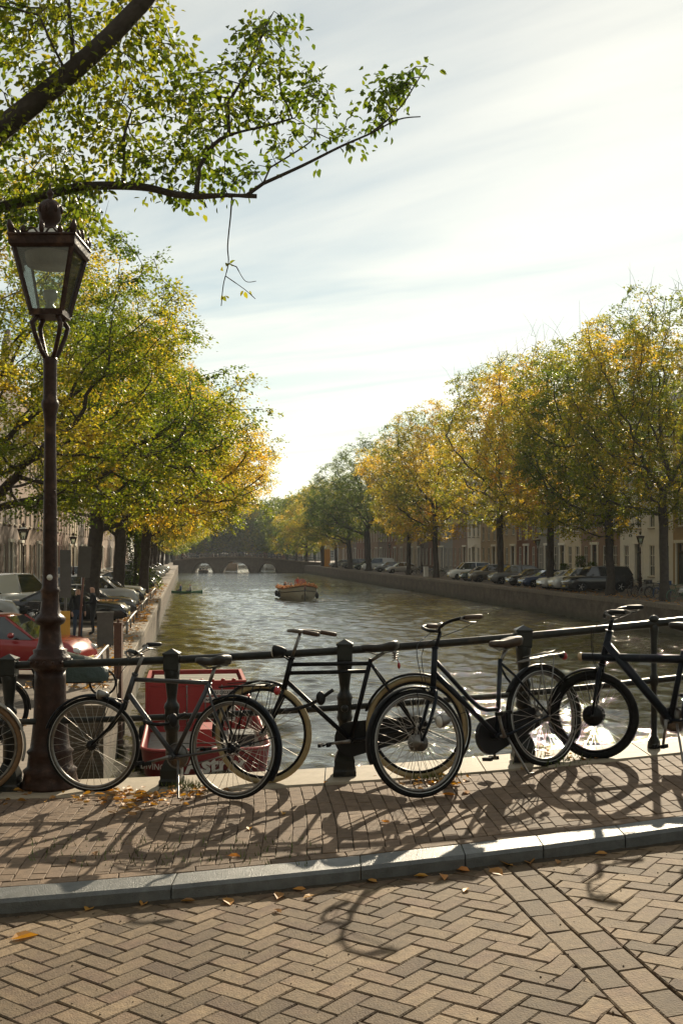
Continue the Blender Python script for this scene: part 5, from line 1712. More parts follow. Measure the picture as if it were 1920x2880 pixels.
rb = [(1146, 139, .4), (1160, 138, .2), (1176, 137, .5), (1190, 135, .1), (1206, 133, .6), (1222, 131, .3), (1240, 129, .2), (1786, 70, .3), (1806, 69.2, .6), (1826, 68.6, .1), (1846, 67.6, .5), (1770, 71.5, .8), (1888, 63.6, .2)]
for k, (x_, Y_, a) in enumerate(rb):
    c = [0, 3, 0, 1, 0, 4, 0][k % 7]
    far = k < 7
    o = link_mesh('bicycle', FBM[k % 3], BIKEC[c], None, at_depth(x_, Y_, QZ + .005), (0, R(0), angR + R(90) + a), own=True)
    tag(o, ('small %s bicycle, %s from left in the clump left of the white box van' % (CN[c], ORD[k])) if far else ('dark %s bicycle, %s of those parked right of the black car' % (CN[c], ORD[k - 7])), 'bicycle', 'bicycles parked on the right quay')
lbk = [(112, 40.5, 1.2), (70, 38.5, 1.5), (88, 36.5, 1.3)]
for k, (x_, Y_, a) in enumerate(lbk):
    o = link_mesh('bicycle', FBM[k % 3], BIKEC[0], None, at_depth(x_, Y_, QZ + .005), (0, 0, a), own=True)
    tag(o, 'black bicycle parked behind the red car, %s of three' % ORD[k], 'bicycle', 'bicycles behind the red car')

# ================================================================ CARS
M_CARGLASS = mat('car_glass', (.02, .024, .024), .04, spec=1.0)
M_HEADL = mat('car_headlamp', (.55, .55, .52), .12, coat=.6)
M_PLATE = mat('number_plate_yellow', (.55, .40, .03), .5)
M_TRIM = mat('car_trim', (.02, .02, .02), .6)
CARM = {}
# stations: x from nose (0) to tail; (x, half width, z belt low, z shoulder) body; greenhouse as roof line
CAR_TYPES = {
    'hatch': dict(L=4.1, W=.86, H=1.46, hood=.92, nose=.62, belt=.95, ws0=1.05, ws1=1.75, rf1=3.25, tail=3.95, wr=.315),
    'sedan': dict(L=4.6, W=.90, H=1.44, hood=.90, nose=.60, belt=.95, ws0=1.25, ws1=2.05, rf1=3.30, tail=4.15, wr=.325),
    'suv': dict(L=4.6, W=.93, H=1.70, hood=1.08, nose=.72, belt=1.10, ws0=1.15, ws1=1.80, rf1=3.95, tail=4.45, wr=.36),
    'bigsuv': dict(L=4.95, W=.97, H=1.86, hood=1.16, nose=.80, belt=1.18, ws0=1.30, ws1=1.80, rf1=4.55, tail=4.85, wr=.38),
    'van': dict(L=4.9, W=.95, H=1.95, hood=1.15, nose=.75, belt=1.15, ws0=.85, ws1=1.75, rf1=4.75, tail=4.88, wr=.34),
    'box': dict(L=4.35, W=.90, H=1.82, hood=1.08, nose=.72, belt=1.12, ws0=.95, ws1=1.60, rf1=4.15, tail=4.30, wr=.33),
}
def car_meshes(t):
    if t in CARM: return CARM[t]
    c = CAR_TYPES[t]; L, W, H = c['L'], c['W'], c['H']
    b = MB()
    sill = .22
    # lower body: stations along x; ring of points around the section
    st = [(0, .80, c['nose'] - .06), (.04, .90, c['nose']), (.25, .97, c['nose'] + (c['hood'] - c['nose']) * .72), (c['ws0'] * .6, .995, c['hood'] - .02), (c['ws0'], 1, c['hood']), (L * .55, 1.0, c['belt']), (L * .85, .99, c['belt'] + .02), (L - .12, .95, c['belt'] + .01), (L - .01, .86, c['belt'] - .12)]
    rings = []
    for x, k, z in st:
        w = W * k; zz = z
        s0 = sill + (.06 if x < .1 or x > L - .1 else 0)
        rings.append([(x, -w * .93, s0), (x, -w, s0 + .16), (x, -w, zz - .20), (x, -w * .965, zz - .06), (x, -w * .84, zz), (x, 0, zz + .025), (x, w * .84, zz), (x, w * .965, zz - .06), (x, w, zz - .20), (x, w, s0 + .16), (x, w * .93, s0), (x, 0, s0)])
    b.loft(rings)
    # roof panel and pillars
    zb = c['belt']
    def section(x, z, k): return [(x, -W * k, z), (x, W * k, z)]
    r0, r1 = c['ws1'], c['rf1']
    roof = []
    for x, z, k in ((r0, H - .06, .66), (r0 + .25, H - .015, .70), ((r0 + r1) / 2, H, .71), (r1 - .2, H - .03, .69), (r1, H - .08, .66)):
        roof.append([(x, -W * k, z - .05), (x, -W * k * .9, z), (x, 0, z + .02), (x, W * k * .9, z), (x, W * k, z - .05), (x, W * k * .8, z - .07), (x, 0, z - .06), (x, -W * k * .8, z - .07)])
    b.loft(roof)
    for sy in (-1, 1):
        b.path([(c['ws0'], sy * W * .86, c['hood'] - .02), (r0, sy * W * .66, H - .07)], .042, 5)
        b.path([(c['tail'], sy * W * .86, zb), (r1, sy * W * .66, H - .09)], .07 if t in ('hatch', 'suv', 'bigsuv') else .05, 5)
        xm = (r0 + r1) / 2 - .1
        b.path([(xm, sy * W * .925, zb - .02), (xm, sy * W * .70, H - .05)], .045, 5)
        if t in ('van',):
            b.add([(xm, sy * W * .93, zb - .05), (c['tail'], sy * W * .90, zb - .05), (r1, sy * W * .68, H - .06), (xm, sy * W * .70, H - .04)], [(0, 1, 2, 3)])
        b.ell((c['ws0'] + .45, sy * (W + .09), zb + .06), (.08, .10, .07), 8, 5)
    g = MB()
    k0, k1 = .875, .665
    q = [(c['ws0'], -W * k0, c['hood']), (c['ws0'], W * k0, c['hood']), (r0, W * k1, H - .06), (r0, -W * k1, H - .06)]
    g.add(q, [(0, 1, 2, 3)])
    q2 = [(c['tail'], -W * k0, zb), (c['tail'], W * k0, zb), (r1, W * k1, H - .08), (r1, -W * k1, H - .08)]
    g.add(q2, [(0, 3, 2, 1)])
    for sy in (-1, 1):
        g.add([(c['ws0'] + .02, sy * W * .90, c['hood'] - .02), (c['tail'] - .02, sy * W * .90, zb - .03), (r1, sy * W * k1, H - .07), (r0, sy * W * k1, H - .05)], [(0, 1, 2, 3)])
    w = MB(); wr = c['wr']
    ry = Matrix.Rotation(R(90), 3, 'X')
    w.lathe([(wr * .64, -.11), (wr * .93, -.11), (wr, -.085), (wr, .085), (wr * .93, .11), (wr * .64, .11)], 22, rot=ry)
    rm = MB(); rm.lathe([(wr * .62, -.112), (wr * .60, -.09), (wr * .58, -.09)], 20, rot=ry)
    for k in range(5):
        a = 2 * math.pi * k / 5
        rm.bar((0, -.10, 0), (wr * .6 * math.cos(a), -.10, wr * .6 * math.sin(a)), .02, wr * .2, up=(0, 1, 0))
        rm.bar((0, .10, 0), (wr * .6 * math.cos(a), .10, wr * .6 * math.sin(a)), .02, wr * .2, up=(0, 1, 0))
    hl = MB(); hl.ell((0, 0, 0), (.16, .16, .085), 10, 6)
    pl = MB(); pl.box((0, 0, 0), (.02, .50, .11))
    bm_ = MB(); bm_.box((0, 0, 0), (.10, W * 1.55, .14)); 
    gr = MB(); gr.box((0, 0, 0), (.04, W * .9, .13))
    CARM[t] = {k: m.mesh(n) for k, m, n in (('body', b, 'body'), ('glass', g, 'windows'), ('tyre', w, 'wheel'), ('rim', rm, 'rim'), ('hl', hl, 'headlight'), ('pl', pl, 'number_plate'), ('bm', bm_, 'bumper'), ('gr', gr, 'grille'))}
    return CARM[t]
def paint(name, col, rough=.25): return mat('car_paint_' + name, col, rough, coat=.6, metal=.15)
PAINTS = dict(black=paint('black', (.012, .012, .013)), white=paint('white', (.62, .62, .60)), silver=paint('silver', (.36, .36, .35)), grey=paint('grey', (.11, .11, .11)), blue=paint('blue', (.014, .035, .105)),
              red=paint('red', (.26, .012, .014)), bronze=paint('bronze', (.11, .095, .075)), darkgreen=paint('darkgreen', (.02, .04, .03)))
def car(label, nose, ang, t, col, group, detail=True):
    """nose: ground point under the front bumper; ang: direction from nose to tail"""
    m = car_meshes(t); c = CAR_TYPES[t]
    root = thing('parked_car', label, 'van' if t in ('van', 'box') else 'car', nose, ang, group)
    L, W = c['L'], c['W']
    link_mesh('body', m['body'], PAINTS[col], root, own=True)
    link_mesh('windows', m['glass'], M_CARGLASS, root)
    for x in (L * .185, L * .79):
        for sy in (-1, 1):
            o = link_mesh('wheel', m['tyre'], M_RUBBER, root, (x, sy * (W - .10), c['wr']))
            link_mesh('rim', m['rim'], M_STEEL, o)
    for sy in (-1, 1):
        link_mesh('headlight', m['hl'], M_HEADL, root, (.14, sy * W * .70, c['nose'] + .02))
        tl = link_mesh('tail_light', m['hl'], M_REDLENS, root, (L - .16, sy * W * .74, c['belt'] - .10))
    link_mesh('bumper', m['bm'], M_TRIM, root, (.03, 0, .36))
    link_mesh('grille', m['gr'], M_TRIM, root, (.03, 0, c['nose'] - .10))
    link_mesh('number_plate', m['pl'], M_PLATE, root, (-.03, 0, .42))
    return root
CG, CG2 = 'cars parked nose to the canal on the right quay', 'cars parked nose to the canal on the left quay'
def right_nose(x_):
    k = (x_ - 960) / FPX
    Y = (15.9 + .95 + .145 * 74.3) / (k + .145)
    return Vector((XR(Y) + .95, Y, QZ + .003))
aR = math.atan2(.1435, .9897)
carsR = [(1586, 'bigsuv', 'black', 'black off-road car nearest to the quay edge, silver wheels'), (1547, 'suv', 'white', 'white high car just left of the black off-road car'),
         (1514, 'hatch', 'white', 'low white car left of the white high car'), (1462, 'sedan', 'blue', 'dark blue car left of the low white car'),
         (1425, 'hatch', 'black', 'black hatchback left of the dark blue car'), (1376, 'suv', 'grey', 'dark grey high car before the forked elm trunk'),
         (1319, 'suv', 'bronze', 'bronze brown high car on right quay'), (1293, 'hatch', 'darkgreen', 'small dark car next to the white box van'),
         (1260, 'box', 'white', 'boxy white van right of the parked bikes'), (1085, 'hatch', 'silver', 'silver hatchback left of the parked bikes'),
         (1052, 'hatch', 'grey', 'grey hatchback right of the white delivery van'), (1017, 'van', 'white', 'white delivery van far along the right quay'),
         (994, 'hatch', 'darkgreen', 'small dark car left of the white delivery van'), (960, 'suv', 'grey', 'far grey car, second from the orange column'),
         (926, 'sedan', 'silver', 'far silver car beside the orange column')]
for x_, t, c_, lab in carsR:
    car(lab, right_nose(x_), aR + random.uniform(-.04, .04), t, c_, CG)
car('pale silver car cut by the right frame edge behind the elm', Vector((20.6, 65.3, QZ + .003)), aR + .5, 'sedan', 'silver', CG)
aL = math.atan2(-.14, -.9897)
def left_nose(Y, d=.75): return Vector((XL(Y) - d, Y, QZ + .003))
carsL = [(44.6, 'sedan', 'black', 'black car with leaves on its hood, nearest of the left row'), (49.6, 'sedan', 'grey', 'dark car second in the left row'), (56.0, 'suv', 'silver', 'silver high car third in the left row'),
         (60.5, 'hatch', 'black', 'black hatchback fourth in the left row'), (65.5, 'sedan', 'white', 'white car fifth in the left row'), (83, 'sedan', 'black', 'black car just past the ivy column'), (90, 'sedan', 'silver', 'silver car second past the ivy column'),
         (99, 'hatch', 'grey', 'grey hatchback third past the ivy column'), (108, 'suv', 'silver', 'silver high car fourth past the ivy column'), (118, 'hatch', 'white', 'white hatchback fifth past the ivy column'), (128, 'sedan', 'grey', 'dark grey car sixth past the ivy column'),
         (140, 'sedan', 'silver', 'silver car seventh past the ivy column'), (154, 'hatch', 'white', 'white car at the far end of the left row')]
for Y_, t, c_, lab in carsL:
    car(lab, left_nose(Y_, random.uniform(.6, .9)), aL + random.uniform(-.06, .06), t, c_, CG2)
car('bright red car behind the big lamp post', at_depth(250, 25.6, QZ + .003), aL - .22, 'hatch', 'red', CG2)
car('white van parked behind the nearest quay lantern', at_depth(118, 51, QZ + .003), aL + 1.15, 'van', 'white', 'vehicles on the left street')
car('silver car at the left frame edge in front of the white van', at_depth(52, 43, QZ + .003), aL + .2, 'suv', 'silver', 'vehicles on the left street')
car('pale pickup-like car behind the second elm trunk', at_depth(300, 92, QZ + .003), aL + .1, 'suv', 'white', 'vehicles on the left street')
# ================================================================ PEOPLE
def skin_body(name, joints, edges, seg_mat):
    """one continuous body grown over a skeleton; returns a mesh with material slots 0 skin, 1 top, 2 trousers, 3 shoes, 4 hair"""
    names = list(joints)
    me = bpy.data.meshes.new(name + '_rig')
    me.from_pydata([joints[n][:3] for n in names], [(names.index(a), names.index(b)) for a, b in edges], [])
    o = bpy.data.objects.new(name + '_rig', me); COL.objects.link(o)
    o.modifiers.new('skin', 'SKIN'); sb = o.modifiers.new('sub', 'SUBSURF'); sb.levels = 2; sb.render_levels = 2
    if not me.skin_vertices: 
        me.attributes.new('skin', 'FLOAT', 'POINT') if False else None
    bm = bmesh.new(); bm.from_mesh(me); lay = bm.verts.layers.skin.verify()
    for i, v in enumerate(bm.verts):
        r = joints[names[i]][3]
        r = r if isinstance(r, tuple) else (r, r)
        v[lay].radius = r
        v[lay].use_root = (names[i] == 'pelvis')
    bm.to_mesh(me); bm.free()
    dg = bpy.context.evaluated_depsgraph_get()
    out = bpy.data.meshes.new_from_object(o.evaluated_get(dg))
    bpy.data.objects.remove(o)
    segs = [(Vector(joints[a][:3]), Vector(joints[b][:3]), seg_mat.get((a, b), 1)) for a, b in edges]
    head = Vector(joints['head'][:3])
    for p in out.polygons:
        c = p.center
        best, mi = 1e9, 1
        for a, b, m in segs:
            ab = b - a; t = max(0, min(1, (c - a).dot(ab) / max(1e-9, ab.length_squared)))
            d = (c - a - ab * t).length
            if d < best: best, mi = d, m
        if (c - head).length < .16 and (c.z > head.z + .035 or c.x < head.x - .04) and c.z > head.z - .05: mi = 4
        p.material_index = mi
        p.use_smooth = True
    out.name = name
    return out
def standing(arm=0.0):
    J = dict(pelvis=(0, 0, .95, (.15, .11)), waist=(0, 0, 1.08, (.145, .10)), chest=(0.01, 0, 1.30, (.165, .11)), neck=(.01, 0, 1.48, (.06, .06)), head0=(.02, 0, 1.58, (.085, .095)), head=(.025, 0, 1.67, (.085, .10)), nose=(.115, 0, 1.64, .018))
    for s_, y in (('l', 1), ('r', -1)):
        J['sh' + s_] = (0, y * .19, 1.42, .062); J['el' + s_] = (-.02 + arm * .1, y * .25, 1.15, .046); J['wr' + s_] = (.06 + arm * .25, y * .24, .92 + arm * .18, .032); J['ha' + s_] = (.09 + arm * .3, y * .23, .83 + arm * .2, (.022, .042)); J['fi' + s_] = (.10 + arm * .32, y * .225, .755 + arm * .22, (.012, .034)); J['th' + s_] = (.125 + arm * .3, y * .21, .80 + arm * .2, .013)
        J['hp' + s_] = (0, y * .10, .88, .095); J['kn' + s_] = (.03, y * .11, .50, .062); J['an' + s_] = (-.01, y * .12, .10, .045); J['to' + s_] = (.15, y * .13, .035, (.04, .032))
    E = [('pelvis', 'waist'), ('waist', 'chest'), ('chest', 'neck'), ('neck', 'head0'), ('head0', 'head'), ('head0', 'nose')]
    for s_ in 'lr': E += [('chest', 'sh' + s_), ('sh' + s_, 'el' + s_), ('el' + s_, 'wr' + s_), ('wr' + s_, 'ha' + s_), ('ha' + s_, 'fi' + s_), ('ha' + s_, 'th' + s_), ('pelvis', 'hp' + s_), ('hp' + s_, 'kn' + s_), ('kn' + s_, 'an' + s_), ('an' + s_, 'to' + s_)]
    return J, E
def seated():
    J = dict(pelvis=(0, 0, .12, (.16, .13)), waist=(-.02, 0, .28, (.15, .11)), chest=(0, 0, .48, (.17, .115)), neck=(.02, 0, .66, (.06, .06)), head0=(.04, 0, .76, (.085, .095)), head=(.045, 0, .85, (.085, .10)), nose=(.135, 0, .82, .018))
    for s_, y in (('l', 1), ('r', -1)):
        J['sh' + s_] = (0, y * .19, .60, .062); J['el' + s_] = (.05, y * .25, .34, .046); J['wr' + s_] = (.24, y * .17, .26, .034); J['ha' + s_] = (.31, y * .14, .25, (.022, .040)); J['fi' + s_] = (.37, y * .12, .24, (.013, .03)); J['th' + s_] = (.31, y * .10, .28, .013)
        J['hp' + s_] = (.03, y * .10, .10, .095); J['kn' + s_] = (.45, y * .13, .14, .065); J['an' + s_] = (.48, y * .13, -.26, .045); J['to' + s_] = (.62, y * .14, -.31, (.04, .032))
    _, E = standing()
    return J, E
SEG = {}
for a, b in standing()[1]:
    SEG[(a, b)] = 0 if a in ('neck', 'head0') or a[:2] in ('wr', 'ha') else (2 if a[:2] in ('hp', 'kn') or b[:2] == 'hp' else (3 if a[:2] == 'an' else 1))
BODY = {'stand': skin_body('standing_body', *standing(), SEG), 'arms': skin_body('arms_forward_body', *standing(1.0), SEG), 'sit': skin_body('seated_body', *seated(), SEG)}
def cloth(n, c): return mat('cloth_' + n, c, .85, var=.2, vs=12)
SKIN = mat('skin', (.48, .27, .19), .55); HAIR = mat('hair_brown', (.045, .028, .018), .6)
CL = dict(black=cloth('black', (.015, .015, .017)), jeans=cloth('jeans', (.035, .05, .085)), red=cloth('red', (.42, .05, .03)), orange=cloth('orange', (.55, .20, .03)), white=cloth('white', (.55, .53, .5)), blue=cloth('blue', (.08, .13, .25)), grey=cloth('grey', (.14, .14, .14)), tan=cloth('tan', (.30, .2, .13)), pink=cloth('pink', (.45, .22, .2)))
def person(label, pose, loc, rz, top, legs='jeans', group=None, hair=None):
    o = link_mesh('person', BODY[pose], [SKIN, CL[top], CL[legs], M_RUBBER, hair or HAIR], None, loc, (0, 0, rz), own=True)
    return tag(o, label, 'person', group)
person('person in black jacket and jeans standing beside the thickest elm trunk', 'stand', at_depth(218, 36.4, QZ), R(-50), 'black')
person('person in dark clothes leaning forward over a parked bicycle near the elm', 'arms', at_depth(262, 38.5, QZ), R(190), 'black', 'black')
person('passer-by with reddish top behind the first elm trunk', 'stand', at_depth(270, 66, QZ), R(80), 'pink', 'grey')

# ================================================================ BOATS
M_HULL = mat('sloop_hull', (.42, .39, .30), .5, var=.15, vs=3)
M_TEAK = mat('teak', (.20, .12, .06), .6, var=.25, vs=8)
M_FLOWER = mat('orange_flowers', (.62, .22, .05), .8, var=.5, vs=5)
M_FLOWER2 = mat('pale_orange_flowers', (.70, .38, .16), .8, var=.4, vs=5)
def open_boat(label, pos, rz, L, B, D, hullm, name='open_boat', group=None, cat='boat'):
    """local x = bow direction, origin at the waterline amidships"""
    root = thing(name, label, cat, pos, rz, group)
    st = [(-.5, .72, .92, .55), (-.40, .86, .90, .70), (-.2, .98, .90, .85), (0, 1, .92, .90), (.2, .92, .98, .85), (.36, .74, 1.12, .65), (.45, .46, 1.24, .40), (.5, .06, 1.34, .08)]
    ring_o, ring_i = [], []
    for t, w, hh, kb in st:
        x = t * L; b = B / 2 * w; z = D * hh
        ring_o.append([(x, -b, z), (x, -b * .97, z * .6), (x, -b * .86 * kb / max(kb, .3), .0), (x, -b * .5 * kb, -.28), (x, 0, -.38), (x, b * .5 * kb, -.28), (x, b * .86 * kb / max(kb, .3), .0), (x, b * .97, z * .6), (x, b, z)])
        bi = b * .90
        ring_i.append([(x, -bi, z), (x, -bi * .92, .12), (x, 0, .08), (x, bi * .92, .12), (x, bi, z)])
    h = MB(); h.loft(ring_o, closed_ring=False, caps=False); h.loft(ring_i, closed_ring=False, caps=False)
    h.add([ring_o[0][i] for i in range(9)], [tuple(range(9))])
    h.build('hull', hullm, root)
    g = MB()
    for s_ in (0, -1):
        g.path([(r[s_][0], r[s_][1] * .97, r[s_][2] + .02) for r in ring_o], .055, 6)
    g.build('gunwale', M_TEAK, root)
    s2 = MB(); s2.path([(ring_o[-1][4][0] + .02, 0, -.3), (ring_o[-1][0][0] + .03, 0, D * .6), (ring_o[-1][0][0] + .04, 0, D * 1.26)], .05, 6); s2.build('stem_post', M_TRIM, root)
    b = MB()
    for t in (-.36, -.12, .12): b.box((t * L, 0, .38), (.35, B * .78, .06))
    b.build('bench', M_TEAK, root)
    return root, ring_o
# flower-decked canal boat coming towards us
Bp = at_depth(838, 103, 0)
brz = R(-79)
broot, bring = open_boat('cream canal boat decked with orange flowers and full of people', (Bp.x - .15, Bp.y + 2.4, .0), brz, 9.0, 3.3, 1.0, M_HULL, name='canal_boat')
fl, fl2 = MB(), MB()
r_ = random.Random(4)
for s_ in (0, -1):
    line = [Vector((r[s_][0], r[s_][1] * .96, r[s_][2] + .08)) for r in bring]
    line = smooth_path(line, 8)
    for p in line:
        for k in range(7):
            q = p + Vector((r_.gauss(0, .10), r_.gauss(0, .09), abs(r_.gauss(.03, .09))))
            (fl if r_.random() < .6 else fl2).ell(q, (.075, .075, .06), 6, 4)
o = fl.build('flower_garland', M_FLOWER, broot); o['kind'] = 'stuff'
o = fl2.build('flower_garland', M_FLOWER2, broot); o['kind'] = 'stuff'
rub = MB()
for s_ in (1, -2): rub.path([(r[s_][0], r[s_][1] * 1.01, r[s_][2] + .12) for r in bring], .045, 6)
rub.build('rubbing_strake', M_TRIM, broot)
for i, (t, s_) in enumerate(((1, 0), (2, 0), (3, 0), (1, 8), (3, 8), (5, 8))):
    p = Vector(bring[t][s_]); f_ = MB(); f_.lathe([(.03, .30), (.05, .25), (.16, .12), (.18, -.05), (.15, -.2), (.05, -.28)], 10, c=(p.x, p.y * 1.09, .45)); f_.tube((p.x, p.y * 1.05, .75), (p.x, p.y, p.z), .015, n=5)
    f_.build('fender', M_RUBBER, broot)
Mb = Matrix.Translation(broot.location) @ Matrix.Rotation(brz, 4, 'Z')
seats = [(-3.2, .8, 'black', 'in black at the stern'), (-3.2, -.8, 'blue', 'in blue at the stern'), (-2.2, .9, 'grey', 'in grey near the stern'), (-2.0, -.9, 'black', 'in black behind the middle bench'), (-1.0, .8, 'tan', 'in tan on the middle bench'),
         (-.9, -.8, 'white', 'in white on the middle bench'), (.2, .8, 'orange', 'in orange before the middle bench'), (.3, -.7, 'blue', 'in light blue before the middle bench'), (1.3, .5, 'pink', 'in pink near the bow')]
for x, y, c_, lab in seats:
    p = Mb @ Vector((x, y, .72))
    person('seated person %s of the flower-decked boat' % lab, 'sit', p, brz + (R(-90) if y > 0 else R(90)), c_, 'jeans', 'people on the flower-decked boat')
person('person in red with cap standing amid the flower-decked boat', 'stand', Mb @ Vector((.2, 0, .42)), brz, 'red', 'black', 'people on the flower-decked boat')
# big paper heart-like board near the bow, plain reddish disc
g = MB(); g.lathe([(.02, -.03), (.42, -.03), (.42, .03), (.02, .03)], 20, rot=Matrix.Rotation(R(90), 3, 'Y')); g.box((0, 0, -.55), (.05, .06, .4))
o = g.build('round_board', cloth('dusty_red', (.34, .13, .10)), None, Mb @ Vector((1.6, .2, 1.55)), (0, 0, brz)); tag(o, 'round dusty red board standing near the bow of the flower-decked boat', 'board')
# wake
def foam(name, label, pts, w):
    mb = MB(); r = random.Random(9)
    for p in pts:
        for k in range(5):
            c = Vector(p) + Vector((r.gauss(0, w), r.gauss(0, w * 1.6), 0)); mb.ell((c.x, c.y, .02), (r.uniform(.06, .22), r.uniform(.05, .14), .035), 6, 4)
    o = mb.build(name, mat('foam', (.75, .74, .68), .6)); tag(o, label, kind='stuff'); return o
bow = Mb @ Vector((4.2, 0, 0))
foam('wake_foam', None, [(bow.x + .7 + .35 * k, bow.y + .6 - .10 * k, 0) for k in range(10)], .16)
# kayak with two paddlers
Kp = at_depth(522, 120, 0)
kr = R(172)
kroot = thing('kayak', 'low green kayak with two paddlers near the left quay wall', 'kayak', (Kp.x, Kp.y, 0), kr)
rings = []
for t in np.linspace(-1, 1, 11):
    w = .36 * max(.03, (1 - abs(t) ** 2.2)); x = t * 1.9; z = .16 + .10 * t * t
    rings.append([(x, -w, z), (x, -w * .7, -.05), (x, 0, -.12), (x, w * .7, -.05), (x, w, z), (x, 0, z + .06)])
g = MB(); g.loft(rings); g.build('hull', mat('kayak_green', (.02, .13, .045), .35), kroot)
g = MB(); g.tube((-.5, -1.0, .50), (-.35, 1.0, .62), .018, n=6); g.box((-.5, -1.05, .49), (.16, .34, .03)); g.box((-.35, 1.05, .63), (.16, .34, .03)); g.build('paddle', M_PLASTIC, kroot)
for k, (dx_, c_, lab) in enumerate(((.55, 'blue', 'front paddler in blue sitting in the green kayak'), (-.55, 'white', 'rear paddler in white sitting in the green kayak'))):
    person(lab, 'sit', Vector((Kp.x, Kp.y, .12)) + Matrix.Rotation(kr, 3, 'Z') @ Vector((dx_, 0, 0)), kr, c_, 'jeans', 'kayak paddlers')
# boats at the far bridge
def small_boat(label, x_, Y_, rz, col, L, B, people, D=.55):
    r2, rg = open_boat(label, at_depth(x_, Y_, 0), rz, L, B, D, mat('hull_' + col[0], col[1], .5, var=.2, vs=4), name='open_boat')
    Mx = Matrix.Translation(r2.location) @ Matrix.Rotation(rz, 4, 'Z')
    for k, (x, y, c_) in enumerate(people):
        person('%s of three dark seated people in the boat under the far bridge' % ORD[k], 'sit', Mx @ Vector((x, y, .40)), rz, c_, 'black', 'people in the boat under the bridge')
small_boat('small dark boat with three people coming out of the left bridge arch', 572, 232, R(-80), ('dark', (.02, .02, .022)), 5.5, 2.2, [(-.8, -.6, 'black'), (-.2, .0, 'black'), (-.8, .7, 'grey')])
small_boat('brown wooden boat with cabin seen through the middle bridge arch', 636, 268, R(-50), ('brown', (.26, .17, .10)), 9, 3.0, [], D=1.3)
small_boat('moored white boat seen through the right bridge arch', 760, 275, R(-100), ('white', (.55, .54, .5)), 8, 2.8, [], D=1.2)
g = MB(); g.box((-.3, 0, 1.75), (3.4, 1.9, 1.2)); g.box((-.3, 0, 2.40), (3.7, 2.2, .10))
o = [q for q in bpy.data.objects if q.name.startswith('open_boat') and 'brown' in q.get('label', '')][0]
g.build('cabin', M_TEAK, o)
# red work boat with a container, moored at the left quay wall
M_REDHULL = mat('red_hull_paint', (.19, .010, .012), .38, var=.22, vs=5, col2=(.11, .010, .011), c2s=3, c2t=(.5, .75))
M_REDCONT = mat('red_container_paint', (.30, .016, .014), .55, var=.15, vs=5, col2=(.20, .03, .02), c2s=5, c2t=(.58, .72))
M_DECKG = mat('deck_grey', (.24, .235, .21), .7, var=.25, vs=5, col2=(.2, .17, .13), c2s=4, c2t=(.55, .7))
M_LETTER = mat('painted_white_letters', (.62, .58, .52), .6)
def text(body, size, parent, loc, rot, m, name='lettering', sx=1.0, shear=0.0, offset=0.0):
    cu = bpy.data.curves.new(name, 'FONT'); cu.body = body; cu.size = size; cu.extrude = .002; cu.align_x = 'CENTER'; cu.shear = shear; cu.offset = offset; cu.resolution_u = 3
    tmp = bpy.data.objects.new(name, cu); COL.objects.link(tmp)
    me = bpy.data.meshes.new_from_object(tmp.evaluated_get(bpy.context.evaluated_depsgraph_get())); bpy.data.objects.remove(tmp)
    me.materials.clear(); cu = me
    o = bpy.data.objects.new(name, me); COL.objects.link(o); o.parent = parent; o.location = loc; o.rotation_euler = rot; o.scale = (sx, 1, 1); cu.materials.append(m)
    return o
def work_boat():
    bow = Vector((-2.70, 22.0, 0)); rz = math.atan2(-1, .138)       # local x points at the viewer
    root = thing('work_boat', 'red work boat with grey deck carrying a red container, moored below the bridge', 'boat', bow, rz)
    B, L, D = 1.30, 11.0, .52
    def outline(b, x1, rc):
        pts = [(-L, -b)]
        for i in range(9):
            a = R(-90 + 90 * i / 8); pts.append((x1 - rc + rc * math.cos(a), -b + rc + rc * math.sin(a)))
        for i in range(9):
            a = R(90 * i / 8); pts.append((x1 - rc + rc * math.cos(a), b - rc + rc * math.sin(a)))
        pts.append((-L, b))
        return pts
    o0, o1, o2, o3 = outline(B * .90, -.25, .5), outline(B, 0, .5), outline(B - .05, -.05, .46), outline(B - .05, -.05, .46)
    h = MB()
    h.loft([[(x, y, -.5) for x, y in o0], [(x, y, D - .02) for x, y in o1], [(x, y, D + .02) for x, y in outline(B - .02, -.02, .48)], [(x, y, D) for x, y in o2], [(x, y, .14) for x, y in o3]], caps=False)
    h.build('hull', M_REDHULL, root)
    d = MB(); d.add([(x, y, .15) for x, y in o3], [tuple(range(len(o3)))]); d.build('deck', M_DECKG, root)
    g = MB(); g.path([(x, y, D + .02) for x, y in outline(B - .01, -.01, .49)], .035, 6); g.build('gunwale', mat('red_gunwale', (.34, .05, .05), .4), root)
    text('Astrix', .47, root, (.006, .18, .09), (R(90), 0, R(90)), M_LETTER, sx=1.0, offset=.016)
    text('DIVING', .17, root, (-.10, -1.06, .16), (R(84), 0, R(58)), M_LETTER)
    # hatch, engine box, bollards
    for nm, c, s_, m in (('deck_box', (-2.4, .05, .40), (1.0, .45, .5), M_REDCONT), ('hatch', (-1.7, .55, .22), (.9, .8, .14), M_DECKG), ('winch_box', (-2.2, .80, .34), (.7, .55, .38), M_TRIM), ('gangplank', (-.95, -.55, .24), (.9, .7, .05), M_DECKG)):
        q = MB(); q.box(c, s_); q.build(nm, m, root)
    for y in (-.9, .95):
        q = MB()
        for dx_ in (-.12, .12): q.tube((-.5 + dx_, y, .15), (-.5 + dx_, y, .42), .05, n=10)
        q.tube((-.72, y, .34), (-.28, y, .34), .03, n=8); q.build('bollard', M_TRIM, root)
    for x in (-1.5, -3.5, -6, -8.5):
        q = MB(); q.ring((x, -B - .09, .22), .22, .085, 18, 8, axis='y'); q.build('tyre_fender', M_RUBBER, root)
    return root, bow, rz
WB, WBbow, WBrz = work_boat()
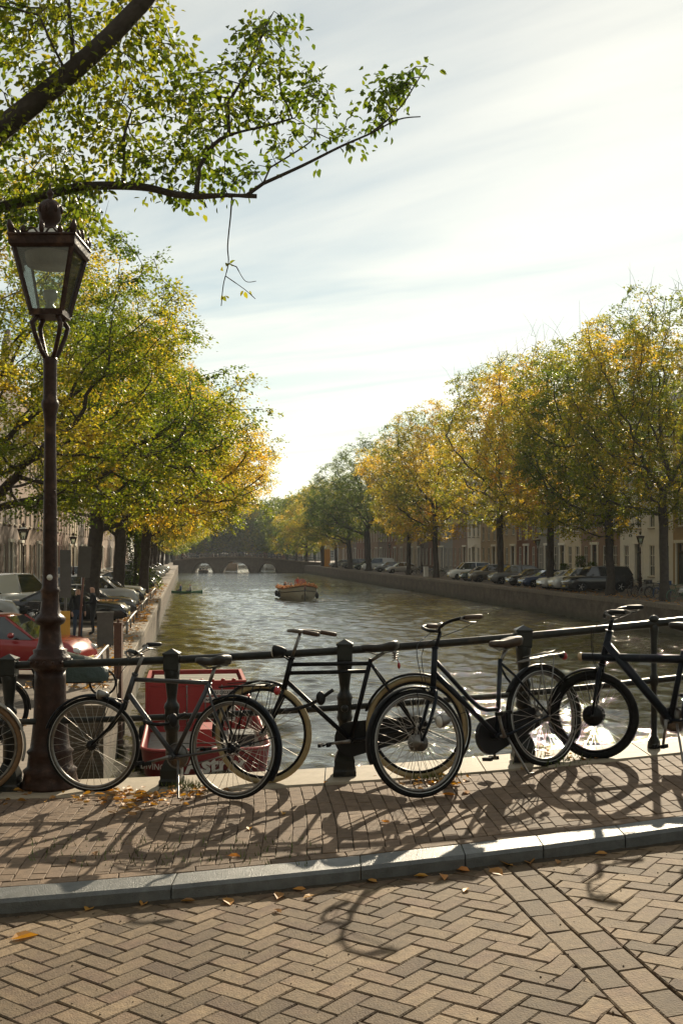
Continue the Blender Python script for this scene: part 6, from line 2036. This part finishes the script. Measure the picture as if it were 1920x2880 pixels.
def container():
    rz = WBrz - R(180)                                                # local x away from us, y left
    Mw = Matrix.Translation(WBbow) @ Matrix.Rotation(WBrz, 4, 'Z')
    base = Mw @ Vector((-4.75, -.17, .152))
    root = thing('shipping_container', 'half-height red shipping container with open top standing on the work boat', 'container', base, WBrz)
    W, L, H = 1.21, 2.6, 1.22
    b = MB()
    # long sides and back: corrugated
    for sy in (-1, 1):
        n = 14; pts = []
        for k in range(n):
            x0 = -L + L * k / n; w_ = L / n
            dpt = [0, .03, .03, 0]
            for i, dd in enumerate(dpt): pts.append((x0 + w_ * (i + .5) / 4, sy * (W - .02 - dd)))
        V = [(x, y, .10) for x, y in pts] + [(x, y, H - .10) for x, y in pts]; m = len(pts)
        b.add(V, [(i, i + 1, i + 1 + m, i + m) for i in range(m - 1)])
    b.box((-L + .02, 0, H / 2), (.04, 2 * W - .1, H - .2)); b.box((-L / 2, 0, .10), (L - .05, 2 * W - .05, .06))
    b.build('side_panels', M_REDCONT, root)
    f = MB()
    for sx in (-.045, -L + .045):
        for sy in (-1, 1): f.box((sx, sy * (W - .045), H / 2), (.09, .09, H))
        for zz in (.06, H - .06): f.box((sx, 0, zz), (.085, 2 * W - .18, .12))
    for sy in (-1, 1):
        for zz in (.06, H - .05): f.box((-L / 2, sy * (W - .04), zz), (L - .18, .08, .10))
    f.build('frame', M_REDCONT, root)
    for sy in (-1, 1):
        q = MB(); q.box((-.03, sy * (W / 2 - .045), H / 2), (.03, W - .10, H - .27)); 
        q.box((-.012, sy * (W / 2 - .045), H * .30), (.008, W - .2, .10)); q.box((-.012, sy * (W / 2 - .045), H * .72), (.008, W - .2, .03))
        do = q.build('door', M_REDCONT, root)
        for yy in (.22, .62):
            k = MB(); k.tube((.012, sy * yy, .10), (.012, sy * yy, H - .10), .014, n=8)
            for zz in (.2, .5, .85, 1.08): k.box((.008, sy * yy, zz), (.02, .05, .03))
            k.bar((.02, sy * yy, .30), (.02, sy * (yy + .28), .30), .02, .03); k.build('locking_bar', M_DULL, do)
    for k in range(8):
        q = MB(); q.lathe([(.055, 0), (.05, .03), (.02, .045)], 10); q.build('roof_rivet', M_REDCONT, root, (-.05, -W + .30 + k * .26, H))
    q = MB()
    for k in range(5): q.box((-.5 - .38 * k, 0, H - .10), (.34, 2 * W - .3, .04))
    q.build('inner_boards', mat('grey_boards', (.16, .15, .12), .8, var=.3, vs=6), root)
    for body, y, z, sz, w_, h_ in (('MBSU 082327 2', .62, .90, .105, .86, .13), ('MAX.GROSS  6200 KGS', .62, .73, .080, .86, .13)):
        p = MB(); p.box((.004, y, z + .03), (.006, w_, h_)); po = p.build('label_plate', mat('label_white', (.60, .56, .50), .6), root)
        text(body, sz, po, (.010, y, z), (R(90), 0, R(90)), M_TRIM, offset=.003)
    p = MB(); p.box((.004, .80, .42), (.006, .30, .36)); po = p.build('data_plate', mat('label_white', (.60, .56, .50), .6), root)
    for k in range(4): text(['KGS', 'LBS', 'KGS', 'LBS'][k], .07, po, (.010, .80, .53 - .085 * k), (R(90), 0, R(90)), M_TRIM)
container()
# mooring post by the quay
g = MB(); g.box((0, 0, 1.1), (.17, .17, 3.5)); g.box((0, 0, 2.87), (.19, .19, .05)); g.lathe([(.03, 2.89), (.03, 2.93), (.012, 2.98)], 8)
o = g.build('mooring_post', mat('rusty_steel', (.11, .052, .032), .8, var=.4, vs=8), None, at_depth(333, 25.0, 0)); tag(o, 'square rusty mooring post standing at the left quay wall', 'post')

# ================================================================ QUAY FURNITURE ON THE LEFT
g = MB(); g.box((0, 0, .5), (.50, .34, 1.0)); g.box((0, 0, 1.02), (.54, .38, .05)); g.box((0, -.175, .55), (.36, .012, .6))
o = g.build('utility_cabinet', mat('cabinet_grey', (.115, .11, .10), .6, var=.25, vs=5), None, at_depth(296, 34.0, QZ), (0, 0, R(12))); tag(o, 'grey utility pillar beside the cars on the left quay', 'cabinet')
def sign_board(label, x_, Y_, w, h, zc, lean, colm, polem, name='sign_board'):
    p = at_depth(x_, Y_, QZ)
    root = thing(name, label, 'sign', p, R(20))
    root.rotation_euler = (0, lean, R(14))
    q = MB(); q.tube((0, 0, 0), (0, 0, zc + h * .5), .035, n=10); q.build('pole', polem, root)
    q = MB(); q.box((0, -.05, zc), (w, .03, h)); 
    for zz in (-.3, .3): q.box((0, -.075, zc + zz * h), (w * .96, .02, .04))
    q.build('board', colm, root)
M_SIGNB = mat('sign_back_grey', (.10, .10, .095), .6, metal=.2, var=.15, vs=5)
sign_board('grey back of a tall sign board on a pole behind the big lamp', 184, 30.0, .30, 1.30, 2.30, R(0), M_SIGNB, M_GREYST)
sign_board('leaning grey sign board on a reddish pole left of the thickest elm trunk', 220, 33.5, .38, .95, 2.60, R(4), M_SIGNB, mat('reddish_pole', (.16, .07, .05), .6))
sign_board('yellow notice board half hidden by the big lamp post', 172, 26.5, .42, .85, 1.05, R(0), mat('notice_yellow', (.62, .36, .05), .6, var=.08), M_GREYST)
# low tubular guard rails along the quay edge
for k, (ya, yb) in enumerate(((23.5, 29.5), (39.0, 47.0), (52.0, 60.0), (66, 76), (84, 95))):
    root = thing('guard_rail', 'low bent steel guard rail on the left quay edge, %s from the bridge' % ORD[k], 'rail', (XL(ya) - .55, ya, QZ), 0, 'low guard rails on the left quay')
    q = MB()
    dxx = XL(yb) - XL(ya)
    pts = smooth_path([(0, 0, .0), (0, .05, .30), (dxx * .1, (yb - ya) * .1, .40), (dxx * .9, (yb - ya) * .9, .40), (dxx, yb - ya - .05, .3), (dxx, yb - ya, 0)], 4)
    q.path(pts, .042, 8); q.build('bar', M_DULL, root)
    for t in (.35, .65):
        q = MB(); q.tube((dxx * t, (yb - ya) * t, 0), (dxx * t, (yb - ya) * t, .40), .03, n=8); q.build('leg', M_DULL, root)
# green tarpaulin over a cargo bicycle
g = MB()
tr_ = thing('cargo_bicycle', 'cargo bicycle under a green tarpaulin at the quay edge near the lamp', 'cargo bike', at_depth(210, 22.0, QZ), R(8))
rings = []
for t, w, z in ((-.70, .18, .62), (-.55, .32, .84), (-.2, .36, .90), (.2, .35, .80), (.5, .32, .74), (.66, .20, .56)):
    rings.append([(t, -w * 1.05, .34), (t + .02, -w, z * .72), (t, -w * .5, z + .03 * math.sin(t * 9)), (t, w * .5, z), (t, w, z * .7), (t, w * 1.05, .36)])
g.loft(rings, closed_ring=False); g.build('tarpaulin', mat('green_tarp', (.006, .022, .013), .45, var=.25, vs=6, bump=.05, bs=5), tr_)
for x in (-.55, .55):
    q = MB(); q.ring((x, 0, .28), .255, .025, 24, 6); 
    for k in range(8): q.tube((x, 0, .28), (x + .25 * math.cos(k * .785), 0, .28 + .25 * math.sin(k * .785)), .004, n=4)
    q.build('wheel', M_RUBBER, tr_)
q = MB(); q.box((0, 0, .45), (1.1, .5, .3)); q.build('cargo_box', M_PLASTIC, tr_)
# ivy covered column between the trees
def ivy(label, pos, h, rad, n, seed, col):
    root = thing('ivy_shrub', label, 'shrub', pos)
    r = np.random.default_rng(seed)
    P_ = []
    for _ in range(n):
        z = r.random() * h; a = r.random() * 6.283
        rr = rad * (1 - .45 * (z / h) ** 2) * (.7 + .3 * math.sin(a * 3 + z * 2)) * r.uniform(.75, 1.08)
        P_.append((rr * math.cos(a), rr * math.sin(a), z + .1))
    P_ = np.array(P_); D_ = P_ * np.array([1, 1, .2]); D_ /= np.linalg.norm(D_, axis=1)[:, None] + 1e-6
    me = leaves_mesh('ivy_leaves', P_, D_, np.full(n, .13) * r.uniform(.7, 1.3, n), smooth_rand(P_, seed, .5), seed)
    o = link_mesh('foliage', me, None, root); o.color = (col, 0, 0, 1)
    q = MB(); q.path([(0, 0, 0), (.1, 0, h * .5), (0, .1, h * .92)], [.14, .10, .04], 7); q.build('stem', M_BARK, root)
ivy('dense dark ivy column growing among the cars on left quay', at_depth(378, 80, QZ), 4.6, 1.15, 5200, 4, .02)
ivy('low light green shrub at the quay edge below the ivy column', at_depth(408, 84, QZ), 1.5, 1.3, 2200, 6, .34)
for k, (x_, Y_, h_, lab) in enumerate(((1585, 97, 1.7, 'potted shrub by the left window of the white house'), (1632, 93, 2.4, 'taller dark shrub beside the white house door'), (1665, 90, 1.9, 'dark shrub before the ochre house'))):
    ivy(lab, at_depth(x_, Y_, QZ), h_, .6, 1500, 20 + k, .06)
# orange advertising column on the right quay
g = MB(); g.box((0, 0, 1.65), (1.15, .5, 3.3)); g.box((0, 0, 3.36), (1.25, .6, .12)); g.box((0, 0, .1), (1.2, .55, .2))
o = g.build('advertising_column', mat('column_orange', (.52, .22, .02), .6, var=.15, vs=3), None, at_depth(920, 216, QZ), (0, 0, R(0))); tag(o, 'orange advertising column on the right quay near the far bridge', 'column')
# white utility box among the parked bikes on the right
g = MB(); g.box((0, 0, .55), (.8, .4, 1.1)); g.box((0, 0, 1.13), (.86, .46, .06)); o = g.build('utility_box', M_WHITE, None, at_depth(1197, 129, QZ), (0, 0, angR)); tag(o, 'white utility box among the parked bikes on right quay', 'box')

# ================================================================ FALLEN LEAVES
M_FALL = leaf_material('fallen_leaves', [(0.0, (.12, .055, .02)), (.3, (.30, .15, .05)), (.5, (.42, .20, .05)), (.7, (.48, .26, .05)), (.85, (.50, .17, .03)), (1.0, (.55, .36, .16))], trans=.15, gloss=.55)
def leaf_shape(mb, c, yaw, s, curl, tilt, up=Vector((0, 0, 1))):
    """ovate leaf with a folded midrib and curled edge"""
    pts = [(0, 0, 0), (.28, .24, .05), (.62, .22, .06), (1.0, 0, -.02), (.62, -.22, .06), (.28, -.24, .05), (.32, 0, -.02), (.66, 0, -.02), (-.25, .02, .03)]
    M = Matrix.Translation(c) @ Matrix.Rotation(yaw, 4, 'Z') @ Matrix.Rotation(tilt, 4, 'X') @ Matrix.Diagonal((s, s, s * curl, 1))
    V = [M @ Vector(p) for p in pts]
    mb.add(V, [(0, 6, 1), (6, 7, 2, 1), (7, 3, 2), (0, 5, 6), (6, 5, 4, 7), (7, 4, 3), (0, 8, 6)], True)
def litter(name, n, fn, seed, size, parent=None):
    r = random.Random(seed); mb = MB(); vals = []
    for _ in range(n):
        c = fn(r)
        k0 = len(mb.f)
        leaf_shape(mb, c, r.random() * 6.28, size * r.uniform(.65, 1.3), r.uniform(.6, 3.4), r.uniform(-.7, .7))
        vals += [r.random()] * (len(mb.f) - k0)
    me = bpy.data.meshes.new(name); me.from_pydata(mb.v, [], mb.f); me.polygons.foreach_set('use_smooth', mb.sm)
    a = me.attributes.new('rnd', 'FLOAT', 'FACE'); a.data.foreach_set('value', np.array(vals, np.float32))
    a = me.attributes.new('tw', 'FLOAT', 'FACE'); a.data.foreach_set('value', np.array([(v * 7.3) % 1 for v in vals], np.float32))
    me.update()
    o = link_mesh(name, me, M_FALL); o.color = (.5, 0, 0, 1)
    return tag(o, kind='stuff')
def pv(x, y, lift=.012):
    p = contact(x, y, 0); return p + Vector((0, 0, lift))
def gauss_px(cx, cy, sx, sy):
    def f(r):
        return pv(r.gauss(cx, sx), r.gauss(cy, sy), r.uniform(.006, .035))
    return f
litter('leaf_litter', 85, gauss_px(330, 2248, 105, 12), 1, .060)
litter('leaf_litter', 36, gauss_px(520, 2232, 45, 8), 2, .060)
litter('leaf_litter', 26, gauss_px(380, 2275, 55, 16), 3, .055)
litter('leaf_litter', 45, gauss_px(1230, 2205, 50, 10), 4, .055)
litter('leaf_litter', 18, gauss_px(40, 2240, 30, 12), 5, .055)
litter('leaf_litter', 20, gauss_px(1600, 2140, 30, 6), 7, .05)
def quay_rand(y0, y1, d0, d1):
    def f(r):
        y = y0 + (y1 - y0) * r.random() ** 1.4
        return Vector((XL(y) - r.uniform(d0, d1), y, QZ + .04 + r.random() * .03))
    return f
litter('leaf_litter', 900, quay_rand(23, 52, .1, 1.9), 8, .11)
litter('leaf_litter', 700, quay_rand(45, 100, .1, 1.6), 9, .17)
litter('leaf_litter', 500, lambda r: (lambda y: Vector((XR(y) + r.uniform(.2, 3.5), y, QZ + .04)))(r.uniform(52, 90)), 10, .15)
litter('leaf_litter', 60, lambda r: (lambda y: Vector((-2.5 - (y - 8.4) * .26 - r.uniform(.1, 1.5), y, ramp_z(y) + .02)))(r.uniform(8.8, 18)), 11, .075)
litter('car_hood_leaves', 60, lambda r: left_nose(44.6) + Vector((-r.uniform(.4, 1.2), r.uniform(-.7, .7), .93 + .0)), 12, .10)
# single leaves lying on the paving and along the kerb
singles = [(245, 2560, 1.15), (400, 2548, 1.0), (640, 2520, 1.4), (790, 2500, 1.25), (560, 2512, .9), (1370, 2432, 1.5), (1430, 2418, 1.9), (1485, 2424, 1.4), (1240, 2452, 1.1), (1200, 2452, .9), (1315, 2441, 1.0), (1060, 2486, .9), (860, 2505, .8),
           (885, 2522, .9), (790, 2572, .8), (30, 2648, 1.6), (1315, 2502, .8), (640, 2412, .9), (1095, 2318, .8), (265, 2400, .9), (700, 2338, .8), (210, 2430, .8), (795, 2295, .8), (1470, 2168, .9), (1280, 2240, 1.1), (1315, 2236, 1.2), (905, 2205, .7), (1070, 2172, .8), (1048, 2190, .7), (1075, 2200, .9), (1700, 2396, .8), (1560, 2410, .8)]
lr = random.Random(21)
LEAFS = []
def road_pt(x, y):
    Y = 5
    for _ in range(20):
        X = (x - 960) * Y / FPX
        Y = FPX * (EYE - deck(X) + KH) / (y - HOR)
    return Vector(((x - 960) * Y / FPX, Y, deck((x - 960) * Y / FPX) - KH + .008))
for k, (x_, y_, s_) in enumerate(singles):
    kerb_y = 2603 - .114 * x_ if x_ < 1921 else 0
    p = road_pt(x_, y_)
    if p.y > YK(p.x) - .03: 
        p = pv(x_, y_, .008) if y_ < 2460 - .1 * x_ + 60 and pv(x_, y_).y > YK(p.x) + .19 else Vector((p.x, YK(p.x) - .05, deck(p.x) - KH + .008))
    mb = MB(); leaf_shape(mb, Vector((0, 0, 0)), 0, .085 * s_, lr.uniform(.8, 2.4), lr.uniform(-.3, .3))
    me = bpy.data.meshes.new('fallen_leaf'); me.from_pydata(mb.v, [], mb.f)
    v_ = lr.random()
    a = me.attributes.new('rnd', 'FLOAT', 'FACE'); a.data.foreach_set('value', np.full(len(mb.f), lr.random(), np.float32))
    a = me.attributes.new('tw', 'FLOAT', 'FACE'); a.data.foreach_set('value', np.full(len(mb.f), v_, np.float32))
    o = link_mesh('fallen_leaf', me, M_FALL, None, p, (0, 0, lr.random() * 6.28)); o.color = (.55, 0, 0, 1)
    zone = 'kerb gutter' if p.y < YK(p.x) and p.y > YK(p.x) - .16 else ('road bricks' if p.y < YK(p.x) else ('brick pavement' if p.y < YP else 'pale edge stones'))
    LEAFS.append((p.x, zone, o))
for zone in sorted(set(z for _, z, _ in LEAFS)):
    for k, (_, _, o) in enumerate(sorted([q for q in LEAFS if q[1] == zone], key=lambda q: q[0])):
        tag(o, 'single fallen autumn leaf on the %s, %s loose one from the left' % (zone, ORD[k]), 'leaf', 'loose fallen leaves on the bridge')
# tufts of moss and weeds at the post feet
def weeds(n, fn, seed):
    r = random.Random(seed); mb = MB()
    for _ in range(n):
        c = fn(r); a = r.random() * 6.28; h = r.uniform(.015, .05); w = .004
        d = Vector((math.cos(a), math.sin(a), 0)); t = Vector((-d.y, d.x, 0))
        mb.add([c - t * w, c + t * w, c + d * h * .6 + Vector((0, 0, h))], [(0, 1, 2)])
    o = mb.build('weeds', mat('weed_green', (.09, .12, .02), .8)); tag(o, kind='stuff')
weeds(220, gauss_px(525, 2222, 28, 6), 1); weeds(160, gauss_px(1225, 2196, 40, 6), 2); weeds(120, gauss_px(15, 2212, 22, 8), 3); weeds(160, gauss_px(1560, 2150, 40, 6), 4)
weeds(260, lambda r: pv(r.uniform(80, 900), r.uniform(2360, 2440) - 0, .0) + Vector((0, 0, -.004)), 5)
# dirt packed into the gutter along the kerb
g = MB(); rg = random.Random(31)
xs_ = np.arange(-2.8, 3.0, .04)
V, F = [], []
for i, x in enumerate(xs_):
    w = .022 + .020 * abs(mnoise.noise(Vector((x * 3.1, 0, 0)))) + rg.uniform(0, .012)
    z = deck(x) - KH
    V += [(x, YK(x) + .004, z + .012 + rg.uniform(0, .004)), (x, YK(x) - w * .5, z + .005), (x, YK(x) - w, z - .004)]
for i in range(len(xs_) - 1):
    for j in range(2): F.append((3 * i + j, 3 * i + j + 1, 3 * i + 4 + j, 3 * i + 3 + j))
g.add(V, F, True); o = g.build('gutter_dirt', mat('gutter_soil', (.045, .034, .022), .95, var=.5, vs=40, bump=.006, bs=120)); tag(o, kind='stuff')
# scraps of twig and grit lying on the road
g = MB()
for _ in range(260):
    x = rg.uniform(-1.9, 2.1); y = rg.uniform(3.7, YK(x) - .02) if rg.random() < .6 else YK(x) - abs(rg.gauss(0, .10)) - .01
    z = deck(x) - KH; s_ = rg.uniform(.002, .0055)
    g.ell((x, y, z + s_ * .5), (s_, s_ * rg.uniform(.6, 1.6), s_ * .7), 5, 3)
o = g.build('grit', mat('grit_mix', (.15, .11, .07), .9, var=.5, vs=60)); tag(o, kind='stuff')
# ================================================================ HAZE IN THE AIR
def haze():
    g = MB(); g.box((0, 760, 13.5), (2900, 1720, 32.0))
    m = bpy.data.materials.new('thin_haze'); m.use_nodes = True
    N = m.node_tree.nodes; L = m.node_tree.links.new
    N.clear()
    out = N.new('ShaderNodeOutputMaterial'); v = N.new('ShaderNodeVolumePrincipled')
    v.inputs['Color'].default_value = (.86, .93, 1.0, 1)
    v.inputs['Density'].default_value = .00017
    v.inputs['Anisotropy'].default_value = .2
    L(v.outputs[0], out.inputs['Volume'])
    o = g.build('haze', m); tag(o, kind='stuff')
haze()
